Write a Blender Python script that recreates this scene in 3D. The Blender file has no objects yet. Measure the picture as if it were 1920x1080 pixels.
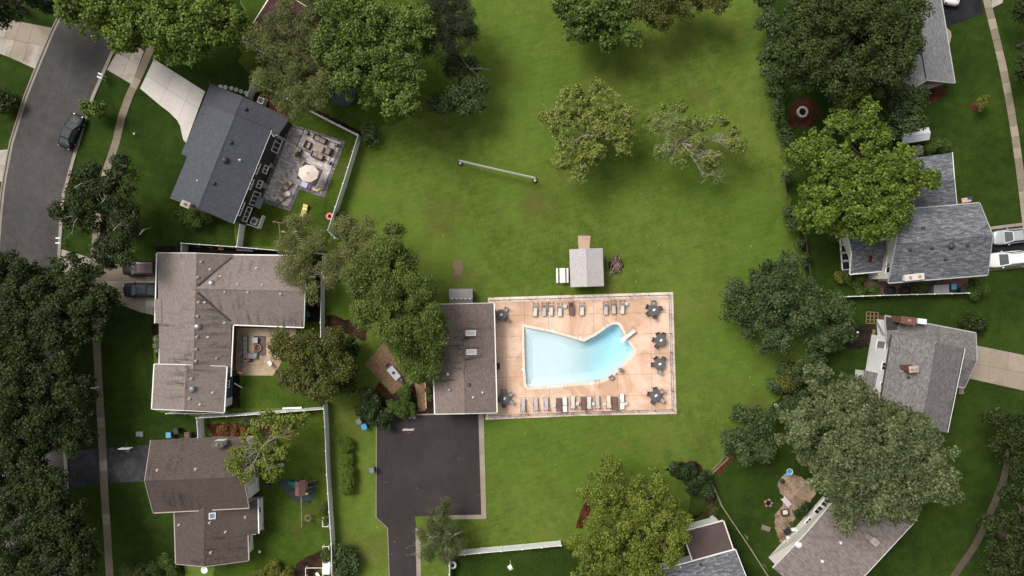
import bpy, bmesh, math, random
import numpy as np
from mathutils import Vector, Matrix
from mathutils.geometry import tessellate_polygon

# ---------------------------------------------------------------- camera, sky, sun, exposure
S = 0.067                      # metres per photo pixel on the ground
FOCAL = 24.0
H = 1920 * S * FOCAL / 36.0    # flying height of the drone, about 86 m
SC = bpy.context.scene
COL = SC.collection
cam_d = bpy.data.cameras.new('camera')
cam_d.lens = FOCAL
cam_d.sensor_width = 36.0
cam_d.clip_start = 0.5
cam_d.clip_end = 3000
cam = bpy.data.objects.new('camera', cam_d)
COL.objects.link(cam)
cam.location = (0, 0, H)
cam.rotation_euler = (0, 0, 0)
SC.camera = cam

SUN_EL, SUN_AZ = math.radians(54), math.radians(-52)     # light from the upper left of the picture
world = bpy.data.worlds.new('World')
SC.world = world
world.use_nodes = True
wn, wl = world.node_tree.nodes, world.node_tree.links
wn.clear()
w_out = wn.new('ShaderNodeOutputWorld')
w_bg = wn.new('ShaderNodeBackground')
w_sky = wn.new('ShaderNodeTexSky')
w_sky.sky_type = 'NISHITA'
w_sky.sun_disc = False
w_sky.sun_elevation = SUN_EL
w_sky.sun_rotation = SUN_AZ
w_sky.air_density = 1.6
w_sky.dust_density = 5.0
w_hsv = wn.new('ShaderNodeHueSaturation')
w_hsv.inputs['Saturation'].default_value = 0.07
wl.new(w_sky.outputs[0], w_hsv.inputs['Color'])
wl.new(w_hsv.outputs[0], w_bg.inputs['Color'])
w_bg.inputs['Strength'].default_value = 0.09
wl.new(w_bg.outputs[0], w_out.inputs['Surface'])

sun_d = bpy.data.lights.new('sun', 'SUN')
sun_d.energy = 2.0
sun_d.angle = math.radians(25)
sun_d.color = (1.0, 0.935, 0.83)
sun = bpy.data.objects.new('sun', sun_d)
COL.objects.link(sun)
sdir = Vector((math.sin(SUN_AZ) * math.cos(SUN_EL), math.cos(SUN_AZ) * math.cos(SUN_EL), math.sin(SUN_EL)))
sun.rotation_euler = sdir.to_track_quat('Z', 'Y').to_euler()
sun.location = sdir * 120

vs = SC.view_settings
vs.view_transform = 'Standard'
vs.look = 'None'
vs.gamma = 1.0
vs.use_curve_mapping = False
vs.exposure = 0.5
SC.cycles.max_bounces = 8
SC.cycles.diffuse_bounces = 5
SC.cycles.transparent_max_bounces = 12
SC.cycles.caustics_reflective = False
SC.cycles.caustics_refractive = False
SC.cycles.use_denoising = True

rnd = random.Random(7)
nrg = np.random.default_rng(11)


# ---------------------------------------------------------------- geometry helpers
def P(x, y, z=0.0):
    """point of the site seen at photo pixel (x, y) when it lies at height z"""
    k = (H - z) / H
    return Vector(((x - 960) * S * k, (540 - y) * S * k, z))


def PL(pts, z=0.0):
    return [P(p[0], p[1], z) for p in pts]


def lerp(a, b, t):
    return a + (b - a) * t


def ccw(pts):
    a = 0
    n = len(pts)
    for i in range(n):
        p, q = pts[i], pts[(i + 1) % n]
        a += p[0] * q[1] - q[0] * p[1]
    return pts if a > 0 else pts[::-1]


class MB:
    """collects faces for one mesh"""
    def __init__(s):
        s.v = []
        s.f = []

    def add(s, verts, faces):
        b = len(s.v)
        s.v += [Vector(q) for q in verts]
        s.f += [tuple(b + i for i in f) for f in faces]
        return s

    def quad(s, a, b, c, d):
        return s.add([a, b, c, d], [(0, 1, 2, 3)])

    def prism(s, pts, z0, z1):
        pts = ccw([Vector((p[0], p[1], 0)) for p in pts])
        n = len(pts)
        vs_ = [(p[0], p[1], z0) for p in pts] + [(p[0], p[1], z1) for p in pts]
        fs = [tuple(range(n))[::-1], tuple(range(n, 2 * n))]
        fs += [(i, (i + 1) % n, n + (i + 1) % n, n + i) for i in range(n)]
        return s.add(vs_, fs)

    def box(s, c, sx, sy, sz, rz=0.0, ch=0.0):
        """box standing on c (centre of its base); ch chamfers the upright corners and top"""
        hx, hy = sx / 2, sy / 2
        if ch > 0:
            o = [(-hx + ch, -hy), (hx - ch, -hy), (hx, -hy + ch), (hx, hy - ch), (hx - ch, hy), (-hx + ch, hy), (-hx, hy - ch), (-hx, -hy + ch)]
            m = Matrix.Rotation(rz, 3, 'Z')
            c = Vector(c)
            n = 8
            rings = []
            for (k, z) in ((1, 0), (1, sz - ch), (1 - 1.6 * ch / max(sx, sy), sz)):
                rings += [c + m @ Vector((x * k, y * k, z)) for x, y in o]
            fs = [tuple(range(n))[::-1], tuple(range(2 * n, 3 * n))]
            for r in (0, 1):
                fs += [(r * n + i, r * n + (i + 1) % n, (r + 1) * n + (i + 1) % n, (r + 1) * n + i) for i in range(n)]
            return s.add(rings, fs)
        m = Matrix.Rotation(rz, 3, 'Z')
        c = Vector(c)
        vs_ = [c + m @ Vector((x, y, z)) for z in (0, sz) for x, y in ((-hx, -hy), (hx, -hy), (hx, hy), (-hx, hy))]
        return s.add(vs_, [(3, 2, 1, 0), (4, 5, 6, 7), (0, 1, 5, 4), (1, 2, 6, 5), (2, 3, 7, 6), (3, 0, 4, 7)])

    def beam(s, p, q, w, h):
        """bar from p to q, w wide (sideways) and h high, centred on the line"""
        p, q = Vector(p), Vector(q)
        d = (q - p).normalized()
        up = Vector((0, 0, 1)) if abs(d.z) < 0.98 else Vector((0, 1, 0))
        a = d.cross(up).normalized() * w / 2
        b = a.cross(d).normalized() * h / 2
        vs_ = [p - a - b, p + a - b, p + a + b, p - a + b, q - a - b, q + a - b, q + a + b, q - a + b]
        return s.add(vs_, [(3, 2, 1, 0), (4, 5, 6, 7), (0, 1, 5, 4), (1, 2, 6, 5), (2, 3, 7, 6), (3, 0, 4, 7)])

    def tube(s, p, q, r1, r2=None, n=8):
        r2 = r1 if r2 is None else r2
        p, q = Vector(p), Vector(q)
        d = (q - p).normalized()
        up = Vector((0, 0, 1)) if abs(d.z) < 0.98 else Vector((1, 0, 0))
        a = d.cross(up).normalized()
        b = d.cross(a)
        vs_ = []
        for c, r in ((p, r1), (q, r2)):
            vs_ += [c + (a * math.cos(t) + b * math.sin(t)) * r for t in (2 * math.pi * i / n for i in range(n))]
        fs = [tuple(range(n)), tuple(range(n, 2 * n))[::-1]]
        fs += [(i, n + i, n + (i + 1) % n, (i + 1) % n) for i in range(n)]
        return s.add(vs_, fs)

    def path(s, pts, rad, n=8):
        """bent tube through pts; rad one number or one per point"""
        pts = [Vector(p) for p in pts]
        if not isinstance(rad, (list, tuple)):
            rad = [rad] * len(pts)
        vs_, fs = [], []
        for i, p in enumerate(pts):
            d = (pts[min(i + 1, len(pts) - 1)] - pts[max(i - 1, 0)]).normalized()
            up = Vector((0, 0, 1)) if abs(d.z) < 0.95 else Vector((1, 0, 0))
            a = d.cross(up).normalized()
            b = d.cross(a)
            vs_ += [p + (a * math.cos(t) + b * math.sin(t)) * rad[i] for t in (2 * math.pi * k / n for k in range(n))]
        for i in range(len(pts) - 1):
            fs += [(i * n + k, (i + 1) * n + k, (i + 1) * n + (k + 1) % n, i * n + (k + 1) % n) for k in range(n)]
        L = len(pts) - 1
        fs += [tuple(range(n)), tuple(range(L * n, L * n + n))[::-1]]
        return s.add(vs_, fs)

    def lathe(s, c, prof, n=16, rz=0.0):
        """closed solid of revolution, prof = [(radius, height), ...] from bottom to top"""
        c = Vector(c)
        vs_, fs = [], []
        for r, z in prof:
            vs_ += [c + Vector((r * math.cos(rz + 2 * math.pi * i / n), r * math.sin(rz + 2 * math.pi * i / n), z)) for i in range(n)]
        for k in range(len(prof) - 1):
            fs += [(k * n + i, k * n + (i + 1) % n, (k + 1) * n + (i + 1) % n, (k + 1) * n + i) for i in range(n)]
        fs += [tuple(range(n))[::-1], tuple(range((len(prof) - 1) * n, len(prof) * n))]
        return s.add(vs_, fs)

    def torus(s, c, R, r, n=20, m=8, tilt=None):
        c = Vector(c)
        vs_, fs = [], []
        for i in range(n):
            t = 2 * math.pi * i / n
            for j in range(m):
                u = 2 * math.pi * j / m
                q = Vector(((R + r * math.cos(u)) * math.cos(t), (R + r * math.cos(u)) * math.sin(t), r * math.sin(u)))
                if tilt is not None:
                    q = tilt @ q
                vs_.append(c + q)
        for i in range(n):
            for j in range(m):
                fs.append((i * m + j, ((i + 1) % n) * m + j, ((i + 1) % n) * m + (j + 1) % m, i * m + (j + 1) % m))
        return s.add(vs_, fs)

    def slab(s, pts, t):
        """solid plate: pts is a planar outline in space, thickness t straight down"""
        n = len(pts)
        pts = [Vector(p) for p in pts]
        nz = sum((pts[i].x * pts[(i + 1) % n].y - pts[(i + 1) % n].x * pts[i].y) for i in range(n))
        if nz < 0:
            pts = pts[::-1]
        lo = [p - Vector((0, 0, t)) for p in pts]
        fs = [tuple(range(n)), tuple(range(n, 2 * n))[::-1]]
        fs += [(i, n + i, n + (i + 1) % n, (i + 1) % n) for i in range(n)]
        return s.add(pts + lo, fs)


WM = {}


def wmat(o):
    m = WM.get(o.name)
    return m if m is not None else Matrix.Identity(4)


def tag(o, label=None, cat=None, group=None, kind=None):
    if label:
        o['label'] = label
    if cat:
        o['category'] = cat
    if group:
        o['group'] = group
    if kind:
        o['kind'] = kind
    return o


def empty(name, loc, rz=0.0, label=None, cat=None, group=None):
    o = bpy.data.objects.new(name, None)
    COL.objects.link(o)
    o.empty_display_size = 0.3
    o.location = loc
    o.rotation_euler = (0, 0, rz)
    WM[o.name] = Matrix.Translation(Vector(loc)) @ Matrix.Rotation(rz, 4, 'Z')
    return tag(o, label, cat, group)


def mk(name, mb, mat, parent=None, local=False, smooth=False, label=None, cat=None, group=None, kind=None, uv=False, origin=None):
    """links the collected faces as one object; world coordinates unless local"""
    me = bpy.data.meshes.new(name)
    vs_ = mb.v
    if parent is not None:
        pm = wmat(parent)
        if not local:
            inv = pm.inverted()
            vs_ = [inv @ v for v in vs_]
    elif origin is not None:
        vs_ = [v - origin for v in vs_]
    me.from_pydata([tuple(v) for v in vs_], [], mb.f)
    if smooth:
        me.polygons.foreach_set('use_smooth', [True] * len(me.polygons))
    if uv:
        slope_uv(me, mb.v)
    me.materials.append(mat)
    me.update()
    o = bpy.data.objects.new(name, me)
    COL.objects.link(o)
    if parent is not None:
        o.parent = parent
        WM[o.name] = wmat(parent)
    elif origin is not None:
        o.location = origin
        WM[o.name] = Matrix.Translation(origin)
    return tag(o, label, cat, group, kind)


def slope_uv(me, wv):
    """u runs level along a face, v runs up its slope, both in metres"""
    uvl = me.uv_layers.new(name='UVMap')
    for p in me.polygons:
        a = [wv[i] for i in p.vertices]
        n = Vector((0, 0, 0))
        for i in range(len(a)):
            n += a[i].cross(a[(i + 1) % len(a)])
        if n.length < 1e-9:
            continue
        n.normalize()
        u = Vector((0, 0, 1)).cross(n)
        if u.length < 0.03:
            u = (a[1] - a[0])
            u.z = 0
        u.normalize()
        v = n.cross(u)
        for li, w in zip(p.loop_indices, a):
            uvl.data[li].uv = (w.dot(u), w.dot(v))


def copy_tree(o, parent=None):
    c = o.copy()
    COL.objects.link(c)
    c.parent = parent
    for ch in list(o.children):
        copy_tree(ch, c)
    return c


ORD = ['first', 'second', 'third', 'fourth', 'fifth', 'sixth', 'seventh', 'eighth', 'ninth', 'tenth', 'eleventh', 'twelfth', 'thirteenth', 'fourteenth']


# ---------------------------------------------------------------- materials
def srgb(r, g, b):
    f = lambda c: (c / 255 / 12.92) if c / 255 <= 0.04045 else ((c / 255 + 0.055) / 1.055) ** 2.4
    return (f(r), f(g), f(b))


def mixcol(nt, fac, a, b):
    n = nt.nodes.new('ShaderNodeMix')
    n.data_type = 'RGBA'
    for sock, val in ((n.inputs[0], fac), (n.inputs[6], a), (n.inputs[7], b)):
        if hasattr(val, 'is_linked') or hasattr(val, 'links'):
            nt.links.new(val, sock)
        elif isinstance(val, (tuple, list)):
            sock.default_value = (*val[:3], 1)
        else:
            sock.default_value = val
    return n.outputs[2]


def noise(nt, vec, scale, detail=4, rough=0.6, dist=0.0):
    n = nt.nodes.new('ShaderNodeTexNoise')
    n.inputs['Scale'].default_value = scale
    n.inputs['Detail'].default_value = detail
    n.inputs['Roughness'].default_value = rough
    n.inputs['Distortion'].default_value = dist
    if vec is not None:
        nt.links.new(vec, n.inputs['Vector'])
    return n.outputs['Fac']


def ramp(nt, fac, stops):
    n = nt.nodes.new('ShaderNodeValToRGB')
    nt.links.new(fac, n.inputs[0])
    e = n.color_ramp.elements
    while len(e) < len(stops):
        e.new(0.5)
    for el, (p, c) in zip(e, stops):
        el.position = p
        el.color = (*c, 1) if isinstance(c, (tuple, list)) else (c, c, c, 1)
    return n.outputs[0]


def bump(nt, hgt, strength, dist, bsdf):
    n = nt.nodes.new('ShaderNodeBump')
    n.inputs['Strength'].default_value = strength
    n.inputs['Distance'].default_value = dist
    nt.links.new(hgt, n.inputs['Height'])
    nt.links.new(n.outputs[0], bsdf.inputs['Normal'])


def base(name, rough=0.8, spec=0.3, metal=0.0):
    m = bpy.data.materials.new(name)
    m.use_nodes = True
    nt = m.node_tree
    b = nt.nodes['Principled BSDF']
    b.inputs['Roughness'].default_value = rough
    b.inputs['Specular IOR Level'].default_value = spec
    b.inputs['Metallic'].default_value = metal
    return m, nt, b


def pos(nt):
    return nt.nodes.new('ShaderNodeNewGeometry').outputs['Position']


MATS = {}


def mat(name, col, rough=0.8, var=0.12, scale=4.0, spec=0.3, metal=0.0, bmp=0.0, bscale=30.0, coat=0.0):
    """painted, wooden, cloth or metal surface with uneven tone and a little relief"""
    if name in MATS:
        return MATS[name]
    m, nt, b = base(name, rough, spec, metal)
    p = pos(nt)
    f = noise(nt, p, scale, 5, 0.65)
    f = ramp(nt, f, [(0.3, 0.0), (0.7, 1.0)])
    c1 = tuple(c * (1 - var) for c in col)
    c2 = tuple(min(1, c * (1 + var)) for c in col)
    nt.links.new(mixcol(nt, f, c1, c2), b.inputs['Base Color'])
    if coat:
        b.inputs['Coat Weight'].default_value = coat
        b.inputs['Coat Roughness'].default_value = 0.22
    if bmp:
        bump(nt, noise(nt, p, bscale, 3), bmp, 0.02, b)
    MATS[name] = m
    return m


def mat_ground(name, stops, fine=9.0, mid=1.1, big=0.09, bmp=0.5, rough=0.95, extra=None, spec=0.1):
    """soil-like or turf-like surface: three sizes of patchiness mixed into one tone"""
    m, nt, b = base(name, rough, spec)
    p = pos(nt)
    n1 = noise(nt, p, fine, 3, 0.7)
    n2 = noise(nt, p, mid, 5, 0.6, 0.4)
    n3 = noise(nt, p, big, 4, 0.55, 0.3)
    def mth(op, a, b_):
        n = nt.nodes.new('ShaderNodeMath')
        n.operation = op
        for s_, v in ((n.inputs[0], a), (n.inputs[1], b_)):
            if isinstance(v, (int, float)):
                s_.default_value = v
            else:
                nt.links.new(v, s_)
        return n.outputs[0]
    t = mth('ADD', mth('ADD', mth('MULTIPLY', n1, 0.45), mth('MULTIPLY', n2, 0.35)), mth('MULTIPLY', n3, 0.55))
    t = mth('ADD', mth('MULTIPLY', mth('SUBTRACT', t, 0.675), 1.9), 0.5)
    c = ramp(nt, t, stops)
    if extra:
        c = extra(nt, p, c)
    nt.links.new(c, b.inputs['Base Color'])
    bump(nt, n1, bmp, 0.05, b)
    return m


def mat_shingle(name, cols, bw=0.34, bh=0.15, streak=0.0, grain=0.35, gscale=5.5):
    """asphalt shingles: staggered tabs of uneven tone along the slope; streak adds algae stains"""
    m, nt, b = base(name, 0.9, 0.2)
    uv = nt.nodes.new('ShaderNodeUVMap').outputs[0]
    br = nt.nodes.new('ShaderNodeTexBrick')
    nt.links.new(uv, br.inputs['Vector'])
    br.inputs['Scale'].default_value = 1.0
    br.inputs['Brick Width'].default_value = bw
    br.inputs['Row Height'].default_value = bh
    br.inputs['Mortar Size'].default_value = 0.012
    br.inputs['Mortar Smooth'].default_value = 0.2
    br.inputs['Color1'].default_value = (0, 0, 0, 1)
    br.inputs['Color2'].default_value = (1, 1, 1, 1)
    br.inputs['Mortar'].default_value = (0.12, 0.12, 0.12, 1)
    p = pos(nt)
    g = ramp(nt, noise(nt, p, gscale, 2, 0.75), [(0.12, 0.0), (0.88, 1.0)])
    t = mixcol(nt, grain, br.outputs['Color'], g)
    c = ramp(nt, t, [(0.12, cols[0]), (0.5, cols[1]), (0.88, cols[2])])
    w = noise(nt, p, 0.35, 4, 0.6)
    c = mixcol(nt, ramp(nt, w, [(0.42, 0.0), (0.7, 0.22)]), c, tuple(x * 0.75 for x in cols[1]))
    if streak:
        mp = nt.nodes.new('ShaderNodeMapping')
        mp.inputs['Scale'].default_value = (1.6, 0.22, 1)
        nt.links.new(uv, mp.inputs['Vector'])
        sk = noise(nt, mp.outputs[0], 1.1, 5, 0.65)
        sk2 = noise(nt, p, 0.16, 3, 0.5)
        mm = nt.nodes.new('ShaderNodeMath')
        mm.operation = 'MULTIPLY'
        nt.links.new(ramp(nt, sk, [(0.48, 0.0), (0.68, 1.0)]), mm.inputs[0])
        nt.links.new(ramp(nt, sk2, [(0.46, 0.0), (0.60, streak)]), mm.inputs[1])
        c = mixcol(nt, mm.outputs[0], c, tuple(x * 0.16 for x in cols[0]))
    nt.links.new(c, b.inputs['Base Color'])
    bump(nt, br.outputs['Fac'], 0.4, -0.015, b)
    return m


def mat_concrete(name, col, stain, amount=0.6, scale=0.35, fine=14.0, vary=0.10, lo=0.47, hi=0.72):
    m, nt, b = base(name, 0.88, 0.25)
    p = pos(nt)
    f = noise(nt, p, fine, 4, 0.7)
    c = mixcol(nt, f, tuple(x * 0.86 for x in col), tuple(min(1, x * 1.1) for x in col))
    s1 = noise(nt, p, scale, 6, 0.68, 0.6)
    c = mixcol(nt, ramp(nt, s1, [(lo, 0.0), (hi, amount)]), c, stain)
    oi = nt.nodes.new('ShaderNodeObjectInfo').outputs['Random']
    c = mixcol(nt, ramp(nt, oi, [(0.0, 0.0), (1.0, vary * 3)]), c, tuple(x * 0.7 for x in col))
    nt.links.new(c, b.inputs['Base Color'])
    bump(nt, f, 0.15, 0.01, b)
    return m


def mat_leaf(name, cols, trans=0.22, rough=0.55, spec=0.25):
    """leaf tissue: tone differs from leaf to leaf"""
    m, nt, b = base(name, rough, spec)
    at = nt.nodes.new('ShaderNodeAttribute')
    at.attribute_name = 'tint'
    n = len(cols)
    c = ramp(nt, at.outputs['Fac'], [(i / (n - 1), cc) for i, cc in enumerate(cols)])
    nt.links.new(c, b.inputs['Base Color'])
    tr = nt.nodes.new('ShaderNodeBsdfTranslucent')
    nt.links.new(c, tr.inputs['Color'])
    mx = nt.nodes.new('ShaderNodeMixShader')
    mx.inputs[0].default_value = trans
    nt.links.new(b.outputs[0], mx.inputs[1])
    nt.links.new(tr.outputs[0], mx.inputs[2])
    nt.links.new(mx.outputs[0], nt.nodes['Material Output'].inputs['Surface'])
    return m


def mat_pavers(name, cols, bw, bh, rot=0.0, joint=(0.05, 0.05, 0.05)):
    m, nt, b = base(name, 0.85, 0.25)
    p = pos(nt)
    mp = nt.nodes.new('ShaderNodeMapping')
    mp.inputs['Rotation'].default_value = (0, 0, rot)
    nt.links.new(p, mp.inputs['Vector'])
    br = nt.nodes.new('ShaderNodeTexBrick')
    nt.links.new(mp.outputs[0], br.inputs['Vector'])
    br.inputs['Scale'].default_value = 1.0
    br.inputs['Brick Width'].default_value = bw
    br.inputs['Row Height'].default_value = bh
    br.inputs['Mortar Size'].default_value = 0.014
    br.inputs['Color1'].default_value = (0, 0, 0, 1)
    br.inputs['Color2'].default_value = (1, 1, 1, 1)
    c = ramp(nt, br.outputs['Color'], [(i / (len(cols) - 1), cc) for i, cc in enumerate(cols)])
    c = mixcol(nt, br.outputs['Fac'], c, joint)
    w = noise(nt, p, 1.3, 4, 0.6)
    c = mixcol(nt, ramp(nt, w, [(0.5, 0.0), (0.75, 0.3)]), c, tuple(x * 0.6 for x in cols[0]))
    nt.links.new(c, b.inputs['Base Color'])
    bump(nt, br.outputs['Fac'], 0.35, -0.015, b)
    return m


def worn(amount, col, scale, lo=0.55, hi=0.7):
    """bare or faded spots with a shape of their own"""
    def f(nt, p, c):
        n = noise(nt, p, scale, 5, 0.6, 0.5)
        return mixcol(nt, ramp(nt, n, [(lo, 0.0), (hi, amount)]), c, col)
    return f


def lawn_mix(nt, p, c):
    c = mixcol(nt, ramp(nt, noise(nt, p, 0.05, 4, 0.55, 0.6), [(0.40, 0.0), (0.58, 0.65)]), c, (0.082, 0.142, 0.018))
    c = mixcol(nt, ramp(nt, noise(nt, p, 0.9, 3, 0.7, 0.8), [(0.50, 0.0), (0.72, 0.40)]), c, (0.140, 0.172, 0.030))
    c = mixcol(nt, ramp(nt, noise(nt, p, 0.17, 5, 0.65, 0.9), [(0.52, 0.0), (0.68, 0.34)]), c, (0.046, 0.064, 0.009))
    wv = nt.nodes.new('ShaderNodeTexWave')
    wv.inputs['Scale'].default_value = 0.42
    wv.inputs['Distortion'].default_value = 2.2
    wv.inputs['Detail'].default_value = 2.0
    wv.inputs['Detail Scale'].default_value = 0.6
    mp = nt.nodes.new('ShaderNodeMapping')
    mp.inputs['Rotation'].default_value = (0, 0, 1.32)
    nt.links.new(p, mp.inputs['Vector'])
    nt.links.new(mp.outputs[0], wv.inputs['Vector'])
    c = mixcol(nt, ramp(nt, wv.outputs['Fac'], [(0.3, 0.0), (0.9, 0.08)]), c, (0.150, 0.180, 0.030))
    return mixcol(nt, ramp(nt, noise(nt, p, 0.13, 5, 0.6, 0.5), [(0.56, 0.0), (0.74, 0.5)]), c, (0.150, 0.125, 0.035))


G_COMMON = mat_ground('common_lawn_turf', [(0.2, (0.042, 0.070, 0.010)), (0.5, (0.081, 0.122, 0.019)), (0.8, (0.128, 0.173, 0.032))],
                      fine=5.0, mid=0.75, big=0.075, extra=lawn_mix)
G_YARD = mat_ground('back_yard_turf', [(0.25, (0.026, 0.050, 0.006)), (0.5, (0.048, 0.080, 0.009)), (0.75, (0.074, 0.110, 0.015))],
                    fine=5.0, mid=0.8, big=0.12, extra=worn(0.55, (0.09, 0.06, 0.025), 0.22, 0.58, 0.72))
G_FRONT = mat_ground('vignetted_lawn_turf', [(0.25, (0.012, 0.0245, 0.0035)), (0.5, (0.0215, 0.041, 0.0052)), (0.75, (0.035, 0.059, 0.008))],  # deeper green of the outer lots, painted darker still to imitate lens vignetting
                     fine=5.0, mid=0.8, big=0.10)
M_ASPH = mat_ground('road_asphalt', [(0.25, (0.049, 0.045, 0.046)), (0.5, (0.069, 0.064, 0.064)), (0.75, (0.092, 0.085, 0.085))], fine=14, mid=1.2, big=0.12, bmp=0.2, rough=0.9)
M_LOT = mat_ground('parking_asphalt', [(0.25, (0.028, 0.0220, 0.0235)), (0.5, (0.036, 0.0285, 0.030)), (0.75, (0.046, 0.037, 0.039))], fine=12, mid=0.9, big=0.12, bmp=0.2, rough=0.85, spec=0.25)
M_BLACKTOP = mat_ground('sealed_blacktop', [(0.25, (0.010, 0.010, 0.013)), (0.5, (0.016, 0.016, 0.020)), (0.75, (0.026, 0.026, 0.031))], fine=12, mid=0.9, big=0.2, bmp=0.2, rough=0.8)
M_OLDTOP = mat_ground('worn_blacktop', [(0.25, (0.026, 0.027, 0.032)), (0.5, (0.045, 0.046, 0.052)), (0.75, (0.085, 0.085, 0.090))], fine=10, mid=1.4, big=0.3, bmp=0.3)
M_CONC = mat_concrete('pale_concrete', (0.60, 0.555, 0.52), (0.30, 0.27, 0.25), 0.35)
M_CONC_OLD = mat_concrete('stained_concrete', (0.39, 0.35, 0.31), (0.12, 0.09, 0.07), 0.8)
M_WALK = mat_concrete('sidewalk_concrete', (0.22, 0.18, 0.14), (0.12, 0.09, 0.06), 0.7)
M_KERB = mat_concrete('kerb_concrete', (0.30, 0.26, 0.22), (0.14, 0.11, 0.09), 0.6)
M_DECK = mat_concrete('pool_deck_concrete', (0.78, 0.555, 0.435), (0.42, 0.245, 0.145), 0.7, 0.20, vary=0.05, lo=0.42, hi=0.60)
M_EXPO = mat_ground('exposed_aggregate', [(0.15, (0.26, 0.18, 0.15)), (0.5, (0.66, 0.53, 0.46)), (0.8, (0.84, 0.75, 0.67))], fine=7, mid=2.0, big=0.3, bmp=0.5, rough=0.9)
M_MULCH = mat_ground('bark_mulch', [(0.25, (0.012, 0.007, 0.005)), (0.5, (0.030, 0.016, 0.011)), (0.75, (0.062, 0.034, 0.022))], fine=9, mid=2, big=0.5, bmp=0.9)
M_REDMULCH = mat_ground('red_mulch', [(0.25, (0.030, 0.010, 0.006)), (0.5, (0.065, 0.022, 0.013)), (0.75, (0.11, 0.04, 0.024))], fine=9, mid=2, big=0.5, bmp=0.9)
M_DIRT = mat_ground('bare_earth', [(0.25, (0.10, 0.065, 0.042)), (0.5, (0.22, 0.155, 0.11)), (0.75, (0.38, 0.29, 0.22))], fine=6, mid=1.2, big=0.3, bmp=0.5)
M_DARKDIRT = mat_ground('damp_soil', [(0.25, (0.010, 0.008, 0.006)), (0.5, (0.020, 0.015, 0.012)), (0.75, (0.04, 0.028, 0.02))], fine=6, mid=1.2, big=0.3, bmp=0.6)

WHITE = mat('white_vinyl', (0.80, 0.80, 0.81), 0.55, 0.06, 1.2)
WPAINT = mat('white_paint', (0.80, 0.79, 0.78), 0.5, 0.06, 2.0)
METAL = mat('galvanised_metal', (0.36, 0.36, 0.37), 0.42, 0.12, 3.0, 0.5, 0.6)
BLACK = mat('black_metal', (0.018, 0.018, 0.020), 0.5, 0.2, 3.0, 0.4)
RUBBER = mat('black_rubber', (0.016, 0.016, 0.017), 0.85, 0.2, 6.0)
WOOD = mat('weathered_wood', (0.21, 0.14, 0.085), 0.85, 0.3, 9.0, 0.2, bmp=0.3)
DWOOD = mat('dark_wood', (0.075, 0.042, 0.030), 0.8, 0.3, 9.0, 0.2, bmp=0.3)
BRICKRED = mat('red_brick', (0.15, 0.070, 0.052), 0.9, 0.35, 7.0, 0.2, bmp=0.4)
BARK = mat('tree_bark', (0.105, 0.085, 0.065), 0.95, 0.35, 5.0, 0.1, bmp=0.6, bscale=12)
DEADBARK = mat('dead_grey_bark', (0.34, 0.30, 0.25), 0.95, 0.25, 5.0, 0.1, bmp=0.5, bscale=14)
GLASS = mat('dark_window_glass', (0.022, 0.026, 0.032), 0.06, 0.3, 0.6, 0.6)
BLUEPL = mat('blue_plastic', (0.10, 0.32, 0.52), 0.45, 0.1)
GREYPL = mat('grey_plastic', (0.16, 0.17, 0.19), 0.5, 0.12)
PALEPL = mat('white_plastic', (0.72, 0.71, 0.69), 0.4, 0.06)
REDPL = mat('red_plastic', (0.36, 0.055, 0.05), 0.45, 0.12)
PINKPL = mat('pink_plastic', (0.66, 0.17, 0.22), 0.35, 0.08)
YELPL = mat('yellow_plastic', (0.66, 0.47, 0.12), 0.45, 0.1)


# ---------------------------------------------------------------- ground, lawns, roads, pavements
def ragged(pts, step=0.9, amp=0.28, seed=1):
    """outline with an uneven, grown-over edge"""
    r = random.Random(seed)
    out = []
    n = len(pts)
    for i in range(n):
        a, b = Vector(pts[i]), Vector(pts[(i + 1) % n])
        L = (b - a).length
        k = max(1, min(80, int(L / step)))
        nn = Vector((-(b - a).y, (b - a).x, 0)).normalized() if L > 0 else Vector()
        for j in range(k):
            out.append(lerp(a, b, j / k) + nn * (r.uniform(-amp, amp) if j else 0))
    return out


def sheet(name, pts, z, m, kind='structure', holes=(), parent=None, thick=0.0):
    pts = [Vector((p[0], p[1], z)) for p in pts]
    loops = [pts] + [[Vector((p[0], p[1], z)) for p in h] for h in holes]
    flat = [p for l in loops for p in l]
    tris = tessellate_polygon(loops)
    mb = MB()
    fs = []
    for t in tris:
        a, b, c = (flat[i] for i in t)
        fs.append(tuple(t) if (b - a).cross(c - a).z > 0 else tuple(t[::-1]))
    mb.add(flat, fs)
    if thick:
        for l in loops:
            n = len(l)
            bb = len(mb.v)
            mb.v += [Vector(p) for p in l] + [Vector((p[0], p[1], z - thick)) for p in l]
            mb.f += [(bb + i, bb + n + i, bb + n + (i + 1) % n, bb + (i + 1) % n) for i in range(n)]
    return mk(name, mb, m, parent, kind=None if parent else kind)


POOL_PX = [(982.5, 612.5), (1035, 623), (1095, 640), (1118, 628), (1138, 613.5), (1148, 608), (1156, 607.5), (1161, 610), (1167.5, 622), (1177, 640), (1187.5, 655),
           (1188.5, 659), (1186, 665), (1160, 690), (1146, 703), (1135, 710), (1124, 714), (1100, 717), (1040, 722), (995, 726.5), (989.5, 725.5), (986, 720), (984, 690), (982.5, 650)]
POOL = [Vector((p.x, p.y, 0)) for p in PL(POOL_PX)]


def offset_poly(pts, d):
    pts = ccw(pts)
    n = len(pts)
    out = []
    for i in range(n):
        a, b, c = pts[i - 1], pts[i], pts[(i + 1) % n]
        u, v = (b - a).normalized(), (c - b).normalized()
        nu, nv = Vector((u.y, -u.x, 0)), Vector((v.y, -v.x, 0))
        m = (nu + nv)
        m = m / max(0.35, m.length_squared / 2)
        out.append(b + m * d)
    return out


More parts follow.
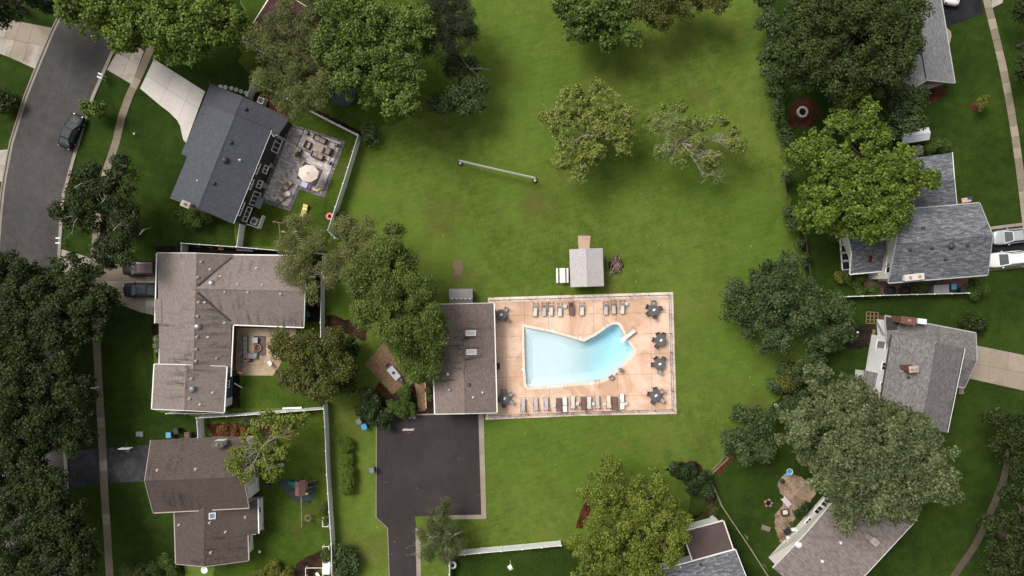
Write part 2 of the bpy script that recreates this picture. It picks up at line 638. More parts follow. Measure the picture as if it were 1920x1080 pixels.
BIG = 420
ground = sheet('ground', [(-BIG, -BIG), (BIG, -BIG), (BIG, BIG), (-BIG, BIG)], 0.0, G_COMMON, holes=[POOL])

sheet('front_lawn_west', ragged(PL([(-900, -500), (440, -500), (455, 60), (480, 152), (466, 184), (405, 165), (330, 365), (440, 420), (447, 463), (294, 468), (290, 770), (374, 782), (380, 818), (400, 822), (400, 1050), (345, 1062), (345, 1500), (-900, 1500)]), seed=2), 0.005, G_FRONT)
sheet('back_yard_north_west', PL([(476, 158), (677, 258), (621, 434), (613, 462), (453, 462), (446, 421), (395, 300)]), 0.0085, G_YARD)
sheet('back_yard_west', PL([(300, 474), (613, 470), (609, 764), (300, 768)]), 0.0080, G_YARD)
sheet('back_yard_south_west', ragged(PL([(382, 781), (612, 768), (632, 1090), (634, 1500), (346, 1500), (410, 1000), (410, 825)]), seed=4, amp=0.05), 0.0075, G_YARD)
sheet('neighbour_yard_north', ragged(PL([(446, -500), (905, -500), (890, -20), (875, 90), (860, 170), (800, 215), (720, 235), (683, 255), (478, 154), (445, 115), (458, 60)]), seed=5, amp=0.5), 0.0065, G_YARD)
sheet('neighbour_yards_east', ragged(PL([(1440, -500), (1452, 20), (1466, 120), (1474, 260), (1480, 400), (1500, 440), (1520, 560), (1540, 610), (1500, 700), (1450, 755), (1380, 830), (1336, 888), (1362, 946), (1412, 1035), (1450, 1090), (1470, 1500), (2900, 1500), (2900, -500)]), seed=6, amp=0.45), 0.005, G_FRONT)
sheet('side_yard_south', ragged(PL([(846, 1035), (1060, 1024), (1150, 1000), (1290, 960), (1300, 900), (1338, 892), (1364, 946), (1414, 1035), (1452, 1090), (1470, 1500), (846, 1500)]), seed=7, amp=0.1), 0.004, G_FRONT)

# --- road along the left side
RL = [(140, -60), (119, 18), (100, 53), (68, 130), (48, 180), (20, 270), (6, 345), (0, 400), (-6, 480), (-9, 570), (-7, 680), (-3, 780), (0, 870), (5, 950), (12, 1080), (20, 1200)]
RR = [(262, -40), (223, 73), (215, 90), (197, 132), (176, 180), (155, 240), (138, 302), (119, 370), (114, 445), (111, 495), (112, 560), (114.5, 640), (118, 720), (121, 800), (125, 880), (129, 960), (135, 1080), (142, 1200)]


def resample(pts, n):
    w = [Vector((p[0], p[1], 0)) for p in pts]
    d = [0]
    for i in range(1, len(w)):
        d.append(d[-1] + (w[i] - w[i - 1]).length)
    out = []
    for k in range(n):
        t = d[-1] * k / (n - 1)
        i = 1
        while i < len(w) - 1 and d[i] < t:
            i += 1
        out.append(lerp(w[i - 1], w[i], (t - d[i - 1]) / (d[i] - d[i - 1])))
    return out


rl, rr = resample(PL(RL), 60), resample(PL(RR), 60)
road = sheet('road', rl + rr[::-1], 0.02, M_ASPH)
for side, line, sg in (('west', rl, -1), ('east', rr, 1)):
    mb = MB()
    n = len(line)
    rows = []
    for i, p in enumerate(line):
        d = (line[min(i + 1, n - 1)] - line[max(i - 1, 0)]).normalized()
        o = Vector((d.y, -d.x, 0)) * -sg
        rows.append([p - o * 0.30 + Vector((0, 0, 0.026)), p + Vector((0, 0, 0.03)), p + o * 0.03 + Vector((0, 0, 0.13)), p + o * 0.17 + Vector((0, 0, 0.14)), p + o * 0.20 + Vector((0, 0, -0.05))])
    for r in rows:
        mb.v += r
    for i in range(n - 1):
        for j in range(4):
            q = (i * 5 + j, i * 5 + j + 1, (i + 1) * 5 + j + 1, (i + 1) * 5 + j)
            mb.f.append(q if sg > 0 else q[::-1])
    mk('kerb_' + side, mb, M_KERB, kind='structure')

# sealed cracks in the asphalt
M_TAR = mat('crack_sealant', (0.014, 0.013, 0.014), 0.5, 0.2)
for pts in ([(157, 64), (149, 82), (140, 104), (133, 122), (128, 146), (118, 178)], [(83, 198), (80, 208), (77, 218)], [(47, 270), (43, 300), (38, 325), (43, 330), (40, 334), (33, 336), (29, 360), (27, 385), (24, 408)],
            [(92, 232), (84, 255), (78, 280), (72, 312), (64, 350), (58, 385), (54, 420)], [(64, 885), (70, 930), (66, 960), (60, 1000)], [(136, 90), (128, 118)]):
    w = resample(PL(pts), 18)
    mb = MB()
    L, R = [], []
    for i, p in enumerate(w):
        d = (w[min(i + 1, 17)] - w[max(i - 1, 0)]).normalized()
        o = Vector((d.y, -d.x, 0)) * rnd.uniform(0.025, 0.06)
        jit = Vector((rnd.uniform(-.04, .04), rnd.uniform(-.04, .04), 0))
        L.append(p + o + jit + Vector((0, 0, 0.024)))
        R.append(p - o + jit + Vector((0, 0, 0.024)))
    b = len(mb.v)
    mb.v += L + R
    mb.f += [(i, i + 1, 18 + i + 1, 18 + i) for i in range(17)]
    mk('crack_seal', mb, M_TAR, road)


def slabs(name, line_px, width, step, m, z=0.045, jitter=0.012, mats=None):
    """pavement strip of single slabs along a line of photo points"""
    w = PL(line_px)
    total = sum((w[i + 1] - w[i]).length for i in range(len(w) - 1))
    n = max(2, int(total / step) + 1)
    c = resample([(p.x, p.y) for p in w], n)
    root = empty(name, c[0])
    root['kind'] = 'structure'
    for i in range(n - 1):
        a, b = c[i], c[i + 1]
        d = (b - a).normalized()
        da = (c[min(i + 1, n - 1)] - c[max(i - 1, 0)]).normalized()
        db = (c[min(i + 2, n - 1)] - c[i]).normalized()
        oa, ob = Vector((da.y, -da.x, 0)) * width / 2, Vector((db.y, -db.x, 0)) * width / 2
        g = d * 0.012
        zz = z + rnd.uniform(-jitter, jitter)
        mb = MB().prism([a + g + oa, b - g + ob, b - g - ob, a + g - oa], -0.05, zz)
        mk('slab', mb, rnd.choice(mats) if mats else m, root)
    return root


M_WALK2 = mat_concrete('sidewalk_concrete_pale', (0.31, 0.26, 0.205), (0.16, 0.12, 0.085), 0.5)
slabs('sidewalk_west', [(320, 20), (296, 62), (281, 95), (262, 140), (243, 178), (228, 220), (217, 270), (200, 318), (188, 380), (180, 445), (176, 500), (178, 560), (181, 632), (184.5, 700), (189, 782), (193, 850), (196, 922), (202, 1010), (206, 1085)], 0.95, 1.35, M_WALK, mats=[M_WALK, M_WALK, M_WALK, M_WALK2])
slabs('sidewalk_east', [(1845, -25), (1850, 0), (1865, 62), (1880, 125), (1892.5, 190), (1903, 255), (1912, 320), (1920, 385), (1926, 440)], 0.95, 1.35, M_WALK2, mats=[M_WALK2, M_WALK2, M_WALK])
slabs('sidewalk_south_east', [(1770, 1110), (1795, 1070), (1825, 1028), (1845, 990), (1862, 948), (1880, 905), (1890, 860)], 0.85, 1.35, mat_concrete('dark_brown_walk', (0.105, 0.082, 0.060), (0.05, 0.042, 0.028), 0.7))  # concrete toned a darker brown than the other walks


def panelize(name, outer, joints, m, z, hole=None, gap=0.012, root=None, piece='panel', mats=None):
    """cuts a paved area into single panels along straight joints; joints = [(point, point), ...]"""
    if root is None:
        root = empty(name, outer[0])
        root['kind'] = 'structure'
    loops = [[Vector((p[0], p[1], 0)) for p in outer]]
    if hole:
        loops.append([Vector((p[0], p[1], 0)) for p in hole])
    flat = [p for l in loops for p in l]
    bm = bmesh.new()
    vv = [bm.verts.new(p) for p in flat]
    for t in tessellate_polygon(loops):
        try:
            bm.faces.new([vv[i] for i in t])
        except ValueError:
            pass
    js = []
    for a, b in joints:
        a, b = Vector((a[0], a[1], 0)), Vector((b[0], b[1], 0))
        d = (b - a).normalized()
        nn = Vector((d.y, -d.x, 0))
        js.append((a, nn))
        for sgn in (-1, 1):
            bmesh.ops.bisect_plane(bm, geom=bm.verts[:] + bm.edges[:] + bm.faces[:], plane_co=a + nn * gap * sgn, plane_no=nn)
    cells = {}
    for f in bm.faces:
        c = f.calc_center_median()
        key, ok = [], True
        for a, nn in js:
            t = (c - a).dot(nn)
            if abs(t) < gap * 0.98:
                ok = False
                break
            key.append(t > 0)
        if ok:
            cells.setdefault(tuple(key), []).append([Vector(v.co) for v in f.verts])
    bm.free()
    for key, polys in cells.items():
        b2 = bmesh.new()
        for pl in polys:
            try:
                b2.faces.new([b2.verts.new(p) for p in pl])
            except ValueError:
                pass
        bmesh.ops.remove_doubles(b2, verts=b2.verts[:], dist=1e-4)
        bmesh.ops.dissolve_limit(b2, angle_limit=0.01, verts=b2.verts[:], edges=b2.edges[:])
        area = sum(f.calc_area() for f in b2.faces)
        if area < 0.05:
            b2.free()
            continue
        bmesh.ops.recalc_face_normals(b2, faces=b2.faces[:])
        for f in b2.faces:
            if f.normal.z < 0:
                f.normal_flip()
        zz = z + rnd.uniform(-0.004, 0.004)
        for v in b2.verts:
            v.co.z = zz
        ret = bmesh.ops.extrude_face_region(b2, geom=b2.faces[:])
        low = [e for e in ret['geom'] if isinstance(e, bmesh.types.BMVert)]
        for v in low:
            v.co.z = -0.06
        bmesh.ops.recalc_face_normals(b2, faces=b2.faces[:])
        me = bpy.data.meshes.new(piece)
        org = wmat(root).translation
        for v in b2.verts:
            v.co -= org
        b2.to_mesh(me)
        b2.free()
        me.materials.append(rnd.choice(mats) if mats else m)
        o = bpy.data.objects.new(piece, me)
        COL.objects.link(o)
        o.parent = root
        WM[o.name] = wmat(root)
    return root


def J(*pairs):
    return [(P(*a), P(*b)) for a, b in pairs]


# --- driveways
panelize('driveway_apron_north_west', PL([(237, 66), (270, 97), (247, 158), (201, 131)]), J(((218, 98), (262, 122)), ((258, 80), (226, 146))), M_CONC_OLD, 0.05, mats=[M_CONC_OLD, M_CONC_OLD, M_WALK2])
panelize('driveway_north_west', PL([(289, 111), (385, 172), (372, 205), (349, 268), (344, 262), (341, 250), (338, 236), (332, 225), (318, 211), (300, 197), (263, 166)]),
         J(((274, 142), (369, 202)), ((328, 136), (301, 190)), ((360, 160), (340, 210))), M_CONC, 0.05)
panelize('driveway_far_west', PL([(-60, 30), (22, 38), (101, 53), (68, 130), (17, 107), (-60, 80)]), J(((63, 46), (44, 118)), ((40, 40), (18, 105)), ((0, 70), (88, 88)), ((18, 30), (4, 100))), M_CONC_OLD, 0.05, mats=[M_CONC_OLD, M_CONC_OLD, M_WALK2])
panelize('driveway_kerbside_west', PL([(-40, 285), (18, 280), (6, 340), (-40, 345)]), J(((-40, 312), (20, 310)),), M_CONC_OLD, 0.05)
panelize('driveway_west', PL([(114, 467), (145, 476), (172, 484), (205, 479), (236, 488), (296, 496), (294, 592), (262, 585), (230, 572), (205, 562), (172, 548), (113, 525)]),
         J(((172, 470), (172, 560)), ((187, 470), (187, 570)), ((235, 480), (235, 600)), ((110, 526), (300, 526)), ((274, 480), (274, 600))), M_WALK2, 0.05, mats=[M_WALK2, M_WALK, M_CONC_OLD])
sheet('driveway_south_west', PL([(122, 846), (188, 841), (283, 834), (277, 903), (199, 905), (128, 917)]), 0.022, M_OLDTOP, thick=0.04)
sheet('driveway_north_east', PL([(1765, -40), (1773, 52), (1843, 26), (1832, -40)]), 0.022, M_BLACKTOP, thick=0.04)
panelize('driveway_apron_north_east', PL([(1856, -30), (1860, 15), (1879, 6), (1886, -30)]), J(((1850, -8), (1890, -10)),), M_CONC_OLD, 0.05)
sheet('driveway_east', PL([(1846, 428), (1935, 419), (1935, 497), (1846, 507)]), 0.022, M_BLACKTOP, thick=0.04)
slabs('driveway_edge_north', [(1840, 430), (1945, 417)], 0.38, 1.2, M_WALK2)
slabs('driveway_edge_south', [(1840, 507), (1945, 496)], 0.3, 1.2, M_WALK)
panelize('driveway_south_east', PL([(1817, 645), (1945, 671), (1945, 738), (1806, 707)]), J(((1838, 640), (1832, 720)), ((1858, 640), (1852, 730)), ((1892, 640), (1886, 740)), ((1810, 679), (1950, 705))), M_WALK2, 0.05, mats=[M_WALK2, M_WALK2, M_WALK])

# --- parking lot of the pool with its concrete edge
lot = sheet('parking_lot', PL([(707, 800), (707, 778), (897, 776.5), (902.5, 965), (778, 968), (781, 995), (782, 1120), (732, 1120), (727.5, 990), (706, 970)]), 0.022, M_LOT)
panelize('parking_walk', PL([(897, 776.5), (907, 776), (912, 973), (842, 973.5), (842, 966), (902.5, 965)]), J(*[((880, y), (930, y)) for y in range(800, 965, 24)], ((902, 964), (914, 975)), ((872, 960), (872, 980))), M_WALK2, 0.06)
panelize('drive_kerb_walk', PL([(779, 990), (788, 992), (790, 1120), (782, 1120)]), J(*[((770, y), (800, y)) for y in range(1010, 1110, 22)]), M_WALK2, 0.06)
mb = MB()
mb.path([p + Vector((0, 0, .02)) for p in PL([(706, 800), (705.5, 970), (727, 990), (731.5, 1120)])], 0.07, 6)
mk('parking_edging', mb, M_KERB, kind='structure')
mb = MB().beam(P(776, 777.3, .04), P(816, 776.5, .04), 0.18, 0.16)
mk('parking_edging_north', mb, M_KERB, kind='structure')

# --- pool terrace
DECK_OUT = PL([(915, 558), (1262, 547.5), (1268.5, 776), (1090, 779.5), (910, 787), (911, 776), (931, 774), (926, 570), (915, 570)])
DECK_IN = PL([(926, 566.5), (1252, 558.5), (1257.5, 767), (931, 777)])
panelize('terrace_border', DECK_OUT, J(*[((x, 540), (x + 3, 800)) for x in range(975, 1250, 55)], *[((900, y), (1290, y - 9)) for y in (590, 640, 690, 740)]), M_EXPO, 0.03, hole=DECK_IN)
coping_out = offset_poly(POOL, 0.32)
jl = [((x0, 550), (x1, 790)) for x0, x1 in ((947, 951), (983, 986.5), (1028, 1031), (1070, 1073), (1112, 1116), (1155, 1159), (1219, 1223))]
jl += [((920, y0), (1262, y1)) for y0, y1 in ((592, 585.5), (631, 625), (671, 662), (708, 700), (747, 740))]
panelize('pool_deck', DECK_IN, J(*jl), M_DECK, 0.055, hole=coping_out, gap=0.014)
M_COPE = mat_concrete('pool_coping', (0.86, 0.66, 0.55), (0.52, 0.34, 0.25), 0.3)
ring_in, ring_out = ccw(offset_poly(POOL, -0.03)), ccw(offset_poly(POOL, 0.305))
coping = empty('pool_coping', ring_in[0])
coping['kind'] = 'structure'
nr = len(ring_in)
for i in range(nr):
    a, b, c, d = ring_in[i], ring_in[(i + 1) % nr], ring_out[(i + 1) % nr], ring_out[i]
    L = (b - a).length
    k = max(1, int(L / 0.75))
    for j in range(k):
        t0, t1 = j / k + 0.003, (j + 1) / k - 0.003
        mb = MB().prism([lerp(a, b, t0), lerp(a, b, t1), lerp(d, c, t1), lerp(d, c, t0)], -0.10, 0.075 + rnd.uniform(-.003, .003))
        mk('coping_stone', mb, M_COPE, coping)

# basin and water
def pool_depth(x):
    t = min(1, max(0, (x - P(1060, 0).x) / (P(1160, 0).x - P(1060, 0).x)))
    t = t * t * (3 - 2 * t)
    return -(0.62 + 1.35 * t)


pl = ccw(POOL)
dense = []
for i in range(len(pl)):
    a, b = pl[i], pl[(i + 1) % len(pl)]
    k = max(1, int((b - a).length / 0.5))
    dense += [lerp(a, b, j / k) for j in range(k)]
inner = ccw(offset_poly(pl, -1.1))
dense_in = []
for i in range(len(pl)):
    a, b = inner[i], inner[(i + 1) % len(pl)]
    k = max(1, int((pl[(i + 1) % len(pl)] - pl[i]).length / 0.5))
    dense_in += [lerp(a, b, j / k) for j in range(k)]
bm = bmesh.new()
vv = [bm.verts.new(p) for p in dense_in]
for t in tessellate_polygon([dense_in]):
    bm.faces.new([vv[i] for i in t])
for k in range(1, 26):
    x = P(985 + k * 8, 0).x
    bmesh.ops.bisect_plane(bm, geom=bm.verts[:] + bm.edges[:] + bm.faces[:], plane_co=(x, 0, 0), plane_no=(1, 0, 0))
for v in bm.verts:
    v.co.z = pool_depth(v.co.x)
bmesh.ops.recalc_face_normals(bm, faces=bm.faces[:])
for f in bm.faces:
    if f.normal.z < 0:
        f.normal_flip()
me = bpy.data.meshes.new('pool_floor')
bm.to_mesh(me)
bm.free()
M_PLAST = mat('pool_plaster', (0.76, 0.84, 0.87), 0.7, 0.03, 0.8)
me.materials.append(M_PLAST)
basin = bpy.data.objects.new('pool_basin', me)
COL.objects.link(basin)
basin['kind'] = 'structure'
mb = MB()
n = len(dense)
rows = [[Vector((p.x, p.y, .02)) for p in dense]]
for t_, f_ in ((0.0, 0.22), (0.22, 0.55), (0.6, 0.88), (1.0, 1.0)):
    rows.append([Vector((lerp(p.x, q_.x, t_), lerp(p.y, q_.y, t_), (pool_depth(q_.x) - .004) * f_)) for p, q_ in zip(dense, dense_in)])
for r_ in rows:
    mb.v += r_
for k in range(len(rows) - 1):
    mb.f += [(k * n + i, k * n + (i + 1) % n, (k + 1) * n + (i + 1) % n, (k + 1) * n + i) for i in range(n)]
mk('basin_wall', mb, M_PLAST, basin, smooth=True)
# tile line, entry steps in the shallow corner, drain
corner = ccw([Vector(p) for p in POOL])
pa, pb, pc = P(982.5, 612.5), P(1012, 618.5), P(982.5, 640)
for i in range(4):
    t = 1 - i * 0.24
    mb = MB().prism([pa, lerp(pa, pb, t), lerp(lerp(pa, pb, t), lerp(pa, pc, t), 0.5) + (lerp(pb, pc, .5) - pa) * 0.10 * t, lerp(pa, pc, t)], -0.9, -0.54 + i * 0.12)
    mk('entry_step', mb, M_PLAST, basin)
mk('main_drain', MB().lathe(P(1138, 652, -2.0) - Vector((0, 0, .35)), [(0.14, -.6), (0.14, 0.02)], 14), GREYPL, basin)
wm, nt, b = base('pool_water', 0.02, 0.5)
nt.nodes.remove(b)
tr = nt.nodes.new('ShaderNodeBsdfTransparent')
gl = nt.nodes.new('ShaderNodeBsdfGlossy')
gl.inputs['Roughness'].default_value = 0.03
fr = nt.nodes.new('ShaderNodeFresnel')
fr.inputs['IOR'].default_value = 1.33
bn = nt.nodes.new('ShaderNodeBump')
bn.inputs['Strength'].default_value = 0.25
bn.inputs['Distance'].default_value = 0.05
nt.links.new(noise(nt, pos(nt), 2.2, 3, 0.6, 0.8), bn.inputs['Height'])
nt.links.new(bn.outputs[0], gl.inputs['Normal'])
nt.links.new(bn.outputs[0], fr.inputs['Normal'])
mx = nt.nodes.new('ShaderNodeMixShader')
nt.links.new(fr.outputs[0], mx.inputs[0])
nt.links.new(tr.outputs[0], mx.inputs[1])
nt.links.new(gl.outputs[0], mx.inputs[2])
nt.links.new(mx.outputs[0], nt.nodes['Material Output'].inputs['Surface'])
va = nt.nodes.new('ShaderNodeVolumeAbsorption')
va.inputs['Color'].default_value = (0.10, 0.80, 0.97, 1)
va.inputs['Density'].default_value = 0.19
nt.links.new(va.outputs[0], nt.nodes['Material Output'].inputs['Volume'])
mb = MB().prism(offset_poly(POOL, 0.02), -3.2, -0.09)
mk('pool_water', mb, wm, kind='structure')

def soft_patch(name, col, px, r, top=0.65):
    """worn turf: bare soil showing through, thinning out to the grass around it"""
    m, nt, b = base(name, 0.95, 0.1)
    p = pos(nt)
    c = P(*px)
    sb = nt.nodes.new('ShaderNodeVectorMath')
    sb.operation = 'DISTANCE'
    sb.inputs[1].default_value = (c.x, c.y, 0.014)
    nt.links.new(p, sb.inputs[0])
    n = noise(nt, p, 2.5, 5, 0.7)
    ad = nt.nodes.new('ShaderNodeMath')
    ad.operation = 'MULTIPLY_ADD'
    nt.links.new(n, ad.inputs[0])
    ad.inputs[1].default_value = -1.6 * r
    nt.links.new(sb.outputs['Value'], ad.inputs[2])
    dv = nt.nodes.new('ShaderNodeMath')
    dv.operation = 'DIVIDE'
    nt.links.new(ad.outputs[0], dv.inputs[0])
    dv.inputs[1].default_value = r
    a = ramp(nt, dv.outputs[0], [(0.0, top), (0.75, 0.0)])
    nt.links.new(mixcol(nt, noise(nt, p, 8, 3), tuple(x * .7 for x in col), tuple(x * 1.2 for x in col)), b.inputs['Base Color'])
    nt.links.new(a, b.inputs['Alpha'])
    return m


# --- planting beds, bare patches, pads
sheet('bed_by_pool_house', ragged(PL([(782, 715), (815, 706), (818, 776), (776, 776), (700, 760), (704, 728), (712, 715), (735, 740)]), 0.5, .1, 8), 0.014, M_MULCH)
sheet('bed_along_fence', ragged(PL([(612, 592), (625, 590), (668, 606), (690, 618), (685, 640), (660, 632), (640, 620), (612, 612)]), 0.5, .2, 9), 0.014, M_MULCH)
sheet('fire_pit_bed', ragged(PL([(1480, 200), (1492, 186), (1515, 182), (1530, 192), (1536, 212), (1530, 228), (1520, 240), (1500, 236), (1484, 246), (1478, 226)]), 0.4, .15, 10), 0.014, M_REDMULCH)
sheet('gable_bed_north_east', ragged(PL([(1722, 172), (1775, 158), (1772, 178), (1756, 190), (1732, 194), (1722, 186)]), 0.5, .15, 11), 0.014, M_REDMULCH)
sheet('sapling_ring', ragged(PL([(1818, 196), (1824, 191), (1832, 191), (1838, 197), (1836, 206), (1826, 208), (1819, 204)]), 0.3, .06, 12), 0.014, M_REDMULCH)
sheet('damp_patch_east', ragged(PL([(1574, 640), (1580, 615), (1595, 605), (1615, 608), (1640, 612), (1636, 650), (1610, 656), (1585, 652)]), 0.4, .2, 13), 0.014, M_DARKDIRT)
sheet('side_bed_east', ragged(PL([(1612, 520), (1640, 512), (1670, 528), (1760, 525), (1816, 520), (1816, 548), (1700, 552), (1655, 552), (1620, 536)]), 0.5, .2, 14), 0.014, mat_ground('red_gravel', [(0.25, (0.05, 0.028, 0.02)), (0.5, (0.12, 0.075, 0.055)), (0.75, (0.2, 0.13, 0.1))], fine=8))
sheet('narrow_bed_north', ragged(PL([(580, 198), (683, 250), (676, 258), (575, 206)]), 0.5, .1, 15), 0.014, M_MULCH)
sheet('service_strip_north_west', PL([(478, 158), (524, 180), (540, 215), (520, 226), (468, 188)]), 0.016, M_REDMULCH)
sheet('bare_patch_by_lawn', ragged(PL([(848, 492), (860, 486), (869, 490), (867, 506), (861, 520), (850, 518)]), 0.3, .3, 16), 0.014, soft_patch('thin_turf', (0.24, 0.17, 0.12), (859, 502), 0.95))
sheet('hedge_bed_south', ragged(PL([(1246, 882), (1262, 870), (1302, 864), (1332, 888), (1345, 930), (1338, 950), (1290, 970), (1280, 985), (1330, 960), (1320, 925)]), 0.5, .2, 17), 0.014, M_MULCH)
sheet('fence_bed_south', ragged(PL([(1336, 886), (1368, 852), (1378, 858), (1350, 890)]), 0.4, .12, 18), 0.014, M_REDMULCH)
sheet('trunk_bed_south', ragged(PL([(1080, 990), (1088, 960), (1102, 935), (1112, 940), (1104, 970), (1092, 992)]), 0.4, .12, 19), 0.014, M_REDMULCH)
sheet('yard_bed_south_west', ragged(PL([(555, 1058), (585, 1040), (605, 1030), (612, 1040), (605, 1062), (585, 1085), (550, 1085)]), 0.4, .15, 20), 0.014, M_MULCH)
sheet('bed_beside_hedge', ragged(PL([(628, 1030), (655, 1025), (672, 1040), (670, 1075), (640, 1090), (630, 1085)]), 0.4, .2, 21), 0.013, M_MULCH)
sheet('flower_bed_west', ragged(PL([(385, 795), (470, 792), (545, 785), (545, 815), (400, 818)]), 0.4, .1, 22), 0.014, M_REDMULCH)
sheet('house_bed_west', ragged(PL([(283, 608), (304, 608), (306, 680), (297, 680), (288, 650)]), 0.4, .1, 23), 0.014, M_MULCH)
sheet('gravel_strip_west', PL([(288, 463), (345, 460), (575, 475), (575, 486), (300, 482)]), 0.012, M_DARKDIRT)
sheet('gravel_strip_back_west', PL([(572, 552), (609, 552), (608, 604), (572, 604)]), 0.012, M_DARKDIRT)
M_COURT = mat_concrete('courtyard_concrete', (0.46, 0.34, 0.24), (0.13, 0.08, 0.045), 0.9, 0.5)
panelize('courtyard', PL([(441, 614), (556, 616), (556, 622), (522, 690), (512, 704), (450, 704), (441, 690)]), J(((519, 600), (519, 720)), ((430, 668), (540, 670))), M_COURT, 0.045)
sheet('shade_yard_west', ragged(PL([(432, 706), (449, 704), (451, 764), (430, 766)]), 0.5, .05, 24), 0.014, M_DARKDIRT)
M_SHEDPAD = mat_concrete('shed_pad_concrete', (0.52, 0.36, 0.28), (0.3, 0.2, 0.15), 0.5)
panelize('shed_pad', PL([(1083.5, 442), (1107, 442), (1105, 470), (1085, 470)]), [], M_SHEDPAD, 0.04)
for x_, y_, r_, c_ in ((830, 402, 2.2, (0.17, 0.12, 0.04)), (1000, 382, 1.1, (0.22, 0.15, 0.07)), (1155, 140, 1.6, (0.13, 0.10, 0.035)), (1312, 178, 1.2, (0.16, 0.13, 0.045)), (940, 130, 1.3, (0.15, 0.12, 0.04)), (1018, 378, 2.4, (0.15, 0.125, 0.035)), (680, 1042, 1.3, (0.19, 0.13, 0.06)), (718, 1020, 1.5, (0.16, 0.14, 0.04)), (1068, 316, 1.5, (0.16, 0.10, 0.045)), (860, 515, 1.0, (0.18, 0.15, 0.09)), (1420, 762, 1.2, (0.17, 0.09, 0.05))):
    q_ = P(x_, y_)
    sheet('worn_patch', [(q_.x + r_ * 2.2 * math.cos(t_ * .52), q_.y + r_ * 2.2 * math.sin(t_ * .52)) for t_ in range(12)], 0.010 + .0003 * (x_ % 7), soft_patch('worn_turf', c_, (x_, y_), r_, 0.17))
# brick terrace beside the pool house
M_BRICKPAV = mat_pavers('brick_terrace', [(0.16, 0.095, 0.055), (0.24, 0.15, 0.085), (0.30, 0.19, 0.12)], 0.22, 0.11, math.radians(38), (0.09, 0.055, 0.03))
sheet('brick_terrace', PL([(719, 642), (727, 650), (757, 706), (774, 711), (796, 708), (798, 770), (785, 772), (777, 712), (762, 716), (737, 738), (684, 683)]), 0.04, M_BRICKPAV, thick=0.06)
mk('terrace_edging', MB().beam(P(797, 712, .05), P(799, 766, .05), 0.12, 0.12), M_SHEDPAD, kind='structure')
# patio of the north west house
PATIO_ROT = math.radians(25)
M_PATIO = mat_pavers('patio_pavers', [(0.36, 0.315, 0.315), (0.54, 0.485, 0.475), (0.72, 0.66, 0.65)], 0.42, 0.28, PATIO_ROT, (0.22, 0.19, 0.19))
M_PBORD = mat_pavers('patio_border_setts', [(0.10, 0.09, 0.10), (0.20, 0.18, 0.19), (0.33, 0.30, 0.31)], 0.22, 0.14, PATIO_ROT, (0.05, 0.045, 0.05))
patio_px = [(541, 231), (648, 265), (608, 371), (562.5, 354.6), (544, 396), (488, 378), (500, 340)]
sheet('patio_border', PL(patio_px), 0.035, M_PBORD, thick=0.05)
sheet('patio', PL([(546, 238), (639, 267), (603, 362), (559, 346), (540, 387), (493, 371), (512, 330)]), 0.042, M_PATIO)
sheet('sand_yard_south_east', ragged(PL([(1458, 905), (1466, 893), (1480, 886), (1496, 892), (1520, 905), (1530, 925), (1520, 940), (1498, 965), (1486, 980), (1480, 1000), (1476, 1018), (1462, 1016), (1452, 990), (1452, 966), (1464, 952), (1472, 935), (1462, 925)]), 0.35, .12, 25), 0.016, M_DIRT)
sheet('play_mat', ragged(PL([(519, 905), (533, 898), (570, 900), (592, 905), (590, 935), (572, 946), (556, 942), (535, 922)]), 0.4, .05, 26), 0.02, mat('rubber_play_mat', (0.030, 0.042, 0.042), 0.9, 0.25, 2.0))


# ---------------------------------------------------------------- fences
def fence(label, px, z=1.8, m=None, panel=2.4, group='white board fences', start_post=True, end_post=True):
    """white board fence whose top edge runs through the photo points"""
    m = m or WHITE
    w = [Vector((p.x, p.y, 0)) for p in PL(px, z)]
    root = empty('white_fence', w[0], 0, label, 'fence', group)
    for si in range(len(w) - 1):
        a, b = w[si], w[si + 1]
        L = (b - a).length
        k = max(1, round(L / panel))
        d = (b - a).normalized()
        nn = Vector((d.y, -d.x, 0))
        for i in range(k):
            p, q = lerp(a, b, i / k), lerp(a, b, (i + 1) / k)
            if i or si or start_post:
                mb = MB().box(p, 0.13, 0.13, z + 0.06, math.atan2(d.y, d.x), 0.015)
                po = mk('post', mb, m, root)
                mk('post_cap', MB().lathe(p + Vector((0, 0, z + .06)), [(0.12, 0), (0.12, .025), (0.02, .09)], 4, math.atan2(d.y, d.x) + math.pi / 4), m, po)
            pp, qq = p + d * 0.06, q - d * 0.06
            LL = (qq - pp).length
            nb = max(2, int(LL / 0.15))
            front, back = [], []
            for j in range(nb):
                t0, t1 = LL * j / nb, LL * (j + 1) / nb
                front += [pp + d * (t0 + 0.012) + nn * 0.022, pp + d * (t1 - 0.012) + nn * 0.022, pp + d * t1 + nn * 0.010]
                back += [pp + d * (t0 + 0.012) - nn * 0.022, pp + d * (t1 - 0.012) - nn * 0.022, pp + d * t1 - nn * 0.010]
            pn = mk('fence_panel', MB().prism([f for f in front[:-1]] + back[:-1][::-1], 0.08, z - 0.05), m, root)
            for zz in (z - 0.02, 0.14):
                mk('rail', MB().beam(pp + Vector((0, 0, zz)), qq + Vector((0, 0, zz)), 0.06, 0.12), m, pn)
    if end_post:
        mb = MB().box(w[-1], 0.13, 0.13, z + 0.06, 0, 0.015)
        po = mk('post', mb, m, root)
        mk('post_cap', MB().lathe(w[-1] + Vector((0, 0, z + .06)), [(0.12, 0), (0.12, .025), (0.02, .09)], 4, math.pi / 4), m, po)
    return root


